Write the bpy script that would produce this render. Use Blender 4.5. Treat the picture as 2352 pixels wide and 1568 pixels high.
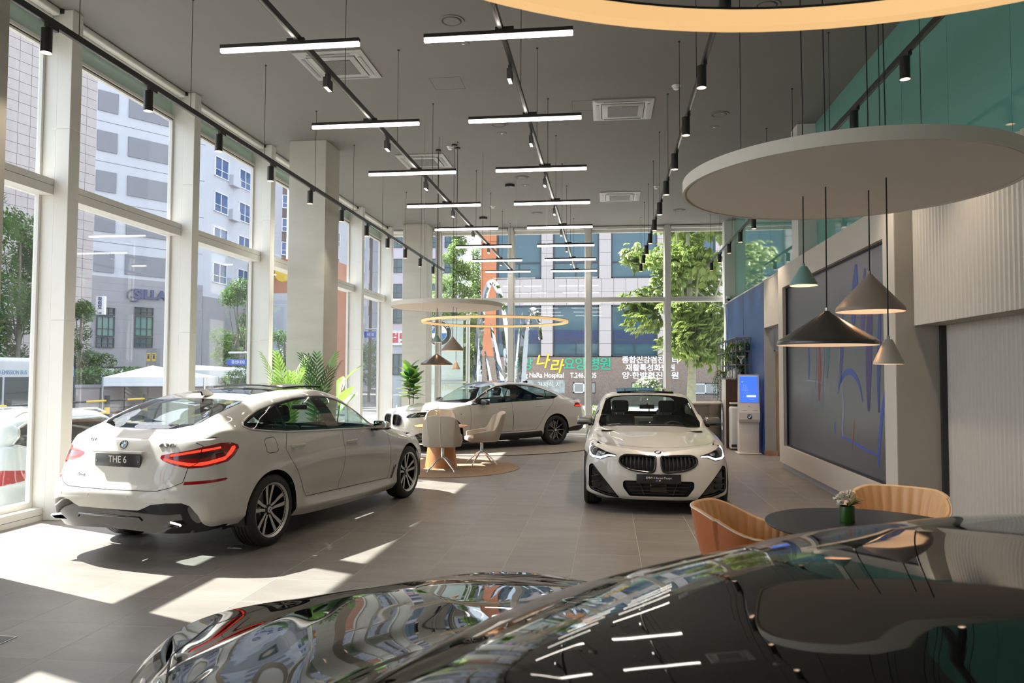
import bpy, bmesh, math, random
import numpy as np
from mathutils import Vector, Matrix
from mathutils.bvhtree import BVHTree

for _o in list(bpy.data.objects):
    bpy.data.objects.remove(_o)
SC = bpy.context.scene
COL = SC.collection
PI = math.pi
rnd = random.Random(7)

# ---------------------------------------------------------------- camera
CAMH, FPX = 1.704, 1729.0
PITCH, YAW, ROLL = 0.04215, 0.1259, 0.00458
_F = Vector((-math.sin(YAW) * math.cos(PITCH), math.cos(YAW) * math.cos(PITCH), math.sin(PITCH)))
_R0 = Vector((math.cos(YAW), math.sin(YAW), 0))
_U0 = _R0.cross(_F)
_R = math.cos(ROLL) * _R0 + math.sin(ROLL) * _U0
_U = -math.sin(ROLL) * _R0 + math.cos(ROLL) * _U0
cam_data = bpy.data.cameras.new('camera')
cam_data.sensor_width = 36.0
cam_data.lens = FPX / 2352 * 36.0
cam_data.clip_start = 0.05
cam_data.clip_end = 400
cam_data.dof.use_dof = True
cam_data.dof.focus_distance = 8.5
cam_data.dof.aperture_fstop = 8.0
cam = bpy.data.objects.new('camera', cam_data)
COL.objects.link(cam)
cam.matrix_world = Matrix(((_R.x, _U.x, -_F.x, 0), (_R.y, _U.y, -_F.y, 0), (_R.z, _U.z, -_F.z, CAMH), (0, 0, 0, 1)))
SC.camera = cam

# ---------------------------------------------------------------- world, sun, exposure
world = bpy.data.worlds.new('sky')
SC.world = world
world.use_nodes = True
_nt = world.node_tree
_nt.nodes.clear()
_bg = _nt.nodes.new('ShaderNodeBackground')
_out = _nt.nodes.new('ShaderNodeOutputWorld')
_sky = _nt.nodes.new('ShaderNodeTexSky')
_sky.sky_type = 'NISHITA'
_sky.sun_disc = False
SUN_DIR = Vector((0.81, -0.308, -1.0)).normalized()
_sky.sun_elevation = math.asin(-SUN_DIR.z)
_sky.sun_rotation = math.atan2(-SUN_DIR.x, -SUN_DIR.y)
_sky.altitude = 60
_sky.air_density = 1.0
_sky.dust_density = 2.5
_sky.ozone_density = 1.0
_mixw = _nt.nodes.new('ShaderNodeMix')
_mixw.data_type = 'RGBA'
_mixw.inputs[0].default_value = 0.62
_mixw.inputs[7].default_value = (3.2, 3.25, 3.5, 1)     # thin bright haze
_nt.links.new(_sky.outputs[0], _mixw.inputs[6])
_nt.links.new(_mixw.outputs[2], _bg.inputs[0])
_bg.inputs[1].default_value = 0.30
_nt.links.new(_bg.outputs[0], _out.inputs[0])

sun_data = bpy.data.lights.new('sun', 'SUN')
sun_data.energy = 8.0
sun_data.angle = math.radians(0.53)
sun_data.color = (1.0, 0.955, 0.89)
sun = bpy.data.objects.new('sun', sun_data)
COL.objects.link(sun)
sun.location = (-20, 10, 26)
sun.rotation_euler = SUN_DIR.to_track_quat('-Z', 'Y').to_euler()

SC.view_settings.view_transform = 'Standard'
SC.view_settings.look = 'None'
SC.view_settings.gamma = 1.0
SC.view_settings.use_curve_mapping = False
SC.view_settings.exposure = 1.5
SC.cycles.use_denoising = True
SC.cycles.max_bounces = 10
SC.cycles.diffuse_bounces = 5
SC.cycles.glossy_bounces = 5
SC.cycles.transmission_bounces = 6
SC.cycles.transparent_max_bounces = 28
SC.cycles.caustics_reflective = False
SC.cycles.caustics_refractive = False
SC.cycles.sample_clamp_indirect = 6.0
SC.cycles.blur_glossy = 0.5

# ---------------------------------------------------------------- materials
_M = {}


def mat(name, col=(.5, .5, .5), rough=.5, metal=0., coat=0., emit=0., ecol=None, noise=0., nscale=8., bump=0., bscale=60.,
        spec=.5, stretch=None, inner=None, col2=None, sheen=0.):
    """Procedural principled material: noise varies the colour, bump adds fine relief."""
    if name in _M:
        return _M[name]
    m = bpy.data.materials.new(name)
    m.use_nodes = True
    nt = m.node_tree
    b = nt.nodes['Principled BSDF']
    c4 = tuple(col) + (1,)
    b.inputs['Base Color'].default_value = c4
    b.inputs['Roughness'].default_value = rough
    b.inputs['Metallic'].default_value = metal
    b.inputs['Specular IOR Level'].default_value = spec
    if coat:
        b.inputs['Coat Weight'].default_value = coat
        b.inputs['Coat Roughness'].default_value = .02
    if sheen:
        b.inputs['Sheen Weight'].default_value = sheen
    if emit:
        b.inputs['Emission Color'].default_value = tuple(ecol or col) + (1,)
        b.inputs['Emission Strength'].default_value = emit
    tc = None
    if noise or bump:
        tc = nt.nodes.new('ShaderNodeTexCoord')
        mp = nt.nodes.new('ShaderNodeMapping')
        if stretch:
            mp.inputs['Scale'].default_value = stretch
        nt.links.new(tc.outputs['Object'], mp.inputs[0])
    if noise:
        n = nt.nodes.new('ShaderNodeTexNoise')
        n.inputs['Scale'].default_value = nscale
        n.inputs['Detail'].default_value = 6
        nt.links.new(mp.outputs[0], n.inputs['Vector'])
        r = nt.nodes.new('ShaderNodeMix')
        r.data_type = 'RGBA'
        lo = tuple(max(0, v * (1 - noise)) for v in col) if col2 is None else tuple(col2)
        hi = tuple(min(1, v * (1 + noise)) for v in col) if col2 is None else tuple(col)
        r.inputs[6].default_value = lo + (1,)
        r.inputs[7].default_value = hi + (1,)
        rp = nt.nodes.new('ShaderNodeMapRange')
        rp.inputs[1].default_value = .3
        rp.inputs[2].default_value = .7
        nt.links.new(n.outputs[0], rp.inputs[0])
        nt.links.new(rp.outputs[0], r.inputs[0])
        nt.links.new(r.outputs[2], b.inputs['Base Color'])
    if bump:
        n2 = nt.nodes.new('ShaderNodeTexNoise')
        n2.inputs['Scale'].default_value = bscale
        n2.inputs['Detail'].default_value = 4
        nt.links.new(mp.outputs[0], n2.inputs['Vector'])
        bp = nt.nodes.new('ShaderNodeBump')
        bp.inputs['Strength'].default_value = bump
        bp.inputs['Distance'].default_value = .01
        nt.links.new(n2.outputs[0], bp.inputs['Height'])
        nt.links.new(bp.outputs[0], b.inputs['Normal'])
    if inner is not None:      # trimmed inner side of a painted body panel
        ge = nt.nodes.new('ShaderNodeNewGeometry')
        ib = nt.nodes.new('ShaderNodeBsdfDiffuse')
        ib.inputs[0].default_value = tuple(inner) + (1,)
        mx = nt.nodes.new('ShaderNodeMixShader')
        out = [q for q in nt.nodes if q.type == 'OUTPUT_MATERIAL'][0]
        nt.links.new(ge.outputs['Backfacing'], mx.inputs[0])
        nt.links.new(b.outputs[0], mx.inputs[1])
        nt.links.new(ib.outputs[0], mx.inputs[2])
        nt.links.new(mx.outputs[0], out.inputs[0])
    _M[name] = m
    return m


def glass_mat(name, tint=(1, 1, 1), refl=1.0, rough=0.0, ior=1.45, haze=0.0, hcol=(.8, .85, .85)):
    """Thin sheet glass: straight-through transmission with a tint plus Fresnel reflection."""
    if name in _M:
        return _M[name]
    m = bpy.data.materials.new(name)
    m.use_nodes = True
    nt = m.node_tree
    nt.nodes.clear()
    out = nt.nodes.new('ShaderNodeOutputMaterial')
    tr = nt.nodes.new('ShaderNodeBsdfTransparent')
    tr.inputs[0].default_value = tuple(tint) + (1,)
    gl = nt.nodes.new('ShaderNodeBsdfGlossy')
    gl.inputs['Roughness'].default_value = rough
    gl.inputs['Color'].default_value = (refl, refl, refl, 1)
    fr = nt.nodes.new('ShaderNodeFresnel')
    ge = nt.nodes.new('ShaderNodeNewGeometry')
    inv = nt.nodes.new('ShaderNodeMapRange')        # same index from both sides of the sheet
    inv.inputs[3].default_value = ior
    inv.inputs[4].default_value = 1 / ior
    nt.links.new(ge.outputs['Backfacing'], inv.inputs[0])
    nt.links.new(inv.outputs[0], fr.inputs[0])
    base = tr
    if haze:
        df = nt.nodes.new('ShaderNodeBsdfDiffuse')
        df.inputs[0].default_value = tuple(hcol) + (1,)
        hm = nt.nodes.new('ShaderNodeMixShader')
        hm.inputs[0].default_value = haze
        nt.links.new(tr.outputs[0], hm.inputs[1])
        nt.links.new(df.outputs[0], hm.inputs[2])
        base = hm
    mx = nt.nodes.new('ShaderNodeMixShader')
    nt.links.new(fr.outputs[0], mx.inputs[0])
    nt.links.new(base.outputs[0], mx.inputs[1])
    nt.links.new(gl.outputs[0], mx.inputs[2])
    nt.links.new(mx.outputs[0], out.inputs[0])
    _M[name] = m
    return m


# ---------------------------------------------------------------- mesh builder
class MB:
    def __init__(s):
        s.v = []
        s.f = []

    def add(s, verts, faces):
        o = len(s.v)
        s.v += [tuple(p) for p in verts]
        s.f += [tuple(i + o for i in f) for f in faces]
        return s

    def box(s, x0, y0, z0, x1, y1, z1):
        V = [(x0, y0, z0), (x1, y0, z0), (x1, y1, z0), (x0, y1, z0), (x0, y0, z1), (x1, y0, z1), (x1, y1, z1), (x0, y1, z1)]
        return s.add(V, [(0, 3, 2, 1), (4, 5, 6, 7), (0, 1, 5, 4), (1, 2, 6, 5), (2, 3, 7, 6), (3, 0, 4, 7)])

    def cbox(s, cx, cy, cz, sx, sy, sz, rz=0, ry=0, rx=0):
        R = Matrix.Rotation(rz, 3, 'Z') @ Matrix.Rotation(ry, 3, 'Y') @ Matrix.Rotation(rx, 3, 'X')
        b = MB().box(-sx / 2, -sy / 2, -sz / 2, sx / 2, sy / 2, sz / 2)
        return s.add([R @ Vector(p) + Vector((cx, cy, cz)) for p in b.v], b.f)

    def rbox(s, cx, cy, cz, sx, sy, sz, r=.02, seg=2, rz=0, ry=0, rx=0):
        """box with rounded edges"""
        bm = bmesh.new()
        bmesh.ops.create_cube(bm, size=1)
        for v in bm.verts:
            v.co = Vector((v.co.x * sx, v.co.y * sy, v.co.z * sz))
        r = min(r, .49 * min(sx, sy, sz))
        bmesh.ops.bevel(bm, geom=bm.edges[:], offset=r, segments=seg, profile=.5, affect='EDGES')
        R = Matrix.Rotation(rz, 3, 'Z') @ Matrix.Rotation(ry, 3, 'Y') @ Matrix.Rotation(rx, 3, 'X')
        bm.verts.index_update()
        V = [R @ v.co + Vector((cx, cy, cz)) for v in bm.verts]
        F = [tuple(v.index for v in f.verts) for f in bm.faces]
        bm.free()
        return s.add(V, F)

    def cyl(s, p0, p1, r0, r1=None, n=16, cap=True):
        r1 = r0 if r1 is None else r1
        p0, p1 = Vector(p0), Vector(p1)
        d = (p1 - p0).normalized()
        a = d.orthogonal().normalized()
        b = d.cross(a)
        V = []
        for p, r in ((p0, r0), (p1, r1)):
            for i in range(n):
                t = 2 * PI * i / n
                V.append(p + a * (r * math.cos(t)) + b * (r * math.sin(t)))
        F = [(i, (i + 1) % n, n + (i + 1) % n, n + i) for i in range(n)]
        if cap:
            F += [tuple(range(n))[::-1], tuple(range(n, 2 * n))]
        return s.add(V, F)

    def tube(s, pts, r, n=8, closed=False, cap=True):
        pts = [Vector(p) for p in pts]
        m = len(pts)
        rr = r if isinstance(r, (list, tuple)) else [r] * m
        V, F = [], []
        up = None
        for i, p in enumerate(pts):
            q0 = pts[i - 1] if (i > 0 or closed) else p
            q1 = pts[(i + 1) % m] if (i < m - 1 or closed) else p
            d = (q1 - q0)
            d = d.normalized() if d.length > 1e-9 else Vector((0, 0, 1))
            if up is None:
                up = d.orthogonal().normalized()
            a = (up - d * up.dot(d))
            a = a.normalized() if a.length > 1e-6 else d.orthogonal().normalized()
            up = a
            b = d.cross(a)
            for k in range(n):
                t = 2 * PI * k / n
                V.append(p + a * (rr[i] * math.cos(t)) + b * (rr[i] * math.sin(t)))
        for i in range(m if closed else m - 1):
            j = (i + 1) % m
            for k in range(n):
                F.append((i * n + k, i * n + (k + 1) % n, j * n + (k + 1) % n, j * n + k))
        if cap and not closed:
            F += [tuple(range(n))[::-1], tuple(range((m - 1) * n, m * n))]
        return s.add(V, F)

    def lathe(s, prof, n=32, c=(0, 0, 0), axis='Z', a0=0, a1=2 * PI):
        """revolve (r, h) pairs about an axis through c"""
        full = abs(a1 - a0 - 2 * PI) < 1e-6
        cols = n if full else n + 1
        V, F = [], []
        for i in range(cols):
            t = a0 + (a1 - a0) * i / n
            for r, h in prof:
                if axis == 'Z':
                    V.append((c[0] + r * math.cos(t), c[1] + r * math.sin(t), c[2] + h))
                elif axis == 'Y':
                    V.append((c[0] + r * math.cos(t), c[1] + h, c[2] + r * math.sin(t)))
                else:
                    V.append((c[0] + h, c[1] + r * math.cos(t), c[2] + r * math.sin(t)))
        k = len(prof)
        for i in range(n):
            j = (i + 1) % cols
            for q in range(k - 1):
                f = (i * k + q, j * k + q, j * k + q + 1, i * k + q + 1)
                F.append(f if axis != 'Y' else f[::-1])
        return s.add(V, F)

    def prism(s, poly, z0, z1, axis='Z'):
        """extrude a 2D polygon; axis Z: (x,y), Y: (x,z), X: (y,z)"""
        n = len(poly)

        def P(a, b, h):
            return (a, b, h) if axis == 'Z' else ((a, h, b) if axis == 'Y' else (h, a, b))
        V = [P(a, b, z0) for a, b in poly] + [P(a, b, z1) for a, b in poly]
        F = [tuple(range(n))[::-1], tuple(range(n, 2 * n))]
        F += [(i, (i + 1) % n, n + (i + 1) % n, n + i) for i in range(n)]
        return s.add(V, F)

    def grid(s, P):
        """P[i][j] points -> quads"""
        n, m = len(P), len(P[0])
        return s.add([p for row in P for p in row],
                     [(i * m + j, (i + 1) * m + j, (i + 1) * m + j + 1, i * m + j + 1) for i in range(n - 1) for j in range(m - 1)])

    def xform(s, M):
        s.v = [tuple(M @ Vector(p)) for p in s.v]
        return s

    def mesh(s, name, m, smooth=None):
        me = bpy.data.meshes.new(name)
        me.from_pydata(s.v, [], s.f)
        if m:
            me.materials.append(m)
        if smooth is not None:
            me.shade_smooth()
            me.set_sharp_from_angle(angle=math.radians(smooth))
        me.update()
        return me

    def build(s, name, m, parent=None, smooth=None, loc=None, rz=0, fixn=False):
        me = s.mesh(name, m, smooth)
        if fixn:
            bm = bmesh.new()
            bm.from_mesh(me)
            bmesh.ops.recalc_face_normals(bm, faces=bm.faces[:])
            bm.to_mesh(me)
            bm.free()
        return link(name, me, parent, loc, rz)


def link(name, data, parent=None, loc=None, rz=0):
    o = bpy.data.objects.new(name, data)
    COL.objects.link(o)
    if parent is not None:
        o.parent = parent
    if loc is not None:
        o.location = loc
    if rz:
        o.rotation_euler = (0, 0, rz)
    return o


def thing(name, label, cat, loc=(0, 0, 0), rz=0, group=None):
    o = link(name, None, None, loc, rz)
    return tag(o, label, cat, group)


def tag(o, label, cat, group=None):
    o['label'] = label
    o['category'] = cat
    if group:
        o['group'] = group
    return o


def struct(o):
    o['kind'] = 'structure'
    return o


def kids(o):
    return [c for c in bpy.data.objects if c.parent == o]


def copy_tree(o, loc=None, rz=None, label=None, group=None, _par=None, _map=None):
    if _map is None:
        _map = {}
        for c in bpy.data.objects:
            if c.parent is not None:
                _map.setdefault(c.parent.name, []).append(c)
    c = o.copy()
    COL.objects.link(c)
    if _par is not None:
        c.parent = _par
    if loc is not None:
        c.location = loc
    if rz is not None:
        c.rotation_euler = (0, 0, rz)
    if label:
        c['label'] = label
    if group:
        c['group'] = group
    for k in _map.get(o.name, []):
        copy_tree(k, _par=c, _map=_map)
    return c


def text_obj(name, body, size, m, parent=None, M=None, extrude=.002, align='CENTER', width=None, shear=0, bold=0.0, bevel=0):
    """lettering turned into a mesh; M places it (x right, y up, z towards the reader)"""
    cu = bpy.data.curves.new(name, 'FONT')
    cu.body = body
    cu.size = size
    cu.align_x = align
    cu.align_y = 'CENTER'
    cu.extrude = extrude
    cu.offset = bold
    cu.shear = shear
    cu.resolution_u = 4
    ob = bpy.data.objects.new(name, cu)
    COL.objects.link(ob)
    bpy.context.view_layer.update()
    dg = bpy.context.evaluated_depsgraph_get()
    me = bpy.data.meshes.new_from_object(ob.evaluated_get(dg))
    bpy.data.objects.remove(ob)
    bpy.data.curves.remove(cu)
    if width and len(me.vertices):
        xs = [v.co.x for v in me.vertices]
        k = width / (max(xs) - min(xs))
        for v in me.vertices:
            v.co.x *= k
    me.materials.clear()
    me.materials.append(m)
    if M is not None:
        me.transform(M)
    me.name = name
    return link(name, me, parent)


def frame_mat(o, xdir, ydir):
    """matrix with local x,y axes along the given directions"""
    x = Vector(xdir).normalized()
    y = Vector(ydir).normalized()
    z = x.cross(y)
    return Matrix(((x.x, y.x, z.x, o[0]), (x.y, y.y, z.y, o[1]), (x.z, y.z, z.z, o[2]), (0, 0, 0, 1)))
# ================================================================= car body builder
# car frame: x forward from the rear axle, y to the left, z up


def makima(keys, x):
    k = sorted(keys)
    X = np.array([a for a, _ in k], float)
    Y = np.array([b for _, b in k], float)
    if len(X) == 1:
        return np.full_like(np.asarray(x, float), Y[0])
    d = np.diff(Y) / np.diff(X)
    n = len(X)
    if n == 2:
        t = np.array([d[0], d[0]])
    else:
        e = np.concatenate([[3 * d[0] - 2 * d[1], 2 * d[0] - d[1]], d, [2 * d[-1] - d[-2], 3 * d[-1] - 2 * d[-2]]])
        w1 = np.abs(e[3:] - e[2:-1]) + np.abs(e[3:] + e[2:-1]) / 2
        w2 = np.abs(e[1:-2] - e[:-3]) + np.abs(e[1:-2] + e[:-3]) / 2
        w = w1 + w2
        w[w < 1e-9] = 1
        t = (w1 * e[1:-2] + w2 * e[2:-1]) / w
        t = np.where((w1 + w2) < 1e-9, 0, t)
    x = np.asarray(x, float)
    i = np.clip(np.searchsorted(X, x) - 1, 0, n - 2)
    h = X[i + 1] - X[i]
    u = (x - X[i]) / h
    r = ((2 * u ** 3 - 3 * u ** 2 + 1) * Y[i] + (u ** 3 - 2 * u ** 2 + u) * h * t[i]
         + (-2 * u ** 3 + 3 * u ** 2) * Y[i + 1] + (u ** 3 - u ** 2) * h * t[i + 1])
    r = np.where(x < X[0], Y[0] + t[0] * (x - X[0]), r)
    return np.where(x > X[-1], Y[-1] + t[-1] * (x - X[-1]), r)


def column_spline(P, sub, sharp):
    """P: list of (n,3) control rows -> dense rows by chordal Hermite; sharp[i] in 0..1 breaks the tangent at row i"""
    m = len(P)
    L = [np.maximum(np.linalg.norm(P[i + 1] - P[i], axis=1), 1e-4)[:, None] for i in range(m - 1)]
    out = [P[0]]
    for i in range(m - 1):
        c = (P[i + 1] - P[i])

        def tang(j):
            if j == 0 or j == m - 1:
                return None
            a = (P[j] - P[j - 1]) / L[j - 1]
            b = (P[j + 1] - P[j]) / L[j]
            return (a * L[j] + b * L[j - 1]) / (L[j] + L[j - 1])
        t0, t1 = tang(i), tang(i + 1)
        u0 = c / L[i]
        t0 = u0 if t0 is None else t0 * (1 - sharp[i]) + u0 * sharp[i]
        t1 = u0 if t1 is None else t1 * (1 - sharp[i + 1]) + u0 * sharp[i + 1]
        for k in range(1, sub[i] + 1):
            u = k / sub[i]
            out.append((2 * u ** 3 - 3 * u ** 2 + 1) * P[i] + (u ** 3 - 2 * u ** 2 + u) * L[i] * t0
                       + (-2 * u ** 3 + 3 * u ** 2) * P[i + 1] + (u ** 3 - u ** 2) * L[i] * t1)
    return out


def wrap_curve(xc, yc, zc, xe, ze, n, phi, side):
    """plan-view superellipse from the corner (xc,yc,zc) round to the centre (xe,0,ze)"""
    s, c = np.sin(phi), np.cos(phi)
    x = xc + (xe - xc) * np.maximum(s, 0) ** (2 / n)
    y = yc * np.maximum(c, 0) ** (2 / n)
    k = 1 - y / yc
    k = k * k * (3 - 2 * k)
    z = zc + (ze - zc) * k
    return np.stack([x, y, z], 1)


class Car:
    def __init__(s, spec, ncol=130, nwrap=22, sub=5):
        s.spec = spec
        R, Ls = spec['rings'], spec['lines']
        xr, xf = spec['xr'], spec['xf']
        T = len(R)
        t = np.linspace(0, 1, ncol)
        X = xr + (xf - xr) * t
        rows = []
        nf, nr = spec.get('nf', 2.4), spec.get('nr', 2.8)
        phi = np.linspace(0, PI / 2, nwrap)
        wf, wr = [], []
        for r in R:
            y, z = makima(r['y'], X), makima(r['z'], X)
            rows.append(np.stack([X, y, z], 1))
            wf.append(wrap_curve(xf, y[-1], z[-1], r['nose'][0], r['nose'][1], r.get('nf', nf), phi, 1))
            wr.append(wrap_curve(xr, y[0], z[0], r['tail'][0], r['tail'][1], r.get('nr', nr), phi, -1))
        top_f, top_r = wf[-1], wr[-1]

        def edge(curve, fr):
            y = fr * curve[0, 1]
            yy = curve[::-1, 1]
            return np.array([np.interp(y, yy, curve[::-1, 0]), y, np.interp(y, yy, curve[::-1, 2])])
        for l in Ls:
            ef, er = edge(top_f, l['ef']), edge(top_r, l['er'])
            x = er[0] + (ef[0] - er[0]) * t
            zk = [(er[0], er[2])] + [k for k in l['z'] if er[0] + .02 < k[0] < ef[0] - .02] + [(ef[0], ef[2])]
            z = makima(zk, x)
            if l['y'] is None:
                y = np.zeros_like(x)
            else:
                yk = [(er[0], er[1])] + [k for k in l['y'] if er[0] + .02 < k[0] < ef[0] - .02] + [(ef[0], ef[1])]
                y = makima(yk, x)
            rows.append(np.stack([x, y, z], 1))
        hf = spec.get('hood_flat')
        if hf:                                   # even out the bonnet between its edge, crease and centre line
            w = np.clip((X - hf[0]) / (hf[1] - hf[0]), 0, 1)
            w = w * w * (3 - 2 * w)
            we = np.clip((X[-1] - X) / .22, 0, 1)
            w = (w * we * we * (3 - 2 * we))[:, None]
            e0, c3, c5 = rows[T - 1], rows[T + 2], rows[T + 4]
            for q, (a, b, tt, cr) in ((T, (e0, c3, .33, .010)), (T + 1, (e0, c3, .67, .010)), (T + 3, (c3, c5, .5, .006))):
                f = a * (1 - tt) + b * tt + np.array([0, 0, cr])
                rows[q] = rows[q] * (1 - w) + f * w
        sharp = [r.get('k', 0) for r in R] + [l.get('k', 0) for l in Ls]
        subs = [r.get('sub', sub) for r in R] + [l.get('sub', sub) for l in Ls]
        side = column_spline(rows, subs, sharp)
        nT = sum(subs[:T - 1])               # dense row index of the tub's top ring

        def wrapgrid(w, inx):
            g = w[-1] * np.array([1, .9, 1]) + np.array([inx, 0, .02])
            d = column_spline(w + [g], subs[:T - 1] + [2], sharp[:T] + [0])
            d = d[:nT + 2]
            lip = d[nT] * np.array([1, .985, 1]) + np.array([inx * .15, 0, -.008])
            d[nT + 1] = lip
            return d
        F = wrapgrid(wf, -.1)
        B = wrapgrid(wr, .1)
        V, faces, rowid = [], [], []
        nr_ = len(side)
        idx = np.arange(nr_ * ncol).reshape(nr_, ncol)
        for r in side:
            V += [tuple(p) for p in r]
        for i in range(nr_ - 1):
            for j in range(ncol - 1):
                faces.append((idx[i, j], idx[i, j + 1], idx[i + 1, j + 1], idx[i + 1, j]))
                rowid.append(i)
        for D, col, flip in ((F, ncol - 1, 0), (B, 0, 1)):
            base = len(V)
            ix = np.zeros((nT + 2, nwrap), int)
            for i in range(nT + 2):
                for j in range(nwrap):
                    if j == 0 and i <= nT:
                        ix[i, j] = idx[i, col]
                    else:
                        ix[i, j] = len(V)
                        p = D[i][j]
                        V.append((p[0], 0.0 if j == nwrap - 1 else p[1], p[2]))
            for i in range(nT + 1):
                for j in range(nwrap - 1):
                    q = (ix[i, j], ix[i, j + 1], ix[i + 1, j + 1], ix[i + 1, j])
                    faces.append(q[::-1] if flip else q)
                    rowid.append(1000 + i)
        V = np.array(V)
        # area weighted normals, mirrored at y = 0
        N = np.zeros_like(V)
        Fa = np.array(faces)[:, ::-1]
        faces = [tuple(f) for f in Fa]
        n = np.cross(V[Fa[:, 2]] - V[Fa[:, 0]], V[Fa[:, 3]] - V[Fa[:, 1]])
        for k in range(4):
            np.add.at(N, Fa[:, k], n)
        ctr = V[:, 1] < 1e-4
        N[ctr, 1] = 0
        # share normals between the top edge of the wraps and the ends of the upper lines
        N /= np.maximum(np.linalg.norm(N, axis=1), 1e-12)[:, None]
        s.V, s.N, s.Fq, s.nT = V, N, Fa, nT
        s.subs = subs
        s.T = T
        s.bvh = BVHTree.FromPolygons([tuple(p) for p in V], [tuple(int(q) for q in f) for f in faces])
        bm = bmesh.new()
        lay = bm.verts.layers.float_vector.new('nrm')
        vs = [bm.verts.new(p) for p in V]
        for v, q in zip(vs, N):
            v[lay] = q
        pid = bm.faces.layers.int.new('part')
        rid = bm.faces.layers.int.new('row')
        for f, r in zip(faces, rowid):
            try:
                fc = bm.faces.new([vs[int(q)] for q in f])
            except ValueError:
                continue
            fc[rid] = r
        s.bm, s.lay, s.pid, s.rid = bm, lay, pid, rid
        s.parts = {'body': 0}
        s.O = None

    def row_of(s, k):
        """dense row index where control row k sits"""
        return sum(s.subs[:k])

    # --- projection: ('side'|'front'|'rear'|'top'|angle) gives a 2D view of the body
    def proj2(s, ax):
        if ax == 'side':
            return Vector((1, 0, 0)), Vector((0, 0, 1))
        if ax == 'front' or ax == 'rear':
            return Vector((0, 1, 0)), Vector((0, 0, 1))
        if ax == 'top':
            return Vector((1, 0, 0)), Vector((0, 1, 0))
        a = ax                                   # view from angle a (radians) about z
        return Vector((-math.sin(a), math.cos(a), 0)), Vector((0, 0, 1))

    def cut(s, poly, ax, name, pred=None, frm='body'):
        """cut the outline into the shell (exact edges) and move the faces inside it to part `name`"""
        bm, pid = s.bm, s.pid
        e1, e2 = s.proj2(ax)
        d = e1.cross(e2)
        pts = [Vector(p) for p in poly]
        us = [p[0] for p in poly]
        vs = [p[1] for p in poly]
        u0, u1, v0, v1 = min(us) - .02, max(us) + .02, min(vs) - .02, max(vs) + .02
        src = s.parts[frm]
        cand = set()
        for f in bm.faces:
            if f[pid] != src:
                continue
            c = f.calc_center_median()
            if pred and not pred(c, f):
                continue
            uu = [v.co.dot(e1) for v in f.verts]
            vv = [v.co.dot(e2) for v in f.verts]
            if max(uu) > u0 and min(uu) < u1 and max(vv) > v0 and min(vv) < v1:
                cand.add(f)
        n = len(pts)
        for i in range(n):
            a, b = pts[i], pts[(i + 1) % n]
            if (b - a).length < 1e-5:
                continue
            lo_u, hi_u = min(a.x, b.x) - .004, max(a.x, b.x) + .004
            lo_v, hi_v = min(a.y, b.y) - .004, max(a.y, b.y) + .004
            sel = []
            for f in cand:
                uu = [v.co.dot(e1) for v in f.verts]
                if max(uu) < lo_u or min(uu) > hi_u:
                    continue
                vv = [v.co.dot(e2) for v in f.verts]
                if max(vv) < lo_v or min(vv) > hi_v:
                    continue
                sel.append(f)
            if not sel:
                continue
            dirv = e1 * (b - a).x + e2 * (b - a).y
            no = dirv.cross(d).normalized()
            co = e1 * a.x + e2 * a.y
            geom = set(sel)
            for f in sel:
                geom.update(f.edges)
                geom.update(f.verts)
            r = bmesh.ops.bisect_plane(bm, geom=list(geom), dist=1e-5, plane_co=co, plane_no=no)
            cand.difference_update(sel)
            cand.update(g for g in r['geom'] if isinstance(g, bmesh.types.BMFace))
        k = s.parts.setdefault(name, len(s.parts))
        for f in cand:
            if not f.is_valid:
                continue
            c = f.calc_center_median()
            if s.inside(c.dot(e1), c.dot(e2), poly):
                f[pid] = k

    @staticmethod
    def inside(x, y, poly):
        r = False
        j = len(poly) - 1
        for i in range(len(poly)):
            xi, yi = poly[i]
            xj, yj = poly[j]
            if (yi > y) != (yj > y) and x < (xj - xi) * (y - yi) / (yj - yi) + xi:
                r = not r
            j = i
        return r

    def on(s, a, b, ax, side=1):
        """point and normal of the surface seen along an axis"""
        if ax == 'side':
            o, d = Vector((a, 3, b)), Vector((0, -1, 0))
        elif ax == 'front':
            o, d = Vector((9, abs(a), b)), Vector((-1, 0, 0))
        elif ax == 'rear':
            o, d = Vector((-9, abs(a), b)), Vector((1, 0, 0))
        elif ax == 'top':
            o, d = Vector((a, abs(b), 5)), Vector((0, 0, -1))
        else:
            e1, e2 = s.proj2(ax)
            w = Vector((math.cos(ax), math.sin(ax), 0))
            o, d = e1 * a + e2 * b + w * 6, -w
        h = s.bvh.ray_cast(o, d)
        if h[0] is None:
            return None, None
        p, nn = h[0], h[1]
        if nn.dot(d) > 0:
            nn = -nn
        if ax in ('front', 'rear') and a < 0:
            p, nn = Vector((p.x, -p.y, p.z)), Vector((nn.x, -nn.y, nn.z))
        if ax == 'top' and b < 0:
            p, nn = Vector((p.x, -p.y, p.z)), Vector((nn.x, -nn.y, nn.z))
        return p, nn

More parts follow.
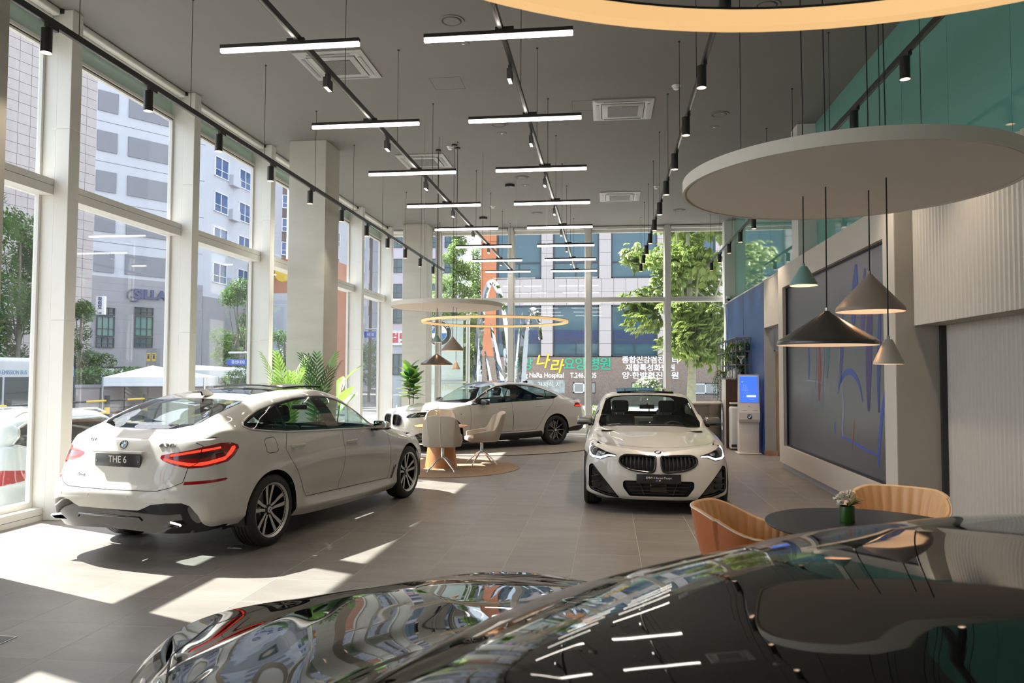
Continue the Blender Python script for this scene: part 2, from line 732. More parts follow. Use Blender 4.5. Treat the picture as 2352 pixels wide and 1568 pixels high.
    def ribbon(s, mb, line, ax, w=.005, off=.0012, step=.025, closed=False, both=True, thick=0):
        """thin strip lying on the surface along a 2D line (panel gap, trim)"""
        pts = []
        L = list(line) + ([line[0]] if closed else [])
        for (a, b), (c, d) in zip(L[:-1], L[1:]):
            k = max(1, int(math.hypot(c - a, d - b) / step))
            for q in range(k):
                pts.append((a + (c - a) * q / k, b + (d - b) * q / k))
        pts.append(L[-1])
        S = [s.on(a, b, ax) for a, b in pts]
        S = [q for q in S if q[0] is not None]
        for sgn in ((1, -1) if both else (1,)):
            rows = []
            for i, (p, n) in enumerate(S):
                q0, q1 = S[max(0, i - 1)][0], S[min(len(S) - 1, i + 1)][0]
                t = (q1 - q0)
                t = t.normalized() if t.length > 1e-8 else Vector((1, 0, 0))
                bnm = n.cross(t).normalized()
                r = [p + n * off + bnm * (w / 2), p + n * (off + thick) + bnm * (w / 2 * (.6 if thick else 1)),
                     p + n * (off + thick) - bnm * (w / 2 * (.6 if thick else 1)), p + n * off - bnm * (w / 2)]
                if not thick:
                    r = [r[0], r[3]]
                rows.append([Vector((v.x, v.y * sgn, v.z)) for v in r])
            if sgn < 0:
                rows = [r[::-1] for r in rows]
            mb.grid(rows)
        return mb

    def emit(s, name, m, parent, pname=None, mode='both', move=None, wall=0, thick=0, inner=None):
        """part faces -> object(s). mode both: mirrored halves joined; split: one object per side"""
        k = s.parts[name]
        fs = [f for f in s.bm.faces if f[s.pid] == k]
        if not fs:
            return []
        vid, V, N, F = {}, [], [], []
        for f in fs:
            q = []
            for v in f.verts:
                if v.index not in vid:
                    pass
                key = v
                if key not in vid:
                    vid[key] = len(V)
                    V.append(v.co.copy())
                    N.append(Vector(v[s.lay]).normalized() if Vector(v[s.lay]).length > 1e-6 else Vector((0, 0, 1)))
                q.append(vid[key])
            F.append(q)
        smooth_n = len(V)
        if move is not None:
            mvv = Vector(move)
            V2 = [v + mvv for v in V]
        else:
            V2 = V
        walls = []
        if wall or move is not None:
            fset = set(fs)
            for f in fs:
                for e in f.edges:
                    if sum(1 for g in e.link_faces if g in fset) == 1:
                        if abs(e.verts[0].co.y) < 1e-4 and abs(e.verts[1].co.y) < 1e-4:
                            continue
                        lp = [l for l in f.loops if l.edge == e][0]
                        walls.append((lp.vert, lp.link_loop_next.vert))
        res = []

        def make(sgns, nm):
            VV, NN, FF = [], [], []
            for g in sgns:
                o = len(VV)
                VV += [(v.x, v.y * g, v.z) for v in V2]
                NN += [(n.x, n.y * g, n.z) for n in N]
                FF += [[i + o for i in (q if g > 0 else q[::-1])] for q in F]
                if walls:
                    for a, b in walls:
                        ia, ib = vid[a], vid[b]
                        if move is not None:
                            p0, p1, p2, p3 = V[ia], V[ib], V2[ib], V2[ia]
                        else:
                            p0, p1, p2, p3 = V[ib], V[ia], V[ia] - N[ia] * wall, V[ib] - N[ib] * wall
                        o2 = len(VV)
                        pn = (p1 - p0).cross(p2 - p0)
                        pn = pn.normalized() if pn.length > 1e-12 else Vector((0, 0, 1))
                        for p in (p0, p1, p2, p3):
                            VV.append((p.x, p.y * g, p.z))
                            NN.append((pn.x, pn.y * g, pn.z))
                        fq = [o2, o2 + 1, o2 + 2, o2 + 3]
                        FF.append(fq if g > 0 else fq[::-1])
            me = bpy.data.meshes.new(nm)
            me.from_pydata(VV, [], FF)
            me.materials.append(m)
            me.shade_smooth()
            me.normals_split_custom_set_from_vertices(NN)
            me.update()
            res.append(link(nm, me, parent))
        nm = pname or name
        if mode == 'both':
            make((1, -1), nm)
        elif mode == 'right':
            make((-1,), nm)
        elif mode == 'left':
            make((1,), nm)
        else:
            make((1,), nm)
            make((-1,), nm)
        return res


def circle_poly(cx, cz, r, a0=0, a1=2 * PI, n=40):
    return [(cx + r * math.cos(a0 + (a1 - a0) * i / n), cz + r * math.sin(a0 + (a1 - a0) * i / n)) for i in range(n)]


def smooth_poly(pts, n=4):
    """closed Catmull-Rom through points"""
    out = []
    m = len(pts)
    P = [Vector((a, b)) for a, b in pts]
    for i in range(m):
        p0, p1, p2, p3 = P[i - 1], P[i], P[(i + 1) % m], P[(i + 2) % m]
        for k in range(n):
            t = k / n
            q = .5 * ((2 * p1) + (p2 - p0) * t + (2 * p0 - 5 * p1 + 4 * p2 - p3) * t * t + (3 * p1 - p0 - 3 * p2 + p3) * t ** 3)
            out.append((q.x, q.y))
    return out


def round_poly(pts, r, n=4):
    """polygon with rounded corners; r may be a list"""
    out = []
    m = len(pts)
    rs = r if isinstance(r, (list, tuple)) else [r] * m
    P = [Vector((a, b)) for a, b in pts]
    for i in range(m):
        p, a, b = P[i], P[i - 1], P[(i + 1) % m]
        if rs[i] <= 0:
            out.append((p.x, p.y))
            continue
        da, db = (a - p), (b - p)
        k = min(rs[i], .45 * da.length, .45 * db.length)
        s0, s1 = p + da.normalized() * k, p + db.normalized() * k
        for q in range(n + 1):
            t = q / n
            c = s0 * (1 - t) ** 2 + p * 2 * t * (1 - t) + s1 * t * t
            out.append((c.x, c.y))
    return out
# ================================================================= car details shared by all cars
M_WHITE = mat('white_paint', (.62, .605, .57), .35, coat=1.0, spec=.4, inner=(.03, .03, .032))
M_BLACKP = mat('black_paint', (.004, .004, .005), .3, coat=1.0, spec=.0, inner=(.02, .02, .02))
M_GLOSSB = mat('gloss_black_trim', (.012, .012, .013), .08, coat=.6)
M_MATTB = mat('matt_black_plastic', (.018, .018, .019), .55, bump=.05, bscale=400)
M_RUBBER = mat('tyre_rubber', (.02, .02, .021), .62, bump=.06, bscale=300)
M_CHROME = mat('chrome', (.82, .82, .82), .07, 1.0)
M_SATIN = mat('satin_metal', (.55, .54, .52), .28, 1.0)
M_MACH = mat('machined_alloy', (.72, .71, .70), .42, .75)
M_DARKRIM = mat('dark_alloy', (.03, .03, .032), .25, .6, coat=.4)
M_GAP = mat('panel_gap_shadow', (.01, .01, .01), .8)
M_LEATHER = mat('dark_leather', (.035, .035, .038), .45, bump=.15, bscale=180)
M_CABIN = mat('cabin_trim', (.022, .022, .024), .6, bump=.1, bscale=200)
M_BLUE = mat('badge_blue', (.02, .16, .45), .25, coat=.6)
M_BADGEW = mat('badge_white', (.85, .85, .85), .25, coat=.6)
M_LETTER = mat('badge_letter', (.9, .9, .9), .3)
M_RED = mat('red_lens', (.30, .004, .007), .08, coat=1.0)
M_REDGLOW = mat('lit_tail_strip', (.9, .05, .02), .2, emit=.33, ecol=(1, .07, .03))
M_REDREFL = mat('red_reflector', (.35, .004, .01), .12, coat=.8)
M_LAMPIN = mat('lamp_interior', (.03, .03, .035), .15, .5)
M_DRL = mat('daytime_light_strip', (.95, .96, 1), .3, emit=.9)
M_DRLOFF = mat('light_guide', (.75, .77, .8), .15, .2, coat=1)
M_PLATE = mat('plate_black', (.022, .022, .024), .3, coat=.2)
M_SCREENB = mat('cabin_screen', (.01, .012, .016), .1)
G_CAR = glass_mat('car_glass', (.74, .84, .81), ior=1.5)
G_CARD = glass_mat('privacy_glass', (.52, .60, .58), ior=1.5)
G_WSCR = glass_mat('windscreen_glass', (.72, .82, .79), ior=1.5)
G_LAMP = glass_mat('lamp_cover', (.93, .94, .95), ior=1.5)
G_ROOF = glass_mat('roof_glass', (.05, .055, .06), ior=1.7)


def quad_disc(r, z, a0, a1, n=10):
    return [(0, 0, z)] + [(r * math.cos(a0 + (a1 - a0) * i / n), r * math.sin(a0 + (a1 - a0) * i / n), z) for i in range(n + 1)]


def roundel(parent, M, r, letters=True, name='badge'):
    """round blue and white quartered badge; local z faces out"""
    base = MB().lathe([(0, 0), (r, 0), (r, .004), (r * .97, .006), (r * .93, .0055), (0, .0055)], 28)
    b = base.xform(M).build(name, M_GLOSSB, parent, smooth=40)
    MB().lathe([(r * .93, .005), (r * .97, .0072), (r, .005)], 28).xform(M).build('badge_rim', M_CHROME, b, smooth=60)
    MB().lathe([(r * .58, .005), (r * .605, .0068), (r * .63, .005)], 28).xform(M).build('badge_inner_rim', M_CHROME, b, smooth=60)
    w, bl = MB(), MB()
    for q in range(4):
        P = quad_disc(r * .59, .006, q * PI / 2, (q + 1) * PI / 2)
        (bl if q in (1, 3) else w).add(P, [(0, i, i + 1) for i in range(1, 11)])
    w.xform(M).build('badge_white_quarter', M_BADGEW, b)
    bl.xform(M).build('badge_blue_quarter', M_BLUE, b)
    if letters:
        for ch, a in (('B', 138), ('M', 90), ('W', 42)):
            t = math.radians(a)
            L = Matrix.Translation((r * .765 * math.cos(t), r * .765 * math.sin(t), .006)) @ Matrix.Rotation(t - PI / 2, 4, 'Z')
            text_obj('badge_letter', ch, r * .36, M_LETTER, b, M @ L, extrude=.0005)
    return b


def make_wheel(parent, loc, left, r=.352, w=.255, rr=.262, style='double', name='wheel'):
    """tyre (part) with rim, spokes, hub and brake disc as sub-parts"""
    h = w / 2
    prof = [(rr - .012, -h + .02), (rr + .004, -h + .004), (rr + .03, -h), (r - .03, -h + .006), (r - .008, -h + .022),
            (r, -h + .045)]
    for g in (-.45, -.15, .15, .45):
        y = g * h
        prof += [(r, y - .006), (r - .007, y - .004), (r - .007, y + .004), (r, y + .006)]
    prof += [(r, h - .045), (r - .008, h - .022), (r - .03, h - .006), (rr + .03, h), (rr + .004, h - .004), (rr - .012, h - .02)]
    T = Matrix.Translation(loc) @ (Matrix.Identity(4) if left else Matrix.Rotation(PI, 4, 'Z'))
    ty = MB().lathe(prof, 56, axis='Y').xform(T).build(name, M_RUBBER, parent, smooth=50)
    dark = M_DARKRIM
    br = [(rr - .014, -h + .02), (rr - .03, -h + .05), (rr - .03, h - .06), (rr - .016, h - .022)]
    MB().lathe(br, 48, axis='Y').xform(T).build('rim_barrel', dark, ty, smooth=40)
    lipm = M_MACH if style == 'double' else M_GLOSSB
    lip = [(rr - .022, h - .035), (rr - .010, h - .014), (rr + .002, h - .004), (rr + .006, h - .008), (rr, h - .02)]
    MB().lathe(lip, 56, axis='Y').xform(T).build('rim_lip', lipm, ty, smooth=50)
    MB().lathe([(0, -.05), (rr - .05, -.05), (rr - .05, -.03), (.05, -.03), (0, -.03)], 40, axis='Y').xform(T).build('brake_disc', M_SATIN, ty, smooth=30)
    MB().rbox(-.15, -.03, .06, .09, .07, .17, .02, ry=.4).xform(T).build('brake_caliper', mat('caliper_blue', (.02, .05, .16), .3), ty, smooth=40)
    hy = h - .045
    n = 5
    for k in range(n):
        a = PI / 2 + 2 * PI * k / n
        Rm = T @ Matrix.Rotation(-a, 4, 'Y')
        sp, fc = MB(), MB()
        for sg in (-1, 1):
            if style == 'double':
                C = [(.045, .017, .015), (.11, .024, .0175), (.155, .036, .021), (.21, .046, .0235), (rr - .008, .053, .027)]
            else:
                C = [(.045, .020, .012), (.12, .034, .011), (.18, .052, .012), (rr - .008, .070, .014)]
            rows, frow = [], []
            for q, (x, z, hw) in enumerate(C):
                yy = hy - .012 + .022 * (x / rr) ** 2
                z *= sg
                rows.append([(x, yy - .035, z - hw * .8), (x, yy, z - hw), (x, yy, z + hw), (x, yy - .035, z + hw * .8)])
                fw = hw * (.78 if style == 'double' else .38)
                zz = z if style == 'double' else z + sg * hw * .3
                frow.append([(x, yy + .0012, zz - fw), (x, yy + .0012, zz + fw)])
            sp.grid(rows)
            fc.grid(frow)
        s1 = sp.xform(Rm).build('spoke', dark if style == 'double' else M_GLOSSB, ty)
        fo = fc.xform(Rm).build('spoke_face', M_MACH, ty)
    MB().lathe([(0, hy + .004), (.03, hy + .004), (.036, hy), (.07, hy - .02), (.075, hy - .05), (0, hy - .05)], 24, axis='Y').xform(T).build(
        'wheel_hub', dark, ty, smooth=40)
    # small centre badge, flattened into one sub-part
    Mb = T @ Matrix.Translation((0, hy + .004, 0)) @ Matrix.Rotation(-PI / 2, 4, 'X')
    ring = MB().lathe([(0, .002), (.029, .002), (.031, 0)], 20)
    ring.xform(Mb).build('hub_badge', M_BADGEW, ty)
    bq = MB()
    for q in (0, 2):
        P = quad_disc(.018, .0032, q * PI / 2, (q + 1) * PI / 2)
        bq.add(P, [(0, i, i + 1) for i in range(1, 11)])
    bq.xform(Mb).build('hub_badge_blue', M_BLUE, ty)
    blt = MB()
    for k in range(5):
        a = 2 * PI * k / 5 + .6
        blt.cyl((.052 * math.cos(a), hy - .014, .052 * math.sin(a)), (.052 * math.cos(a), hy - .002, .052 * math.sin(a)), .007, n=6)
    blt.xform(T).build('wheel_bolts', M_SATIN, ty)
    return ty


def seat(parent, x, y, z0=.28, w=.50, lean=.32, head=True, hz=.0):
    sb = MB().rbox(x, y, z0 + .12, .52, w, .16, .06, 3, ry=-.08).build('seat', M_LEATHER, parent, smooth=60)
    Rb = Matrix.Translation((x - .22, y, z0 + .18)) @ Matrix.Rotation(-lean, 4, 'Y')
    MB().rbox(0, 0, .33, .14, w * .92, .66, .06, 3).rbox(.03, w * .36, .28, .12, .11, .5, .045, 3).rbox(.03, -w * .36, .28, .12, .11, .5, .045, 3).xform(Rb).build(
        'seat_backrest', M_LEATHER, sb, smooth=60)
    if head:
        MB().rbox(.01, 0, .80 + hz, .10, .27, .20, .05, 4).xform(Rb).build('headrest', M_LEATHER, sb, smooth=60)
        MB().cyl((0, .06, .62), (0, .06, .74), .008, n=8).cyl((0, -.06, .62), (0, -.06, .74), .008, n=8).xform(Rb).build('headrest_posts', M_CHROME, sb, smooth=60)
    return sb


def cabin(parent, xd, xb, xr, zf=.25, lhd=True, w=1.46, sz=.30, mz=1.27):
    """dash at xd, front seats at xb, rear bench at xr"""
    MB().box(xr - .45, -w / 2, zf - .03, xd + .35, w / 2, zf).build('cabin_floor', M_CABIN, parent)
    d = MB()
    P = []
    for y in np.linspace(-w / 2, w / 2, 9):
        hood = .045 * math.exp(-((y - (.37 if lhd else -.37)) / .2) ** 2)
        P.append([(xd - .05, y, zf + .15), (xd - .18, y, .62), (xd - .20, y, .86 + hood * .6), (xd - .12, y, .905 + hood), (xd + .15, y, .93), (xd + .55, y, .93)])
    d.grid(P).build('dashboard', M_CABIN, parent, smooth=40)
    MB().rbox(xd - .19, 0, .96, .03, .26, .11, .01, 2, ry=-.15).build('dash_screen', M_SCREENB, parent, smooth=40)
    sy = .37 if lhd else -.37
    RW = Matrix.Translation((xd - .34, sy, .83)) @ Matrix.Rotation(-1.2, 4, 'Y')
    ring = [(.185 * math.cos(t), .185 * math.sin(t), 0) for t in np.linspace(0, 2 * PI, 32, endpoint=False)]
    sw = MB().tube(ring, .016, 8, closed=True).cyl((0, 0, -.02), (0, 0, .03), .06, n=16)
    sw.cbox(.0, .11, 0, .035, .16, .015).cbox(0, -.11, 0, .035, .16, .015).cbox(-.11, 0, 0, .15, .03, .015).cyl((0, 0, 0), (0, 0, -.25), .03, n=10)
    sw.xform(RW).build('steering_wheel', M_LEATHER, parent, smooth=50)
    for y in (.37, -.37):
        seat(parent, xb, y, sz)
    b = MB().rbox(xr + .02, 0, sz + .12, .5, w * .92, .17, .06, 3).build('rear_bench', M_LEATHER, parent, smooth=60)
    Rb = Matrix.Translation((xr - .24, 0, sz + .18)) @ Matrix.Rotation(-.42, 4, 'Y')
    MB().rbox(0, 0, .30, .14, w * .9, .60, .06, 3).xform(Rb).build('bench_backrest', M_LEATHER, b, smooth=60)
    for y in (.40, -.40):
        MB().rbox(.0, y, .66, .09, .25, .15, .04, 3).xform(Rb).build('headrest', M_LEATHER, b, smooth=60)
    MB().rbox(xb + .28, 0, .50, .9, .22, .22, .04, 3).build('centre_console', M_CABIN, parent, smooth=50)
    MB().rbox(xd - .44, 0, mz, .02, .22, .065, .01, 2).cyl((xd - .43, 0, mz), (xd - .36, 0, mz + .05), .008).build('rear_view_mirror', M_MATTB, parent, smooth=40)


def mirror(parent, x, y, z, paint, left, sc=1.0):
    g = 1 if left else -1
    MB().xform(Matrix.Identity(4))
    m = MB().rbox(0, .12, .062, .12, .235, .115, .045, 4)
    V = []
    for p in m.v:
        k = (p[1] - .0) / .24
        V.append((p[0] * (1.1 - .35 * k) + .01 - .03 * k, p[1], p[2] * (1 - .18 * k * k) + .004 * math.sin(k * 3)))
    m.v = V
    m.v = [(x + a * sc, y + b * g * sc, z + c * sc) for a, b, c in m.v]
    if g < 0:
        m.f = [f[::-1] for f in m.f]
    o = m.build('wing_mirror', paint, parent, smooth=50)
    low = MB().rbox(0, .125, .012, .11, .215, .035, .015, 2)
    low.cbox(.0, .01, -.005, .07, .12, .028)
    low.v = [(x + a * sc, y + b * g * sc, z + c * sc) for a, b, c in low.v]
    if g < 0:
        low.f = [f[::-1] for f in low.f]
    low.build('mirror_base', M_GLOSSB, o, smooth=40)
    gl = MB().rbox(-.058, .122, .066, .012, .195, .105, .005, 2)
    gl.v = [(x + a * sc - .004, y + b * g * sc, z + c * sc) for a, b, c in gl.v]
    if g < 0:
        gl.f = [f[::-1] for f in gl.f]
    gl.build('mirror_glass', mat('mirror_silver', (.75, .8, .82), .02, 1.0), o, smooth=40)
    return o


def handle(parent, car, x, z, paint, flush=False):
    p, n = car.on(x, z, 'side')
    for g in (1, -1):
        mb = MB()
        if flush:
            mb.rbox(p.x, p.y + .002, p.z, .21, .014, .026, .006, 2)
        else:
            mb.rbox(p.x, p.y + .022, p.z, .225, .020, .034, .009, 3)
            mb.cbox(p.x - .095, p.y + .006, p.z, .03, .03, .024).cbox(p.x + .095, p.y + .006, p.z, .03, .03, .024)
        mb.v = [(a, b * g, c) for a, b, c in mb.v]
        if g < 0:
            mb.f = [f[::-1] for f in mb.f]
        mb.build('door_handle', paint, parent, smooth=50)


def arch_liner(parent, x, r, yo=.90, yi=.55):
    for g in (1, -1):
        mb = MB()
        rows = []
        for t in np.linspace(-.25, PI + .25, 21):
            c, s_ = r * math.cos(t), r * math.sin(t)
            rows.append([(x + c, yo * g, .352 + s_), (x + c, yi * g, .352 + s_)])
        mb.grid(rows)
        n0 = [(x + r * math.cos(t), yi * g, .352 + r * math.sin(t)) for t in np.linspace(-.25, PI + .25, 21)]
        mb.add(n0, [tuple(range(21))])
        mb.build('wheel_arch_liner', M_MATTB, parent)


def fin(parent, x, z, paint):
    P = []
    for u in np.linspace(0, 1, 8):
        w = .032 * math.sin(PI * min(1, u * 1.1 + .08)) ** .6 if u < .95 else .004
        hgt = .065 * (1 - u) ** .0 * math.sin(PI * (1 - u) * .62 + .03) if u > 0 else .05
        xx = x - .10 + .2 * u
        P.append([(xx, -w, z), (xx - .02 * (1 - u), -w * .55, z + hgt * .75), (xx - .03 * (1 - u), 0, z + hgt), (xx - .02 * (1 - u), w * .55, z + hgt * .75), (xx, w, z)])
    mb = MB().grid(P)
    mb.add(P[0], [(4, 3, 2, 1, 0)])
    mb.build('roof_antenna', paint, parent, smooth=60)


def inset(poly, k):
    P = [Vector(p) for p in poly]
    out = []
    for i in range(len(P)):
        a, b = P[i - 1], P[(i + 1) % len(P)]
        n = (b - a)
        n = Vector((-n.y, n.x)).normalized()
        out.append(P[i] + n * k)
    return [(q.x, q.y) for q in out]


def clip(poly, x0b, x1b, x0t, x1t):
    """keep the part of the outline between two slanted lines"""
    def side_clip(P, a, b, keep):
        out = []
        for i in range(len(P)):
            p, q = P[i - 1], P[i]
            def sd(v):
                return ((b[0] - a[0]) * (v[1] - a[1]) - (b[1] - a[1]) * (v[0] - a[0])) * keep
            sp, sq = sd(p), sd(q)
            if (sp >= 0) != (sq >= 0):
                k = sp / (sp - sq)
                out.append((p[0] + (q[0] - p[0]) * k, p[1] + (q[1] - p[1]) * k))
            if sq >= 0:
                out.append(q)
        return out
    P = side_clip(poly, (x0b, 1.0), (x0t, 1.45), -1)
    return side_clip(P, (x1b, 1.0), (x1t, 1.45), 1)
# ================================================================= white gran turismo
GT = dict(
    xr=-.62, xf=3.34, nf=2.35, nr=2.9,
    rings=[
        dict(y=[(-.62, .80), (0, .86), (.6, .87), (2.5, .87), (3.1, .85), (3.34, .80)], z=[(-.62, .285), (-.3, .285), (.4, .22), (.7, .195), (2.4, .175), (2.8, .19), (3.34, .20)], tail=(-1.055, .315), nose=(3.80, .19)),
        dict(y=[(-.62, .885), (0, .935), (.5, .935), (.8, .938), (2.3, .935), (2.6, .93), (3.07, .925), (3.34, .875)], z=[(-.62, .37), (-.3, .36), (.4, .30), (.7, .285), (2.4, .255), (2.8, .27), (3.34, .28)], tail=(-1.085, .43), nose=(3.895, .28), k=.5),
        dict(y=[(-.62, .895), (0, .942), (.5, .93), (.8, .905), (1.5, .90), (2.3, .905), (2.6, .925), (3.07, .932), (3.34, .89)], z=[(-.62, .47), (0, .46), (.7, .375), (2.4, .335), (2.8, .39), (3.34, .40)], tail=(-1.108, .53), nose=(3.945, .40), k=.3),
        dict(y=[(-.62, .90), (-.3, .93), (0, .948), (.5, .942), (.9, .928), (1.5, .922), (2.3, .925), (2.6, .935), (3.07, .945), (3.34, .90)], z=[(-.62, .63), (0, .64), (.7, .60), (2.4, .57), (3.34, .57)], tail=(-1.115, .625), nose=(3.965, .56)),
        dict(y=[(-.62, .865), (-.3, .915), (0, .935), (.5, .938), (.9, .935), (1.5, .93), (2.3, .922), (2.6, .925), (3.07, .928), (3.34, .865)], z=[(-.62, .745), (-.2, .80), (.4, .82), (1.5, .80), (2.5, .76), (3.34, .70)], tail=(-1.06, .715), nose=(3.95, .68)),
        dict(y=[(-.62, .83), (-.3, .895), (0, .915), (.5, .915), (.9, .912), (1.5, .908), (2.3, .90), (2.6, .90), (3.07, .89), (3.34, .82)], z=[(-.62, .96), (-.2, .955), (.4, .94), (1.5, .90), (2.5, .855), (3.07, .82), (3.34, .775)], tail=(-.985, .90), nose=(3.93, .735), k=.15),
        dict(y=[(-.62, .775), (-.3, .845), (0, .872), (.5, .880), (1.5, .878), (2.3, .862), (2.6, .845), (3.0, .80), (3.34, .735)], z=[(-.62, 1.10), (-.3, 1.105), (0, 1.09), (.3, 1.07), (.9, 1.045), (1.4, 1.028), (2.3, .985), (2.6, .955), (3.0, .905), (3.34, .838)], tail=(-.895, 1.10), nose=(3.87, .785), k=.35),
    ],
    lines=[
        dict(ef=.9, er=.92, y=[(-.3, .80), (0, .84), (.5, .855), (1.5, .858), (2.2, .842), (2.5, .80), (2.8, .745), (3.2, .68)], z=[(-.5, 1.17), (-.25, 1.175), (0, 1.155), (.3, 1.125), (.9, 1.095), (1.4, 1.08), (2.2, 1.035), (2.45, 1.00), (2.8, .965), (3.2, .905)]),
        dict(ef=.68, er=.8, y=[(-.55, .655), (-.2, .74), (.2, .775), (.8, .795), (1.4, .80), (1.9, .79), (2.2, .765), (2.45, .70), (2.8, .60), (3.3, .50)], z=[(-.6, 1.195), (-.3, 1.255), (0, 1.28), (.4, 1.295), (1.0, 1.30), (1.4, 1.285), (1.75, 1.235), (2.05, 1.135), (2.3, 1.045), (2.55, 1.0), (2.8, .982), (3.3, .905)]),
        dict(ef=.46, er=.66, y=[(-.6, .585), (-.2, .64), (.2, .655), (.7, .665), (1.2, .665), (1.6, .675), (1.95, .71), (2.2, .73), (2.4, .66), (2.8, .46), (3.4, .34)], z=[(-.65, 1.20), (-.4, 1.285), (0, 1.385), (.35, 1.44), (.8, 1.477), (1.15, 1.477), (1.5, 1.425), (1.8, 1.31), (2.1, 1.14), (2.3, 1.055), (2.5, 1.012), (2.8, .998), (3.4, .905)]),
        dict(ef=.24, er=.36, y=[(-.7, .32), (0, .37), (.8, .40), (1.6, .40), (2.2, .40), (2.6, .36), (2.9, .27), (3.5, .18)], z=[(-.72, 1.165), (-.5, 1.255), (0, 1.418), (.4, 1.483), (.8, 1.512), (1.2, 1.515), (1.5, 1.488), (1.8, 1.395), (2.2, 1.20), (2.5, 1.05), (2.62, 1.02), (2.9, 1.0), (3.5, .905)]),
        dict(ef=0, er=0, y=None, z=[(-.76, 1.145), (-.55, 1.235), (0, 1.425), (.4, 1.495), (.8, 1.528), (1.2, 1.532), (1.5, 1.51), (1.75, 1.44), (2.2, 1.225), (2.6, 1.045), (2.7, 1.02), (3.0, 1.0), (3.5, .91)]),
    ])


def build_gt(loc, rz):
    car = Car(GT, ncol=150, nwrap=26, sub=6)
    t = thing('car', 'white fastback car with plate reading THE 6, by the left windows', 'car', loc, rz)
    dlo = [(-.30, 1.185), (-.22, 1.150), (0, 1.120), (.29, 1.092), (.8, 1.066), (1.36, 1.046), (1.9, 1.018), (2.30, .995), (2.22, 1.040), (2.06, 1.112), (1.92, 1.190), (1.77, 1.270), (1.6, 1.345),
           (1.42, 1.402), (1.22, 1.435), (.96, 1.444), (.62, 1.428), (.29, 1.385), (0, 1.325), (-.16, 1.272), (-.26, 1.228)]
    up = lambda c, f: c.z > .9
    car.cut(dlo, 'side', 'window_frame', lambda c, f: f[car.rid] < 1000 and f[car.rid] > car.row_of(5) and c.y > (.5 if c.z > 1.08 else .76))

    ins = inset(dlo, .028)
    q3 = clip(ins, -1, .275, -1, .275)
    rd = clip(ins, .305, 1.135, .305, .885)
    fd = clip(ins, 1.385, 3, 1.09, 3)
    for nm, P in (('rear_quarter_glass', q3), ('rear_door_glass', rd), ('front_door_glass', fd)):
        car.cut(P, 'side', nm, frm='window_frame')
    hi = lambda c, f: f[car.rid] < 1000 and f[car.rid] >= car.row_of(8)
    car.cut([(2.66, -.01), (2.66, .25), (2.60, .48), (2.44, .66), (2.2, .69), (1.75, .635), (1.52, .60), (1.47, .40), (1.44, -.01)], 'top', 'windscreen', hi)
    car.cut([(-.715, -.01), (-.695, .36), (-.645, .52), (-.59, .55), (-.1, .58), (.0, .565), (.02, .3), (.03, -.01)], 'top', 'rear_window', hi)
    car.cut([(.28, -.01), (.28, .42), (.35, .46), (.85, .46), (.92, .42), (.92, -.01)], 'top', 'roof_glass', hi)
    # wheel arches
    for ax in (0, 3.07):
        car.cut(circle_poly(ax, .352, .392, n=48), 'side', 'arch', lambda c, f: f[car.rid] < car.row_of(6) and c.y > .5)
        car.cut([(ax - .385, -.1), (ax + .385, -.1), (ax + .392, .352), (ax - .392, .352)], 'side', 'arch', lambda c, f: f[car.rid] < car.row_of(6) and c.y > .5)
    # rear: dark apron with exhausts, tail lamps, reflectors
    rear = lambda c, f: c.x < -.45
    apron = [(-1, .25), (1, .25)]
    A1 = [(-.05, .20), (-.05, .492), (.33, .494), (.40, .52), (.46, .548), (.60, .566), (.72, .565), (.775, .535), (.815, .45), (.835, .36), (.84, .20)]
    car.cut(A1, 'rear', 'rear_apron', lambda c, f: c.x < -.55)
    ang = math.radians(180 - 38)
    # lamp outline seen from 38 degrees off the rear (w along the body, z up)
    e1, _ = car.proj2(ang)

    def wz(p):
        return (Vector(p).dot(e1), p[2])

    def rp(y, z):
        return wz(car.on(y, z, 'rear')[0])

    def sp(x, z):
        return wz(car.on(x, z, 'side')[0])
    lamp = [rp(.44, .962), rp(.55, .985), rp(.68, 1.008), rp(.76, 1.035), sp(-.62, 1.055), sp(-.50, 1.052), sp(-.44, 1.030), sp(-.435, 1.00), sp(-.50, .935), sp(-.58, .885), rp(.80, .855), rp(.70, .852), rp(.58, .880), rp(.47, .915), rp(.435, .94)]
    lamp = lamp if sum((lamp[i][0] - lamp[i - 1][0]) * (lamp[i][1] + lamp[i - 1][1]) for i in range(len(lamp))) else lamp
    car.cut(lamp, ang, 'tail_lamp', lambda c, f: c.x < -.3 and .8 < c.z < 1.12)

    def strip(name, P):
        car.cut(P, ang, name, lambda c, f: c.x < -.3 and .8 < c.z < 1.12, frm='tail_lamp')
    strip('tail_strip', [rp(.47, .922), rp(.58, .895), rp(.70, .872), rp(.79, .873), sp(-.61, .90), sp(-.53, .95), sp(-.475, 1.00), sp(-.475, 1.022), sp(-.51, 1.018), sp(-.545, .985), sp(-.60, .935), rp(.80, .905), rp(.72, .897), rp(.60, .915), rp(.49, .938)])
    strip('tail_upper_strip', [rp(.52, .968), rp(.66, .992), rp(.755, 1.012), sp(-.625, 1.025), sp(-.625, 1.008), rp(.755, .990), rp(.66, .972), rp(.53, .952)])
    strip('tail_dark_band', [rp(.50, .946), rp(.62, .935), rp(.78, .935), sp(-.615, .962), sp(-.615, .99), rp(.76, .982), rp(.64, .962)])
    refl = [rp(.70, .742), rp(.80, .744), sp(-.62, .744), sp(-.60, .735), sp(-.63, .722), rp(.80, .716), rp(.70, .714)]
    car.cut(refl, ang, 'rear_reflector', lambda c, f: c.x < -.3 and .66 < c.z < .8)
    # front (mostly hidden): lamps and intakes
    fr = lambda c, f: c.x > 3.1
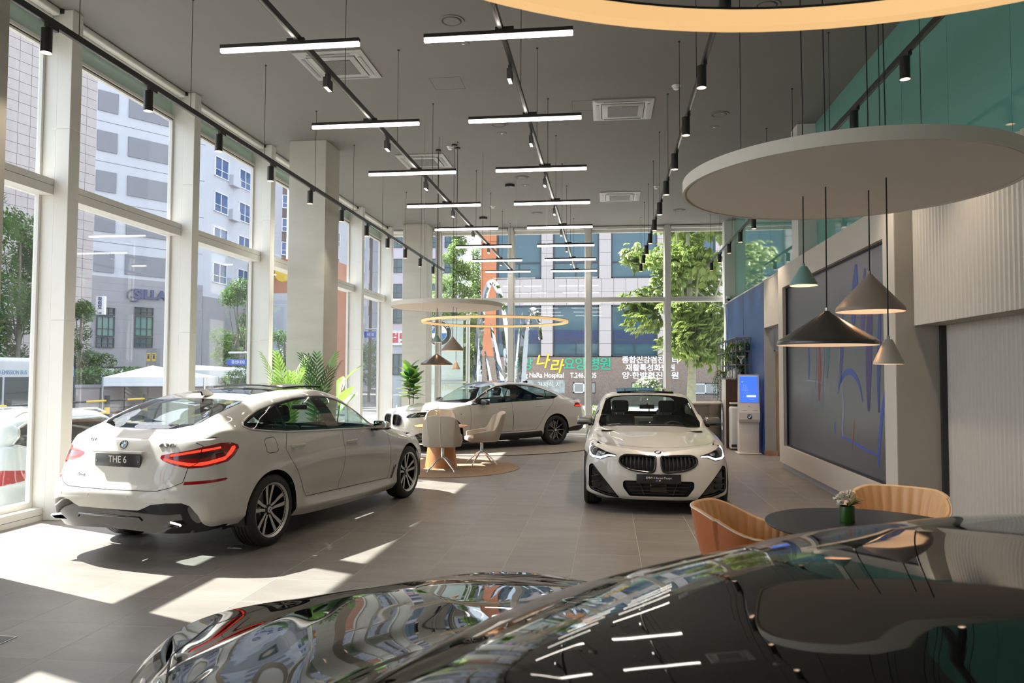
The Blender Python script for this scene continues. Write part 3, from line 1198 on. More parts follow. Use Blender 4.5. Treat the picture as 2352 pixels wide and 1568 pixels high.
    car.cut([(.42, .70), (.60, .725), (.80, .80), (.80, .72), (.62, .655), (.44, .65)], 'front', 'headlamp', fr)
    car.cut([(.03, .72), (.25, .73), (.34, .70), (.33, .58), (.25, .52), (.05, .50)], 'front', 'grille_opening', fr)
    # doors
    fdoor = [(2.515, .985), (2.49, .85), (2.49, .45), (2.44, .345), (1.26, .372), (1.275, .45), (1.345, .62), (1.358, .86), (1.372, 1.04)]
    rdoor = [(1.366, 1.04), (1.352, .86), (1.339, .62), (1.269, .45), (1.254, .372), (.58, .395), (.52, .47), (.40, .68), (.27, .84), (.215, .93), (.29, 1.09)]
    low = lambda c, f: f[car.rid] < car.row_of(7) and c.y > .6
    car.cut(fdoor, 'side', 'front_door', low)
    car.cut(rdoor, 'side', 'rear_door', low)
    gate = [(-.05, .66), (.50, .665), (.60, .69), (.69, .735), (.70, .852), (.76, .90), (.755, 1.04), (.70, 1.07), (.66, 1.12), (.65, 1.16), (-.05, 1.18)]
    car.cut(gate, 'rear', 'tailgate', lambda c, f: c.x < -.58)
    car.cut([(3.80, -.01), (3.76, .35), (3.6, .62), (3.3, .735), (2.75, .775), (2.60, .74), (2.68, .5), (2.74, .25), (2.75, -.01)], 'top', 'bonnet', lambda c, f: c.z > .7 and f[car.rid] < 1000 and f[car.rid] >= car.row_of(6))

    b = car.emit('body', M_WHITE, t, 'car_body')[0]
    car.emit('bonnet', M_WHITE, t)
    for nm in ('front_door', 'rear_door'):
        car.emit(nm, M_WHITE, t, mode='split')
    car.emit('tailgate', M_WHITE, t)
    car.emit('window_frame', M_GLOSSB, t, 'window_surround', move=None)
    car.emit('rear_quarter_glass', G_CARD, t, mode='split')
    car.emit('rear_door_glass', G_CARD, t, mode='split')
    car.emit('front_door_glass', G_CAR, t, mode='split')
    car.emit('windscreen', G_WSCR, t)
    car.emit('rear_window', G_CAR, t)
    car.emit('roof_glass', G_ROOF, t)
    car.emit('rear_apron', M_GLOSSB, t)
    for nm in ('right', 'left'):
        L = car.emit('tail_lamp', M_RED, t, mode=nm)[0]
        car.emit('tail_strip', M_REDGLOW, L, mode=nm)
        car.emit('tail_upper_strip', M_REDGLOW, L, mode=nm)
        car.emit('tail_dark_band', mat('tail_smoked', (.05, .012, .014), .08, coat=1), L, mode=nm)
    car.emit('rear_reflector', M_REDREFL, t, mode='split')
    car.emit('headlamp', M_LAMPIN, t, mode='split')
    car.emit('grille_opening', M_GLOSSB, t, 'grille', move=(-.02, 0, 0))
    # chrome line round the side windows
    ch = MB()
    car.ribbon(ch, dlo, 'side', w=.022, off=.001, closed=True, thick=.004)
    ch.build('window_chrome', M_SATIN, t, smooth=60)
    gp = MB()
    for L, ax, cl in ((fdoor[:-1] + [(1.369, 1.035)], 'side', 0), (rdoor[4:], 'side', 0), (gate[:8], 'rear', 0),
                      ([(.05, 1.06), (-.07, 1.055), (-.10, 1.03), (-.09, .93), (-.05, .91), (.06, .912), (.09, .93), (.08, 1.03), (.05, 1.06)], 'side', 0)):
        car.ribbon(gp, L, ax, w=.006, off=.0009)
    gp.build('panel_gaps', M_GAP, t)
    wp = MB()
    car.ribbon(wp, [(1.11, 1.10), (.985, 1.30), (.93, 1.44)], 'side', w=.004)
    # number plate, badges, sensors, exhausts
    pc, pn = car.on(.0, .90, 'rear')
    px_ = car.on(.26, .90, 'rear')[0].x
    xp = min(pc.x, px_) - .012
    pl = MB().rbox(xp, 0, .90, .014, .515, .128, .012, 2)
    pl = pl.build('number_plate', M_PLATE, t, smooth=40)
    MM = frame_mat((xp - .0075, 0, .913), (0, -1, 0), (.0, 0, 1))
    text_obj('plate_lettering', 'THE 6', .088, M_LETTER, pl, MM, extrude=.0006, width=.205)
    MM2 = frame_mat((xp - .0075, 0, .849), (0, -1, 0), (0, 0, 1))
    text_obj('plate_small_print', 'Sheer Driving Pleasure  BMW Korea', .014, mat('plate_grey', (.5, .5, .5), .4), pl, MM2, extrude=.0004, width=.23)
    for y in (.235, -.235):
        MB().cyl((xp - .006, y, .90), (xp - .010, y, .90), .006, n=10).build('plate_screw', M_SATIN, pl)
    MB().rbox(px_ - .006, 0, .982, .05, .56, .022, .008, 2).build('tailgate_handle', M_WHITE, t, smooth=40)
    pb, nb = car.on(.0, 1.042, 'rear')
    nb = nb.normalized()
    up_ = Vector((0, 0, 1)) - nb * nb.z
    roundel(t, frame_mat(pb + nb * .001, up_.cross(nb), up_), .041)
    for txt, y, z, sz, wd in (('630i', -.475, 1.043, .052, .165), ('GT', .385, 1.075, .04, .075), ('xDrive', .395, .775, .03, .10)):
        p, n = car.on(y, z, 'rear')
        n = n.normalized()
        u = Vector((0, 0, 1)) - n * n.z
        text_obj('model_lettering', txt, sz, M_CHROME, t, frame_mat(p + n * .003, u.cross(n), u), extrude=.003, width=wd)
    for y, z in ((.58, .60), (.22, .61), (-.22, .61), (-.58, .60)):
        p, n = car.on(y, z, 'rear')
        MB().cyl(p - n * .002, p + n * .0025, .011, n=14).build('parking_sensor', mat('sensor_paint', (.62, .61, .58), .4), t)
    for g in (1, -1):
        p = car.on(.60 * g, .40, 'rear')[0]
        x0 = p.x + .004
        o = [(.50, .368), (.52, .408), (.62, .412), (.73, .395), (.745, .380), (.69, .358), (.54, .355)]
        i_ = [(.512, .371), (.527, .399), (.62, .402), (.718, .388), (.727, .379), (.685, .367), (.545, .364)]
        mb = MB()
        V = [(x0, y * g, z - .004) for y, z in o] + [(x0 - .004, y * g, z - .012) for y, z in i_] + [(x0 + .06, y * g, z - .012) for y, z in i_] + [(x0 + .06, y * g, z - .012) for y, z in o]
        n = 7
        F = []
        for k in range(n):
            j = (k + 1) % n
            F += [(k, j, n + j, n + k), (n + k, n + j, 2 * n + j, 2 * n + k), (3 * n + k, 3 * n + j, j, k)]
        ex = mb.add(V, F).build('exhaust_tip', M_CHROME, t)
        MB().add([(x0 + .05, y * g, z - .012) for y, z in i_], [tuple(range(7))]).build('exhaust_bore', M_MATTB, ex)
    # diffuser crease trim
    tr = MB()
    for g in (1,):
        L = [(-.36, .40), (-.34, .428), (0, .432), (.34, .428), (.36, .40)]
        S = [car.on(a, b, 'rear')[0] for a, b in L]
        tr.tube([s_ + Vector((-.004, 0, 0)) for s_ in S], .009, 8)
    tr.build('apron_rib', M_GLOSSB, t, smooth=60)
    # fender vent
    car_v = [(2.46, .345), (2.52, .345), (2.84, .47), (2.86, .50), (2.80, .495), (2.60, .43)]
    vv = MB()
    for g in (1, -1):
        pass
    S = [car.on(a, b, 'side') for a, b in [(2.50, .335), (2.545, .335), (2.65, .50), (2.605, .50)]]
    for g in (1, -1):
        q = [(p.x, (p.y + .003) * g, p.z) for p, n in S]
        vv.add(q, [(0, 1, 2, 3)] if g < 0 else [(3, 2, 1, 0)])
    vv.build('fender_vent', M_GLOSSB, t)
    vt = MB()
    for g in (1, -1):
        P0, P1 = car.on(2.495, .33, 'side')[0], car.on(2.60, .505, 'side')[0]
        vt.tube([(p.x, (p.y + .004) * g, p.z) for p in (P0, P1)], .006, 6)
    vt.build('vent_trim', M_CHROME, t)
    handle(t, car, .42, .945, M_WHITE)
    handle(t, car, 1.52, .898, M_WHITE)
    mirror(t, 2.10, -.90, 1.00, M_WHITE, False, .92)
    mirror(t, 2.10, .90, 1.00, M_WHITE, True, .92)
    fin(t, .17, car.on(.17, 0.001, 'top')[0].z - .004, M_WHITE)
    # raised glass sunroof panel
    P = []
    for x in np.linspace(.80, 1.55, 9):
        P.append([(x, y, 1.552 + .022 * math.cos((x - 1.15) * 2.6) - .03 * (y / .5) ** 2) for y in np.linspace(-.47, .47, 9)])
    sr = MB().grid(P)
    Q = [[(a, b, c - .018) for a, b, c in r] for r in P]
    sr.grid([r[::-1] for r in Q])
    for E in (P[0], P[-1], [r[0] for r in P], [r[-1] for r in P]):
        sr.grid([E, [(a, b, c - .018) for a, b, c in E]])
    sr.build('sunroof_panel', M_GLOSSB, t, smooth=40)
    MB().box(-.50, -.74, .24, 3.6, .74, .28).build('underbody', M_MATTB, t)
    for ax in (0, 3.07):
        arch_liner(t, ax, .395)
        for g in (1, -1):
            make_wheel(t, (ax, g * (.932 - .13), .352), g > 0, w=.265 if ax == 0 else .245)
    cabin(t, 2.25, 1.32, .42)
    car.bm.free()
    return t
# ================================================================= white coupe
CP = dict(
    xr=-.55, xf=2.96, nf=2.7, nr=2.9,
    rings=[
        dict(y=[(-.55, .74), (0, .82), (1, .84), (2, .84), (2.74, .83), (2.96, .79)], z=[(-.55, .24), (.4, .19), (2.3, .17), (2.96, .155)], tail=(-.88, .27), nose=(3.46, .145)),
        dict(y=[(-.55, .83), (0, .905), (.5, .905), (2.3, .895), (2.74, .905), (2.96, .878)], z=[(-.55, .32), (.4, .27), (2.3, .25), (2.96, .225)], tail=(-.95, .36), nose=(3.545, .215), k=.4),
        dict(y=[(-.55, .84), (0, .912), (.5, .89), (1.2, .865), (2.2, .88), (2.74, .91), (2.96, .884)], z=[(-.55, .44), (.4, .36), (2.3, .33), (2.96, .34)], tail=(-.97, .46), nose=(3.56, .34)),
        dict(y=[(-.55, .845), (0, .919), (.5, .905), (1.2, .885), (2.2, .895), (2.74, .919), (2.96, .885)], z=[(-.55, .62), (1, .58), (2.96, .53)], tail=(-.975, .62), nose=(3.555, .50)),
        dict(y=[(-.55, .82), (0, .905), (.5, .905), (1.2, .895), (2.2, .895), (2.74, .908), (2.96, .862)], z=[(-.55, .78), (1, .76), (2.96, .67)], tail=(-.95, .78), nose=(3.53, .63)),
        dict(y=[(-.55, .78), (0, .87), (.5, .885), (1.2, .883), (2.2, .88), (2.74, .880), (2.96, .826)], z=[(-.55, .90), (1, .88), (2.2, .86), (2.74, .81), (2.96, .765)], tail=(-.90, .90), nose=(3.485, .71)),
        dict(y=[(-.55, .70), (0, .80), (.4, .83), (1.2, .845), (2.0, .835), (2.3, .82), (2.74, .80), (2.96, .745)], z=[(-.55, .975), (0, .98), (.5, .965), (1.2, .945), (2.0, .925), (2.5, .895), (2.74, .865), (2.96, .82)], tail=(-.87, .985), nose=(3.40, .755), k=.3),
    ],
    lines=[
        dict(ef=.9, er=.92, y=[(-.3, .745), (0, .775), (.4, .805), (1.2, .82), (1.9, .805), (2.2, .76), (2.7, .67)], z=[(-.3, 1.0), (0, 1.02), (.4, 1.0), (1.2, .98), (1.9, .958), (2.2, .94), (2.7, .872)]),
        dict(ef=.68, er=.8, y=[(-.4, .65), (0, .69), (.5, .735), (1.2, .745), (1.7, .755), (2.05, .70), (2.5, .56), (2.85, .49)], z=[(-.4, 1.03), (0, 1.10), (.5, 1.16), (1.2, 1.17), (1.55, 1.13), (1.85, 1.02), (2.1, .958), (2.5, .90), (2.85, .852)]),
        dict(ef=.46, er=.6, k=.2, y=[(-.5, .52), (0, .56), (.5, .59), (1.0, .60), (1.35, .645), (1.7, .705), (1.95, .73), (2.2, .60), (2.6, .45), (3.0, .37)], z=[(-.5, 1.03), (-.1, 1.16), (.2, 1.27), (.5, 1.365), (.9, 1.392), (1.15, 1.355), (1.5, 1.19), (1.8, 1.035), (2.0, .968), (2.2, .945), (2.6, .905), (3.0, .848)]),
        dict(ef=.24, er=.34, y=[(-.55, .3), (0, .33), (.9, .35), (1.7, .36), (2.2, .32), (3.0, .18)], z=[(-.6, 1.015), (-.45, 1.05), (0, 1.24), (.4, 1.37), (.8, 1.418), (1.1, 1.400), (1.4, 1.28), (1.8, 1.09), (2.05, .985), (2.3, .95), (2.6, .915), (3.0, .855)]),
        dict(ef=0, er=0, y=None, z=[(-.6, 1.02), (-.45, 1.055), (0, 1.25), (.4, 1.375), (.8, 1.424), (1.1, 1.405), (1.35, 1.335), (1.8, 1.10), (2.1, .985), (2.2, .965), (2.6, .925), (3.0, .862)]),
    ])


def front_tube(car, mb, outline, r, ax='front', off=0., closed=True, mirror_=True, sx=1.0):
    S = []
    for a, b in outline:
        p, n = car.on(a, b, ax)
        if p is not None:
            S.append(p + Vector((off, 0, 0)))
    mb.tube(S, r, 6, closed=closed)
    if mirror_:
        mb.tube([(p.x, -p.y, p.z) for p in S], r, 6, closed=closed)


def arches(car, axs, r, rows):
    for ax, yc in axs:
        pr = lambda c, f: f[car.rid] < car.row_of(rows) and c.y > .5
        car.cut(circle_poly(ax, yc, r, n=48), 'side', 'arch', pr)
        car.cut([(ax - r + .007, -.1), (ax + r - .007, -.1), (ax + r, yc), (ax - r, yc)], 'side', 'arch', pr)


def build_coupe(loc, rz):
    car = Car(CP, ncol=130, nwrap=44, sub=6)
    t = thing('car', 'white coupe with black kidney grille facing the room, daytime lights lit', 'car', loc, rz)
    hi = lambda c, f: f[car.rid] < 1000 and f[car.rid] >= car.row_of(8)
    dlo = [(-.12, 1.035), (.1, 1.015), (.6, .998), (1.3, .978), (1.93, .956), (1.80, 1.02), (1.6, 1.13), (1.4, 1.215), (1.15, 1.272), (.9, 1.29), (.6, 1.275), (.3, 1.215), (.05, 1.12)]
    car.cut(dlo, 'side', 'window_frame', lambda c, f: f[car.rid] < 1000 and f[car.rid] > car.row_of(5) and c.y > (.5 if c.z > 1.04 else .74) and not (c.x > 1.8 and c.y < .78))
    ins = inset(dlo, .024)
    car.cut(clip(ins, -1, .60, -1, .52), 'side', 'rear_side_glass', frm='window_frame')
    car.cut(clip(ins, .68, 3, .60, 3), 'side', 'door_glass', frm='window_frame')
    car.cut([(2.135, -.01), (2.11, .3), (2.05, .55), (1.97, .70), (1.85, .716), (1.5, .655), (1.24, .605), (1.19, .4), (1.18, -.01)], 'top', 'windscreen', hi)
    car.cut([(-.44, -.01), (-.42, .38), (-.36, .49), (.16, .52), (.24, .45), (.27, -.01)], 'top', 'rear_window', hi)
    car.cut([(.42, -.01), (.42, .40), (.47, .43), (1.03, .44), (1.07, .40), (1.08, -.01)], 'top', 'roof_glass', hi)
    arches(car, ((0, .335), (2.741, .335)), .375, 6)
    # bonnet
    car.cut([(3.30, -.01), (3.285, .35), (3.16, .62), (2.98, .735), (2.5, .79), (2.16, .77), (2.05, .72), (2.13, .5), (2.175, .25), (2.185, -.01)], 'top', 'bonnet', lambda c, f: c.z > .7 and f[car.rid] < 1000 and f[car.rid] >= car.row_of(6))
    fr = lambda c, f: c.x > 2.75
    kid = round_poly([(.030, .700), (.20, .712), (.40, .715), (.455, .690), (.472, .640), (.43, .585), (.32, .535), (.10, .512), (.052, .525), (.033, .60)], [.02, .1, .06, .04, .05, .08, .1, .04, .03, .05], 3)
    car.cut(kid, 'front', 'grille', fr)
    lamp = round_poly([(.500, .712), (.62, .742), (.73, .782), (.80, .806), (.842, .75), (.845, .69), (.80, .655), (.685, .640), (.60, .682), (.507, .690)], [.01, .05, .05, .02, .03, .03, .03, .03, .03, .01], 3)
    car.cut(lamp, 'front', 'headlamp', fr)
    intake = round_poly([(-.05, .415), (.40, .412), (.425, .395), (.425, .330), (.345, .225), (-.05, .225)], [0, .02, .02, .02, .02, 0], 2)
    car.cut(intake, 'front', 'lower_intake', fr)
    tri = round_poly([(.795, .590), (.838, .56), (.845, .30), (.815, .262), (.60, .205), (.462, .192), (.60, .36)], [.03, .03, .03, .04, .03, .02, .3], 3)
    car.cut(tri, 'front', 'side_intake', fr)
    spl = [(-.05, .1), (-.05, .178), (.34, .178), (.50, .190), (.62, .175), (.75, .20), (.95, .235), (.95, .1)]
    car.cut(spl, 'front', 'splitter', lambda c, f: c.x > 2.96)
    car.cut([(.55, .05), (3, .05), (3, .245), (.55, .285)], 'side', 'side_skirt', lambda c, f: c.y > .6 and .3 < c.x < 2.4)
    door = [(2.06, .96), (2.02, .85), (2.05, .6), (2.0, .36), (1.9, .31), (.80, .335), (.72, .42), (.66, .60), (.62, .80), (.63, 1.0)]
    car.cut(door, 'side', 'door', lambda c, f: f[car.rid] < car.row_of(7) and c.y > .6)
    car.cut([(-.05, .66), (.62, .67), (.66, .8), (.64, 1.0), (-.05, 1.05)], 'rear', 'boot_lid', lambda c, f: c.x < -.5)
    car.cut([(.35, .80), (.7, .84), (.76, .80), (.74, .74), (.5, .73), (.36, .755)], 'rear', 'tail_lamp', lambda c, f: c.x < -.5)

    car.emit('body', M_WHITE, t, 'car_body')
    car.emit('bonnet', M_WHITE, t)
    car.emit('door', M_WHITE, t, 'door', mode='split')
    car.emit('boot_lid', M_WHITE, t)
    car.emit('tail_lamp', M_RED, t, mode='split')
    car.emit('window_frame', M_GLOSSB, t, 'window_surround')
    car.emit('rear_side_glass', G_CARD, t, mode='split')
    car.emit('door_glass', G_CAR, t, mode='split')
    car.emit('windscreen', G_CAR, t)
    car.emit('rear_window', G_CAR, t)
    car.emit('roof_glass', G_ROOF, t)
    car.emit('splitter', M_GLOSSB, t, 'front_splitter')
    car.emit('side_skirt', M_MATTB, t, mode='split')
    # windscreen top band and wipers
    # kidneys: recessed backs, frames and vertical bars
    for side in ('left', 'right'):
        g = 1 if side == 'left' else -1
        gr = car.emit('grille', M_MATTB, t, 'kidney_grille', mode=side, move=(-.055, 0, 0))[0]
        fb = MB()
        S = [car.on(a, b, 'front')[0] for a, b in kid]
        fb.tube([(p.x + .002, p.y * g, p.z) for p in S], .0125, 8, closed=True)
        fb.build('grille_surround', M_GLOSSB, gr, smooth=60)
        fb = MB()
        ctr = Vector((0, .25, .61))
        S2 = [Vector((p.x - .006, ctr.y + (p.y - ctr.y) * .945, ctr.z + (p.z - ctr.z) * .90)) for p in S]
        fb.tube([(p.x, p.y * g, p.z) for p in S2], .006, 6, closed=True)
        fb.build('grille_bronze_ring', mat('dark_bronze', (.16, .13, .10), .25, .9), gr, smooth=60)
        for k in range(8):
            y = .085 + k * .048
            zs = [z for z in np.linspace(.50, .73, 60) if Car.inside(y, z, kid)]
            if not zs:
                continue
            P = []
            for q in range(7):
                z = min(zs) + .012 + (max(zs) - min(zs) - .024) * q / 6
                p = car.on(y, z, 'front')[0]
                bulge = .012 * math.sin(PI * q / 6) * (1 if q < 4 else .4)
                P.append([(p.x - .022 + bulge, (y - .012 + bulge * .5) * g, z), (p.x - .010 + bulge, (y + bulge * .5) * g, z), (p.x - .022 + bulge, (y + .012 + bulge * .5) * g, z)])
            mb = MB().grid(P if g < 0 else [r[::-1] for r in P])
            mb.build('grille_bar', M_MATTB, gr, smooth=30)
        # headlamps
        hl = car.emit('headlamp', M_LAMPIN, t, mode=side, move=(-.05, 0, 0))[0]
        MBc = car.emit('headlamp', G_LAMP, hl, 'lamp_cover', mode=side)
        # L shaped light strip
        st = [(.512, .698), (.60, .700), (.632, .690), (.700, .664), (.792, .672), (.822, .692), (.828, .76), (.818, .80)]
        P = []
        for a, b in st:
            p, n = car.on(a, b, 'front')
            P.append(p - Vector((.012, 0, 0)))
        rows = []
        for i, p in enumerate(P):
            d = (P[min(i + 1, len(P) - 1)] - P[max(i - 1, 0)])
            nn = Vector((0, -d.z, d.y)).normalized()
            w = (.007, .010, .011, .012, .013, .012, .010, .005)[i]
            rows.append([(p.x, (p.y - nn.y * w) * g, p.z - nn.z * w), (p.x + .004, p.y * g, p.z), (p.x, (p.y + nn.y * w) * g, p.z + nn.z * w)])
        MB().grid(rows).build('light_strip', M_DRL, hl, smooth=60)
        pj = car.on(.745, .735, 'front')[0]
        MB().lathe([(0, -.02), (.038, -.02), (.045, .0), (.05, -.03)], 20, c=(pj.x - .035, .745 * g, .735), axis='X').build('projector_lens', M_LIGHTG if 'M_LIGHTG' in globals() else M_SATIN, hl, smooth=60)
        p2 = car.on(.66, .725, 'front')[0]
        MB().rbox(p2.x - .045, .665 * g, .725, .02, .07, .035, .008, 2).build('reflector', M_SATIN, hl, smooth=40)
        # side intakes
        si = car.emit('side_intake', M_GLOSSB, t, mode=side, move=(-.06, 0, 0))[0]
        S = [car.on(a, b, 'front')[0] for a, b in tri]
        c0 = sum(S, Vector()) / len(S)
        S2 = [p + (c0 - p) * .12 + Vector((-.012, 0, 0)) for p in S]
        MB().tube([(p.x, p.y * g, p.z) for p in S2], .006, 6, closed=True).build('intake_trim', M_MATTB, si, smooth=60)
        for z in (.30, .37, .44):
            q = car.on(.72, z, 'front')[0]
            MB().cbox(q.x - .04, .73 * g, z, .03, .16, .012, rz=-.5 * g).build('intake_slat', M_MATTB, si)
    li = car.emit('lower_intake', M_MATTB, t, 'lower_grille', move=(-.07, 0, 0))[0]
    for k in range(4):
        z = .255 + k * .042
        wz = .31 + .03 * k
        q = car.on(0, z, 'front')[0]
        MB().cbox(q.x - .05, 0, z, .03, 2 * wz * .98, .010).build('intake_slat', M_GLOSSB, li)
    for y in (-.2, .2):
        q = car.on(.2, .32, 'front')[0]
        MB().cbox(q.x - .035, y, .318, .02, .014, .17, rx=.35 * (1 if y < 0 else -1)).build('intake_strut', M_GLOSSB, li)
    MB().rbox(q.x - .045, 0, .325, .03, .20, .11, .01, 2).build('radar_cover', M_GLOSSB, li, smooth=40)
    # plate
    q = car.on(.25, .44, 'front')[0]
    q0 = car.on(0, .44, 'front')[0]
    xp = q0.x + .012
    pl = MB().rbox(xp - .005, 0, .440, .022, .530, .112, .006, 2).build('number_plate', M_PLATE, t, smooth=40)
    text_obj('plate_lettering', 'BMW 2 Series Coupé', .036, M_LETTER, pl, frame_mat((xp + .0075, 0, .452), (0, 1, 0), (0, 0, 1)), extrude=.0005, width=.302)
    for k, (dy, cc) in enumerate(((-.030, (.10, .35, .7)), (-.022, (.05, .08, .35)), (-.014, (.7, .05, .08)))):
        MB().add([(xp + .0072, dy - .004, .412), (xp + .0072, dy + .003, .412), (xp + .0072, dy + .009, .430), (xp + .0072, dy + .002, .430)], [(0, 1, 2, 3)]).build(
            'plate_stripe', mat('stripe_%d' % k, cc, .4), pl)
    text_obj('plate_mark', 'M', .024, M_LETTER, pl, frame_mat((xp + .0075, .010, .421), (0, 1, 0), (0, 0, 1)), extrude=.0005, shear=.3, bold=.001)
    pb, nb = car.on(.0, .742, 'front')
    nb = nb.normalized()
    u = Vector((0, 0, 1)) - nb * nb.z
    roundel(t, frame_mat(pb + nb * .001, u.cross(nb), u), .041)
    for y, z in ((.66, .62), (-.66, .62)):
        p, n = car.on(y, z, 'front')
        MB().cyl(p - n * .002, p + n * .002, .010, n=12).build('parking_sensor', M_WHITE, t)
    gp = MB()
    car.ribbon(gp, door, 'side', w=.006, off=.0009)
    car.ribbon(gp, [(3.30, 0), (3.285, .35), (3.16, .62), (2.98, .735)], 'top', w=.006, off=.001)
    gp.build('panel_gaps', M_GAP, t)
    tow = MB()
    car.ribbon(tow, [(-.46, .415), (-.46, .46), (-.40, .46), (-.40, .415), (-.46, .415)], 'front', w=.003, off=.0008, both=False)
    tow.build('tow_eye_cover', mat('cover_line', (.35, .34, .33), .5), t)
    wp = MB()
    for y0, y1 in ((-.05, .42), (.46, .06)):
        P = [car.on(2.10 - .10 * (abs(y) / .6) ** 2, y, 'top')[0] + Vector((.03, 0, .008)) for y in np.linspace(y0, y1, 8)]
        wp.tube(P, .009, 6)
    wp.build('wiper', M_MATTB, t, smooth=60)
    handle(t, car, .86, .86, M_WHITE)
    mcap = mat('mirror_cap_grey', (.30, .285, .27), .25, .55, coat=.5)
    mirror(t, 1.66, -.80, .965, mcap, False, 1.0)
    mirror(t, 1.66, .80, .965, mcap, True, 1.0)
    fin(t, .02, car.on(.02, 0.001, 'top')[0].z - .004, M_WHITE)
    P = []
    for x in np.linspace(.10, .98, 9):
        P.append([(x, y, 1.445 + .035 * (1 - x) - .020 * (y / .45) ** 2) for y in np.linspace(-.43, .43, 9)])
    sr = MB().grid(P)
    sr.grid([[(a, b, c - .018) for a, b, c in r][::-1] for r in P])
    for E in (P[0], P[-1], [r[0] for r in P], [r[-1] for r in P]):
        sr.grid([E, [(a, b, c - .018) for a, b, c in E]])
    sr.build('sunroof_panel', mat('roof_glass_panel', (.02, .025, .03), .04, coat=1), t, smooth=40)
    MB().cyl((.98, -.3, 1.42), (.66, -.3, 1.46), .012, n=8).cyl((.98, .3, 1.42), (.66, .3, 1.46), .012, n=8).build('sunroof_arm', M_MATTB, t)
    MB().box(-.55, -.72, .16, 3.2, .72, .22).build('underbody', M_MATTB, t)
    for ax in (0, 2.741):
        arch_liner(t, ax, .378, .88)
        for g in (1, -1):
            make_wheel(t, (ax, g * (.912 - .12), .335), g > 0, r=.335, w=.235, rr=.245, style='dark')
    cabin(t, 1.85, 1.0, .12, sz=.24, w=1.36, zf=.22, mz=1.215)
    car.bm.free()
    return t
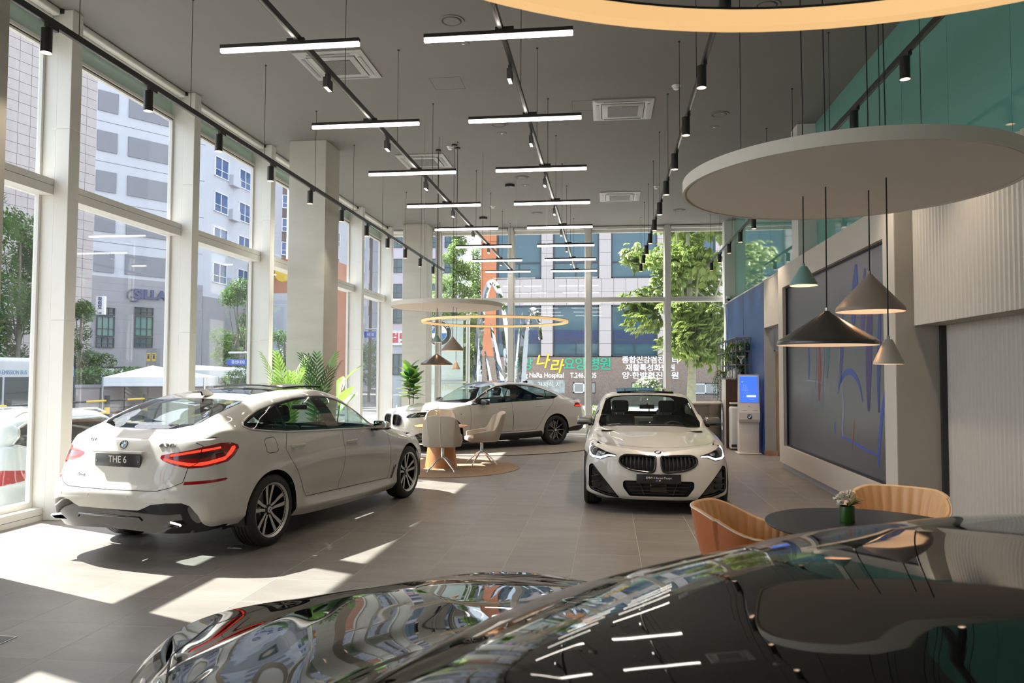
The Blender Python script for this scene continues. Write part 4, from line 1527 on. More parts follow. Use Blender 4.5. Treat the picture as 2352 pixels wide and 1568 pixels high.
# ================================================================= saloons: white one on the round carpet, black one by the camera
I5 = dict(
    xr=-.66, xf=3.25, nf=2.5, nr=2.7,
    rings=[
        dict(y=[(-.66, .78), (0, .85), (.6, .87), (2.4, .87), (3.0, .85), (3.25, .80)], z=[(-.66, .30), (-.3, .29), (.4, .21), (2.4, .175), (3.25, .19)], tail=(-1.06, .33), nose=(3.74, .18)),
        dict(y=[(-.66, .87), (0, .93), (.5, .93), (2.4, .93), (3.0, .925), (3.25, .88)], z=[(-.66, .37), (-.3, .37), (.4, .31), (.7, .30), (2.3, .27), (3.25, .28)], tail=(-1.13, .42), nose=(3.82, .27), k=.5),
        dict(y=[(-.66, .88), (0, .94), (.5, .93), (.8, .91), (1.5, .905), (2.3, .91), (2.6, .928), (3.0, .935), (3.25, .892)], z=[(-.66, .47), (0, .46), (.7, .38), (2.3, .35), (3.25, .40)], tail=(-1.17, .52), nose=(3.85, .40), k=.3),
        dict(y=[(-.66, .885), (-.3, .925), (0, .945), (.5, .94), (.9, .928), (1.5, .924), (2.3, .926), (2.6, .935), (3.0, .945), (3.25, .902)], z=[(-.66, .64), (0, .64), (.7, .60), (2.4, .57), (3.25, .57)], tail=(-1.195, .65), nose=(3.865, .58)),
        dict(y=[(-.66, .86), (-.3, .91), (0, .93), (.5, .935), (.9, .932), (1.5, .93), (2.3, .925), (2.6, .928), (3.0, .93), (3.25, .875)], z=[(-.66, .77), (-.2, .80), (.4, .80), (1.5, .79), (2.5, .76), (3.25, .72)], tail=(-1.18, .80), nose=(3.86, .72)),
        dict(y=[(-.66, .82), (-.3, .885), (0, .91), (.5, .915), (.9, .912), (1.5, .908), (2.3, .90), (2.6, .90), (3.0, .89), (3.25, .835)], z=[(-.66, .94), (-.2, .945), (.4, .93), (1.5, .90), (2.5, .865), (3.0, .84), (3.25, .805)], tail=(-1.13, .95), nose=(3.84, .79), k=.3),
        dict(y=[(-.66, .74), (-.3, .83), (0, .86), (.5, .875), (1.5, .876), (2.3, .862), (2.6, .845), (3.0, .81), (3.25, .755)], z=[(-.66, 1.055), (-.3, 1.07), (0, 1.07), (.3, 1.06), (.9, 1.04), (1.4, 1.028), (2.3, .99), (2.6, .965), (3.0, .925), (3.25, .878)], tail=(-1.10, 1.055), nose=(3.79, .845), k=.35),
    ],
    lines=[
        dict(ef=.9, er=.92, y=[(-.4, .76), (0, .825), (.5, .85), (1.5, .855), (2.2, .842), (2.5, .80), (2.8, .745), (3.1, .69)], z=[(-.5, 1.085), (-.25, 1.125), (0, 1.13), (.3, 1.115), (.9, 1.095), (1.4, 1.08), (2.2, 1.035), (2.45, 1.005), (2.8, .975), (3.1, .93)]),
        dict(ef=.66, er=.78, y=[(-.55, .65), (-.2, .72), (.2, .765), (.8, .79), (1.4, .795), (1.9, .785), (2.2, .765), (2.45, .70), (2.8, .60), (3.2, .53)], z=[(-.6, 1.095), (-.3, 1.185), (0, 1.245), (.4, 1.285), (1.0, 1.295), (1.4, 1.285), (1.75, 1.235), (2.05, 1.135), (2.3, 1.045), (2.55, 1.005), (2.8, .99), (3.2, .935)]),
        dict(ef=.42, er=.6, k=.55, y=[(-.6, .56), (-.2, .61), (.2, .64), (.7, .66), (1.2, .665), (1.6, .675), (1.95, .71), (2.2, .735), (2.4, .67), (2.8, .47), (3.3, .355)], z=[(-.65, 1.10), (-.4, 1.185), (0, 1.325), (.35, 1.41), (.8, 1.46), (1.15, 1.465), (1.5, 1.42), (1.8, 1.31), (2.1, 1.14), (2.3, 1.055), (2.5, 1.02), (2.8, 1.016), (3.3, .957)]),
        dict(ef=.20, er=.34, y=[(-.7, .32), (0, .36), (.8, .40), (1.6, .40), (2.2, .40), (2.6, .36), (2.9, .22), (3.4, .15)], z=[(-.72, 1.085), (-.5, 1.15), (0, 1.36), (.4, 1.455), (.8, 1.492), (1.2, 1.498), (1.5, 1.475), (1.8, 1.39), (2.2, 1.20), (2.5, 1.055), (2.62, 1.03), (2.9, 1.012), (3.4, .952)]),
        dict(ef=0, er=0, y=None, z=[(-.76, 1.085), (-.55, 1.14), (0, 1.375), (.4, 1.47), (.8, 1.508), (1.2, 1.515), (1.5, 1.497), (1.75, 1.435), (2.2, 1.225), (2.6, 1.05), (2.7, 1.03), (3.0, 1.012), (3.4, .957)]),
    ])
DLO5 = [(-.17, 1.165), (.03, 1.095), (.5, 1.068), (1.18, 1.042), (1.9, 1.012), (2.38, .988), (2.2, 1.09), (2.0, 1.21), (1.8, 1.315), (1.6, 1.392), (1.24, 1.434), (.9, 1.43), (.57, 1.392), (.25, 1.315), (.0, 1.235)]


def build_saloon(name, label, loc, rz, paint, detail=True, ncol=140, sub=6, spec=I5):
    car = Car(spec, ncol=ncol, nwrap=34, sub=sub)
    t = thing(name, label, 'car', loc, rz)
    hi = lambda c, f: f[car.rid] < 1000 and f[car.rid] >= car.row_of(8)
    car.cut(DLO5, 'side', 'window_frame', lambda c, f: f[car.rid] < 1000 and f[car.rid] > car.row_of(5) and c.y > (.5 if c.z > 1.08 else .76))
    ins = inset(DLO5, .022)
    car.cut(clip(ins, -1, .28, -1, .20), 'side', 'rear_quarter_glass', frm='window_frame')
    car.cut(clip(ins, .305, 1.16, .225, 1.04), 'side', 'rear_door_glass', frm='window_frame')
    car.cut(clip(ins, 1.33, 3, 1.24, 3), 'side', 'front_door_glass', frm='window_frame')
    car.cut([(2.68, -.01), (2.62, .3), (2.55, .5), (2.42, .66), (2.2, .70), (1.78, .645), (1.55, .60), (1.50, .40), (1.48, -.01)], 'top', 'windscreen', hi)
    car.cut([(-.60, -.01), (-.585, .4), (-.53, .56), (-.2, .565), (.18, .55), (.26, .45), (.30, -.01)], 'top', 'rear_window', hi)
    if detail:
        car.cut([(.42, -.01), (.42, .45), (.5, .52), (1.3, .53), (1.38, .45), (1.40, -.01)], 'top', 'roof_glass', hi)
    arches(car, ((0, .352), (2.995, .352)), .395, 6)
    fr = lambda c, f: c.x > 2.9
    fdoor = [(2.40, .985), (2.40, .80), (2.42, .45), (2.38, .35), (1.26, .372), (1.265, .6), (1.285, .85), (1.29, 1.04)]
    rdoor = [(1.284, 1.04), (1.279, .85), (1.259, .6), (1.254, .372), (.62, .39), (.52, .50), (.40, .68), (.27, .84), (.10, .98), (.04, 1.09)]
    low = lambda c, f: f[car.rid] < car.row_of(7) and c.y > .6
    bonnet = [(3.68, -.01), (3.64, .35), (3.5, .60), (3.22, .745), (2.85, .80), (2.60, .78), (2.58, .72), (2.66, .5), (2.72, .25), (2.73, -.01)]
    car.cut(fdoor, 'side', 'front_door', low)
    car.cut(rdoor, 'side', 'rear_door', low)
    car.cut(bonnet, 'top', 'bonnet', lambda c, f: c.z > .7 and f[car.rid] < 1000 and f[car.rid] >= car.row_of(6))
    car.cut([(-.05, .70), (.55, .72), (.60, .95), (.60, 1.09), (-.05, 1.12)], 'rear', 'boot_lid', lambda c, f: c.x < -.7)
    lamp = [(.50, .735), (.58, .815), (.74, .855), (.868, .868), (.875, .80), (.80, .755), (.66, .73)]
    car.cut(round_poly(lamp, .02, 2), 'front', 'headlamp', fr)
    kid = round_poly([(.045, .79), (.34, .785), (.42, .70), (.38, .58), (.30, .545), (.06, .55)], [.05, .08, .08, .06, .05, .04], 3)
    car.cut(kid, 'front', 'grille', fr)
    car.cut([(-.05, .17), (-.05, .40), (.45, .40), (.62, .34), (.80, .42), (.86, .40), (.86, .25), (.6, .17)], 'front', 'front_apron', lambda c, f: c.x > 3.15)
    car.cut([(.3, .05), (2.7, .05), (2.7, .30), (2.3, .325), (.75, .345), (.45, .36)], 'side', 'side_skirt', lambda c, f: c.y > .6)
    car.cut([(-1.5, .05), (-.35, .05), (-.38, .40), (-.7, .44), (-1.5, .52)], 'side', 'rear_apron', lambda c, f: c.x < -.2)
    ang = math.radians(180 - 40)
    e1, _ = car.proj2(ang)

    def wz(q):
        return (q[0].dot(e1), q[0].z)
    lampr = [wz(car.on(.42, .95, 'rear')), wz(car.on(.60, .985, 'rear')), wz(car.on(.72, .985, 'rear')), wz(car.on(-.68, .985, 'side')), wz(car.on(-.60, .905, 'side')), wz(car.on(-.66, .89, 'side')), wz(car.on(.72, .885, 'rear')), wz(car.on(.45, .90, 'rear'))]
    car.cut(lampr, ang, 'tail_lamp', lambda c, f: c.x < -.3)
    ls = [wz(car.on(.50, .925, 'rear')), wz(car.on(.72, .935, 'rear')), wz(car.on(-.66, .93, 'side')), wz(car.on(-.66, .905, 'side')), wz(car.on(.72, .905, 'rear')), wz(car.on(.5, .91, 'rear'))]
    car.cut(ls, ang, 'tail_strip', lambda c, f: c.x < -.3, frm='tail_lamp')
    car.emit('body', paint, t, 'car_body')
    car.emit('bonnet', paint, t)
    for nm in ('front_door', 'rear_door'):
        car.emit(nm, paint, t, mode='split')
    car.emit('boot_lid', paint, t)
    car.emit('window_frame', M_GLOSSB, t, 'window_surround')
    car.emit('rear_quarter_glass', G_CARD, t, mode='split')
    car.emit('rear_door_glass', G_CARD, t, mode='split')
    car.emit('front_door_glass', G_CAR, t, mode='split')
    car.emit('windscreen', G_WSCR, t)
    car.emit('rear_window', G_CAR, t)
    if detail:
        car.emit('roof_glass', G_ROOF, t)
    car.emit('front_apron', M_GLOSSB, t)
    car.emit('side_skirt', M_MATTB, t, mode='split')
    car.emit('rear_apron', M_MATTB, t)
    for sd in ('left', 'right'):
        g = 1 if sd == 'left' else -1
        L = car.emit('tail_lamp', M_RED, t, mode=sd)[0]
        car.emit('tail_strip', M_REDGLOW, L, mode=sd)
        hl = car.emit('headlamp', M_LAMPIN, t, mode=sd, move=(-.04, 0, 0))[0]
        car.emit('headlamp', G_LAMP, hl, 'lamp_cover', mode=sd)
        mb = MB()
        for a, b, c, d in ((.62, .765, .68, .83), (.76, .775, .82, .845)):
            p, q = car.on(a, b, 'front')[0], car.on(c, d, 'front')[0]
            mb.tube([(p.x - .014, a * g, b), (q.x - .014, c * g, d)], .011, 6)
        mb.build('light_strip', M_DRLOFF, hl, smooth=60)
        gr = car.emit('grille', M_GLOSSB, t, 'kidney_grille', mode=sd, move=(-.04, 0, 0))[0]
        S = [car.on(a, b, 'front')[0] for a, b in kid]
        MB().tube([(p.x + .002, p.y * g, p.z) for p in S], .014, 8, closed=True).build('grille_surround', mat('dark_chrome', (.22, .22, .22), .15, 1.0) if detail else M_GLOSSB, gr, smooth=60)
        for k in range(6):
            y = .09 + k * .052
            zs = [z for z in np.linspace(.52, .82, 50) if Car.inside(y, z, kid)]
            if len(zs) > 3:
                a, b = car.on(y, min(zs) + .01, 'front')[0], car.on(y, max(zs) - .01, 'front')[0]
                MB().tube([(a.x - .018, y * g, a.z), (b.x - .018, y * g, b.z)], .009, 6).build('grille_bar', M_GLOSSB, gr, smooth=60)
    pb, nb = car.on(.0, .83, 'front')
    u = Vector((0, 0, 1)) - nb * nb.z
    if detail:
        roundel(t, frame_mat(pb + nb * .001, u.cross(nb), u), .041, letters=False)
    gp = MB()
    for L, ax in ((fdoor[:-1], 'side'), (rdoor[:], 'side'), (bonnet[:7], 'top'), ([(0, .70), (.55, .72), (.60, .95), (.60, 1.05)], 'rear')):
        car.ribbon(gp, L, ax, w=.006, off=.0009)
    gp.build('panel_gaps', M_GAP, t)
    handle(t, car, .52, .925, paint, flush=True)
    handle(t, car, 1.54, .90, paint, flush=True)
    mcap = M_GLOSSB
    mirror(t, 2.10, -.90, 1.00, mcap, False, .95)
    mirror(t, 2.10, .90, 1.00, mcap, True, .95)
    if detail:
        fin(t, .30, car.on(.30, 0.001, 'top')[0].z - .004, M_GLOSSB)
        for g in (1, -1):
            p = car.on(2.66, .795, 'side')[0]
            text_obj('fender_badge', 'M', .035, M_GLOSSB, t, frame_mat((p.x, (p.y + .004) * g, p.z), (-g, 0, 0), (0, 0, 1)), extrude=.001, shear=.3)
    MB().box(-.50, -.74, .24, 3.5, .74, .28).build('underbody', M_MATTB, t)
    for ax in (0, 2.995):
        arch_liner(t, ax, .398)
        for g in (1, -1):
            make_wheel(t, (ax, g * (.932 - .13), .352), g > 0, w=.255, style='dark')
    cabin(t, 2.25, 1.30, .40)
    car.bm.free()
    return t
# ================================================================= room shell
CEIL = 5.95
YEND = 21.65
YBACK = -5.0
XL = -6.215


def tile_mat():
    m = bpy.data.materials.new('floor_tile')
    m.use_nodes = True
    nt = m.node_tree
    b = nt.nodes['Principled BSDF']
    ge = nt.nodes.new('ShaderNodeNewGeometry')
    oi = nt.nodes.new('ShaderNodeObjectInfo')
    mp = nt.nodes.new('ShaderNodeMapping')
    mp.inputs['Scale'].default_value = (.8, 2.2, 1)
    n = nt.nodes.new('ShaderNodeTexNoise')
    n.inputs['Scale'].default_value = 1.6
    n.inputs['Detail'].default_value = 9
    n.inputs['Roughness'].default_value = .62
    n2 = nt.nodes.new('ShaderNodeTexNoise')
    n2.inputs['Scale'].default_value = 34
    n2.inputs['Detail'].default_value = 5
    ad = nt.nodes.new('ShaderNodeVectorMath')
    mu = nt.nodes.new('ShaderNodeVectorMath')
    mu.operation = 'SCALE'
    mu.inputs[0].default_value = (9, 17, 0)
    nt.links.new(oi.outputs['Random'], mu.inputs['Scale'])
    nt.links.new(ge.outputs['Position'], mp.inputs[0])
    nt.links.new(mp.outputs[0], ad.inputs[0])
    nt.links.new(mu.outputs[0], ad.inputs[1])
    nt.links.new(ad.outputs[0], n.inputs['Vector'])
    nt.links.new(mp.outputs[0], n2.inputs['Vector'])
    cr = nt.nodes.new('ShaderNodeValToRGB')
    cr.color_ramp.elements[0].position = .32
    cr.color_ramp.elements[0].color = (.185, .168, .152, 1)
    cr.color_ramp.elements[1].position = .70
    cr.color_ramp.elements[1].color = (.245, .225, .206, 1)
    nt.links.new(n.outputs[0], cr.inputs[0])
    hs = nt.nodes.new('ShaderNodeHueSaturation')
    mr = nt.nodes.new('ShaderNodeMapRange')
    mr.inputs[3].default_value = .95
    mr.inputs[4].default_value = 1.05
    nt.links.new(oi.outputs['Random'], mr.inputs[0])
    nt.links.new(mr.outputs[0], hs.inputs['Value'])
    nt.links.new(cr.outputs[0], hs.inputs['Color'])
    nt.links.new(hs.outputs[0], b.inputs['Base Color'])
    rr = nt.nodes.new('ShaderNodeMapRange')
    rr.inputs[3].default_value = .30
    rr.inputs[4].default_value = .46
    nt.links.new(n2.outputs[0], rr.inputs[0])
    nt.links.new(rr.outputs[0], b.inputs['Roughness'])
    bp = nt.nodes.new('ShaderNodeBump')
    bp.inputs['Strength'].default_value = .06
    bp.inputs['Distance'].default_value = .004
    nt.links.new(n2.outputs[0], bp.inputs['Height'])
    nt.links.new(bp.outputs[0], b.inputs['Normal'])
    return m


M_TILE = tile_mat()
M_GROUT = mat('grout', (.46, .43, .40), .8, noise=.1, nscale=20)
M_CEIL = mat('ceiling_paint', (.190, .180, .170), .75, noise=.03, nscale=.7, bump=.03, bscale=90)
M_FRAME = mat('white_aluminium', (.72, .70, .66), .38, noise=.02, nscale=2, spec=.5)
M_JOINT = mat('pale_joint', (.82, .81, .78), .7)
M_FRAMED = mat('frame_gasket', (.03, .03, .03), .6)
M_BEIGE = mat('beige_wall', (.58, .54, .49), .7, noise=.03, nscale=1.2, bump=.05, bscale=140)
M_TAUPE = mat('taupe_wall', (.36, .335, .295), .7, noise=.05, nscale=1.5, bump=.12, bscale=60)
M_RIB = mat('ribbed_panel', (.55, .52, .475), .6, noise=.02, nscale=1)
M_NAVY = mat('navy_panel', (.016, .060, .22), .36, spec=.35, noise=.06, nscale=.8)
M_STONE = mat('pillar_stone', (.53, .51, .455), .6, noise=.05, nscale=1.2, bump=.06, bscale=40, stretch=(1, 1, 5))
M_SPANDREL = mat('green_spandrel_glass', (.52, .70, .62), .15, coat=.5, noise=.03, nscale=.8)
M_GREENGL = mat('green_back_painted_glass', (.15, .40, .355), .035, coat=.3, spec=.6)
M_BLIND = mat('roller_blind', (.74, .73, .70), .6)
M_WOODD = mat('door_veneer', (.40, .25, .13), .45, noise=.25, nscale=3, stretch=(8, 8, .6))
G_WIN = glass_mat('facade_glass', (.95, .975, .968), refl=.55, ior=1.45, haze=.018)

# --- floor: grout bed and the tiles lying in it
PX, PY = .6048, .6165
JX, JY = .301, 6.62
floor = MB().box(-6.65, YBACK - .2, -.25, 5.0, YEND + .25, -.0007).build('floor', M_GROUT)
struct(floor)
tiles = []
i0, i1 = math.floor((-6.6 - JX) / PX), math.ceil((4.6 - JX) / PX)
j0, j1 = math.floor((YBACK - JY) / PY), math.ceil((YEND + .1 - JY) / PY)
for i in range(i0, i1):
    for j in range(j0, j1):
        x0, y0 = JX + i * PX, JY + j * PY
        xa, xb, ya, yb = max(x0, -6.6), min(x0 + PX, 4.6), max(y0, YBACK), min(y0 + PY, YEND + .12)
        if xb - xa > .05 and yb - ya > .05:
            tiles.append((xa, ya, xb, yb))


def in_view(x, y, z=0, mg=1.05):
    d = Vector((x, y, z - CAMH))
    f = d.dot(_F)
    if f < .3:
        return False
    return abs(d.dot(_R) / f) * FPX < 1176 * mg and abs(d.dot(_U) / f) * FPX < 784 * mg


def tile_key(t):
    cx, cy = (t[0] + t[2]) / 2, (t[1] + t[3]) / 2
    return (0 if in_view(cx, cy) and not (cx > .3 and cy < 3.2) else 1, math.hypot(cx, cy))


tiles.sort(key=tile_key)
G = .0011


def tile_mb(mb, t):
    xa, ya, xb, yb = t[0] + G, t[1] + G, t[2] - G, t[3] - G
    e = .0012
    mb.add([(xa, ya, -.004), (xb, ya, -.004), (xb, yb, -.004), (xa, yb, -.004),
            (xa, ya, -e), (xb, ya, -e), (xb, yb, -e), (xa, yb, -e),
            (xa + e, ya + e, 0), (xb - e, ya + e, 0), (xb - e, yb - e, 0), (xa + e, yb - e, 0)],
           [(8, 9, 10, 11)] + [(k, (k + 1) % 4, 4 + (k + 1) % 4, 4 + k) for k in range(4)] + [(4 + k, 4 + (k + 1) % 4, 8 + (k + 1) % 4, 8 + k) for k in range(4)])
    return mb


_tm = {}
for t in tiles[:300]:
    key = (round(t[2] - t[0], 3), round(t[3] - t[1], 3))
    if key not in _tm:
        _tm[key] = tile_mb(MB(), (0, 0, t[2] - t[0], t[3] - t[1])).mesh('floor_tile', M_TILE)
    link('floor_tile', _tm[key], floor, (t[0], t[1], 0))
mb = MB()
for t in tiles[300:]:
    tile_mb(mb, t)
o = mb.build('floor_tile_field', M_TILE, floor)
o['kind'] = 'stuff'

# --- ceiling
ceil_ = struct(MB().box(-6.62, YBACK - .2, CEIL, 5.0, YEND + .25, CEIL + .3).build('ceiling', M_CEIL))
M_SEAM = mat('ceiling_hatch_seam', (.05, .05, .05), .8)
for (x, y, s_) in ((-2.55, 10.45, .45), (-.55, 11.6, .45), (-1.9, 15.2, .45), (.1, 18.2, .45)):
    h = MB()
    for q in ((x, y, x + s_, y + .004), (x, y + s_, x + s_, y + s_ + .004), (x, y, x + .004, y + s_), (x + s_, y, x + s_ + .004, y + s_)):
        h.box(q[0], q[1], CEIL - .0015, q[2], q[3], CEIL + .01)
    h.build('ceiling_hatch', M_SEAM, ceil_)

# --- left facade: clad columns and glazed bays
COLY = [8.13 + 2.64 * k for k in range(-5, 6)]
for k, y in enumerate(COLY):
    c = MB().box(-6.60, y - .172, 0, XL - .004, y - .004, CEIL).build('column', M_JOINT)
    struct(c)
    zs = [0, .055, 2.294, 4.535, CEIL - .002]
    for a, b in zip(zs[:-1], zs[1:]):
        if b - a < .1:
            continue
        a = 0 if a < .1 else a
        for x0, x1, ins in ((-6.388, XL, 0), (-6.62, -6.393, .006)):
            MB().rbox((x0 + x1) / 2, y - .09, (a + b) / 2, x1 - x0, .18 - 2 * ins, b - a - .005, .004, 1).build('cladding_panel', M_FRAME, c)
for k in range(len(COLY) - 1):
    ya, yb = COLY[k], COLY[k + 1] - .18
    w = struct(link('window_%d' % (k + 1), None))
    gx = -6.585
    MB().box(gx - .006, ya, .2, gx + .006, yb, 3.76).build('glass_pane', G_WIN, w)
    MB().box(gx - .006, ya, 3.93, gx + .006, yb, 5.55).build('glass_pane', G_WIN, w)
    # sill, transom, head
    MB().box(-6.65, ya, 0, -6.42, yb, .142).box(-6.65, ya, .142, -6.55, yb, .205).build('sill', M_FRAME, w)
    MB().box(-6.424, ya, .060, -6.418, yb, .064).build('sill_groove', M_FRAMED, w)
    MB().box(-6.65, ya, 3.756, -6.40, yb, 3.940).build('transom', M_FRAME, w)
    MB().box(-6.402, ya, 3.86, -6.399, yb, 3.864).build('transom_groove', M_FRAMED, w)
    MB().box(-6.62, ya, 5.51, -6.56, yb, 5.535).box(-6.62, ya, 5.553, -6.54, yb, 5.59).build('head_frame', M_FRAME, w)
    MB().box(-6.61, ya, 5.535, -6.565, yb, 5.553).build('head_gasket', M_FRAMED, w)
    MB().box(-6.60, ya, 5.59, -6.58, yb, CEIL).build('spandrel_glass', M_SPANDREL, w)
    MB().box(-6.61, ya, .2, -6.555, ya + .035, 5.51).box(-6.61, yb - .035, .2, -6.555, yb, 5.51).build('side_frame', M_FRAME, w)
    MB().rbox(-6.40, (ya + yb) / 2, 5.905, .10, yb - ya - .06, .082, .02, 3).build('blind_box', M_BLIND, w, smooth=50)
    MB().box(-6.46, ya + .03, 5.842, -6.452, yb - .03, 5.87).build('blind_hem', M_BLIND, w)
    MB().box(-6.50, ya, 5.90, -6.33, ya + .028, CEIL).box(-6.50, yb - .028, 5.90, -6.33, yb, CEIL).build('blind_bracket', M_FRAMED, w)

# --- end wall: mullions and four bays
MX = [(-6.62, -6.40), (-5.03, -4.90), (-2.866, -2.725), (-.616, -.466), (1.626, 1.784), (3.32, 3.60)]
for k, (a, b) in enumerate(MX):
    c = struct(MB().box(a + .008, YEND + .004, 0, b - .008, YEND + .30, CEIL).build('column', M_JOINT))
    for z0, z1 in ((0, 2.294), (2.299, 4.535), (4.54, CEIL)):
        MB().rbox((a + b) / 2, YEND + .15, (z0 + z1) / 2, b - a, .30, z1 - z0 - .004, .004, 1).build('cladding_panel', M_FRAME, c)
for k in range(len(MX) - 1):
    xa, xb = MX[k][1], MX[k + 1][0]
    w = struct(link('window_%d' % (k + 11), None))
    gy = YEND + .20
    MB().box(xa, gy - .006, .16, xb, gy + .006, 3.76).build('glass_pane', G_WIN, w)
    MB().box(xa, gy - .006, 3.90, xb, gy + .006, 5.78).build('glass_pane', G_WIN, w)
    MB().box(xa, YEND + .02, 0, xb, YEND + .28, .16).build('sill', M_FRAME, w)
    MB().box(xa, YEND + .02, 3.762, xb, YEND + .26, 3.895).build('transom', M_FRAME, w)
    MB().box(xa, YEND + .018, 3.84, xb, YEND + .021, 3.844).build('transom_groove', M_FRAMED, w)
    MB().box(xa, gy - .03, .16, xa + .03, gy + .03, 5.78).box(xb - .03, gy - .03, .16, xb, gy + .03, 5.78).build('side_frame', M_FRAME, w)
    MB().box(xa, gy - .05, 5.78, xb, gy + .05, CEIL).build('head_frame', M_FRAME, w)
    MB().rbox((xa + xb) / 2, YEND + .07, 5.90, xb - xa - .05, .10, .085, .02, 3).build('blind_box', M_BLIND, w, smooth=50)

# --- inner pillars
for y in (-2.9, 5.06, 13.06, 20.84):
    p = struct(MB().box(-5.785, y + .004, 0, -5.094, y + .686, CEIL).build('pillar', M_GROUT))
    for z0, z1 in ((0, CEIL),):
        MB().rbox(-5.44, y + .345, (z0 + z1) / 2, .70, .70, z1 - z0 - .002, .004, 1).build('stone_slab', M_STONE, p)

# --- back wall (behind the camera)
struct(MB().box(-6.62, YBACK - .2, 0, 5.0, YBACK, CEIL).build('wall_back', M_BEIGE))

# --- right side: screen wall, ribbed wall, navy wall, recess with door, green glass above
ZT = 3.64
wr = struct(MB().box(3.15, 8.75, .11, 3.60, 9.10, ZT).box(3.15, 14.10, .11, 3.60, 14.45, ZT).box(3.15, 9.10, .11, 3.60, 14.10, .425)
            .box(3.15, 9.10, 3.275, 3.60, 14.10, ZT).box(3.30, 9.05, .3, 3.60, 14.15, 3.4).build('wall_right', M_BEIGE))
MB().box(3.20, 8.80, 0, 3.60, 14.40, .11).build('plinth', mat('plinth_blue_lit_grey', (.42, .41, .46), .35), wr)  # blue light in the recess is put into the plinth colour
MB().box(3.157, 8.744, 0, 3.62, 8.75, ZT).build('taupe_return', M_TAUPE, wr)
MB().box(3.60, 8.70, 0, 3.66, 8.75, 2.26).build('shadow_gap', M_FRAMED, wr)
st = struct(MB().box(3.60, 8.75, 0, 3.80, 14.45, ZT).box(3.80, YBACK, 0, 4.0, 8.75, 6.0).build('wall_right', M_TAUPE))
# ribbed cladding
def ribs(x, y0, y1, z0, z1, pitch=.078, dep=.016):
    mb = MB()
    n = int((y1 - y0) / pitch)
    prof = []
    for q in range(n):
        y = y0 + q * pitch
        prof += [(x, y), (x - dep, y + pitch * .22), (x - dep, y + pitch * .62), (x, y + pitch * .84)]
    prof.append((x, y1))
    mb.grid([[(a, b, z0), (a, b, z1)] for a, b in prof][::1])
    return mb


r1 = struct(ribs(3.66, 1.0, 8.72, 0, 2.26).build('wall_right', M_RIB))
r1.name = 'wall_right_lower'
MB().box(3.66, YBACK, 0, 3.80, 1.0, 2.26).box(3.675, 1.0, 0, 3.8, 8.7, 2.26).build('panel_backing', M_RIB, r1)
r2 = struct(ribs(3.345, 1.0, 8.74, 2.245, 3.70).build('wall_right_upper', M_RIB))
MB().box(3.345, YBACK, 2.245, 3.80, 1.0, 3.70).box(3.36, 1.0, 2.245, 3.80, 8.74, 3.70).build('panel_backing', M_TAUPE, r2)
# navy wall
nv = struct(MB().box(3.305, 16.50, 0, 3.50, YEND, 3.69).build('wall_navy', M_NAVY))
for y in (18.94, 21.38):
    MB().box(3.302, y - .002, 0, 3.306, y + .002, 3.69).build('panel_joint', M_FRAMED, nv)
MB().box(3.30, 16.493, 0, 3.50, 16.50, 3.69).build('return_face', M_TAUPE, nv)
MB().box(3.29, 16.47, 0, 3.56, 16.50, .10).build('skirting', mat('copper_skirting', (.55, .33, .22), .3, .7), nv)
hd = struct(MB().box(3.305, 14.45, 2.69, 3.50, 16.5, 3.69).build('beam', M_BEIGE))
rc = struct(MB().box(3.50, 16.56, 0, 5.0, 16.7, ZT).box(4.9, 8.9, 0, 5.0, 16.6, ZT).build('wall_recess', M_TAUPE))
dr = struct(MB().box(3.50, 16.50, .01, 4.35, 16.56, 2.19).build('door_1', M_WOODD))
MB().box(3.50, 16.49, 0, 3.53, 16.56, 2.22).box(4.35, 16.49, 0, 4.39, 16.56, 2.22).box(3.50, 16.49, 2.19, 4.39, 16.56, 2.23).build('door_frame', M_TAUPE, dr)
MB().cyl((4.25, 16.49, 1.0), (4.25, 16.45, 1.0), .012, n=10).cyl((4.25, 16.45, 1.0), (4.13, 16.45, 1.0), .010, n=10).build('door_handle', M_SATIN, dr, smooth=50)
# green glass wall above
gw = struct(MB().box(3.52, YBACK, 3.69, 3.62, YEND + .1, CEIL).build('wall_clerestory', M_TAUPE))
y = 8.18 - 1.22 * 11
while y < YEND:
    a, b = max(y, YBACK), min(y + 1.22, YEND)
    if b - a > .1:
        MB().box(3.50, a + .003, 3.66, 3.516, b - .003, CEIL).build('glass_panel', M_GREENGL, gw)
    y += 1.22
MB().box(3.15, 8.75, ZT - .0, 3.5, 14.45, ZT + .02).box(3.30, 14.45, 3.67, 3.5, YEND, 3.70).build('ledge', M_BEIGE, gw)
c = struct(MB().box(3.20, 13.12, 3.62, 3.50, 13.55, CEIL).build('column', M_FRAME))
c = struct(MB().box(3.22, 21.25, 3.66, 3.50, 21.64, CEIL).build('column', M_FRAME))

# --- video wall
scr = thing('video_wall', 'large dark video wall showing blue and red streaks, set in the beige wall', 'screen', (3.235, 11.6, 1.85))
mscr = mat('led_screen', (.026, .025, .027), .30, spec=.55, emit=.010, ecol=(.55, .55, .7), noise=.04, nscale=.6)
MB().box(0, -2.48, -1.405, .06, 2.48, 1.405).build('screen_panel', mscr, scr)
MB().box(-.03, -2.50, -1.425, .06, -2.48, 1.425).box(-.03, 2.48, -1.425, .06, 2.50, 1.425).box(-.03, -2.48, -1.425, .06, 2.48, -1.405).box(-.03, -2.48, 1.405, .06, 2.48, 1.425).build('screen_bezel', M_MATTB, scr)
r = random.Random(3)
cols = {'blue': (.10, .20, .9), 'white': (.6, .65, .9), 'red': (.8, .08, .06), 'teal': (.12, .5, .6), 'violet': (.25, .15, .7), 'orange': (.8, .25, .1)}


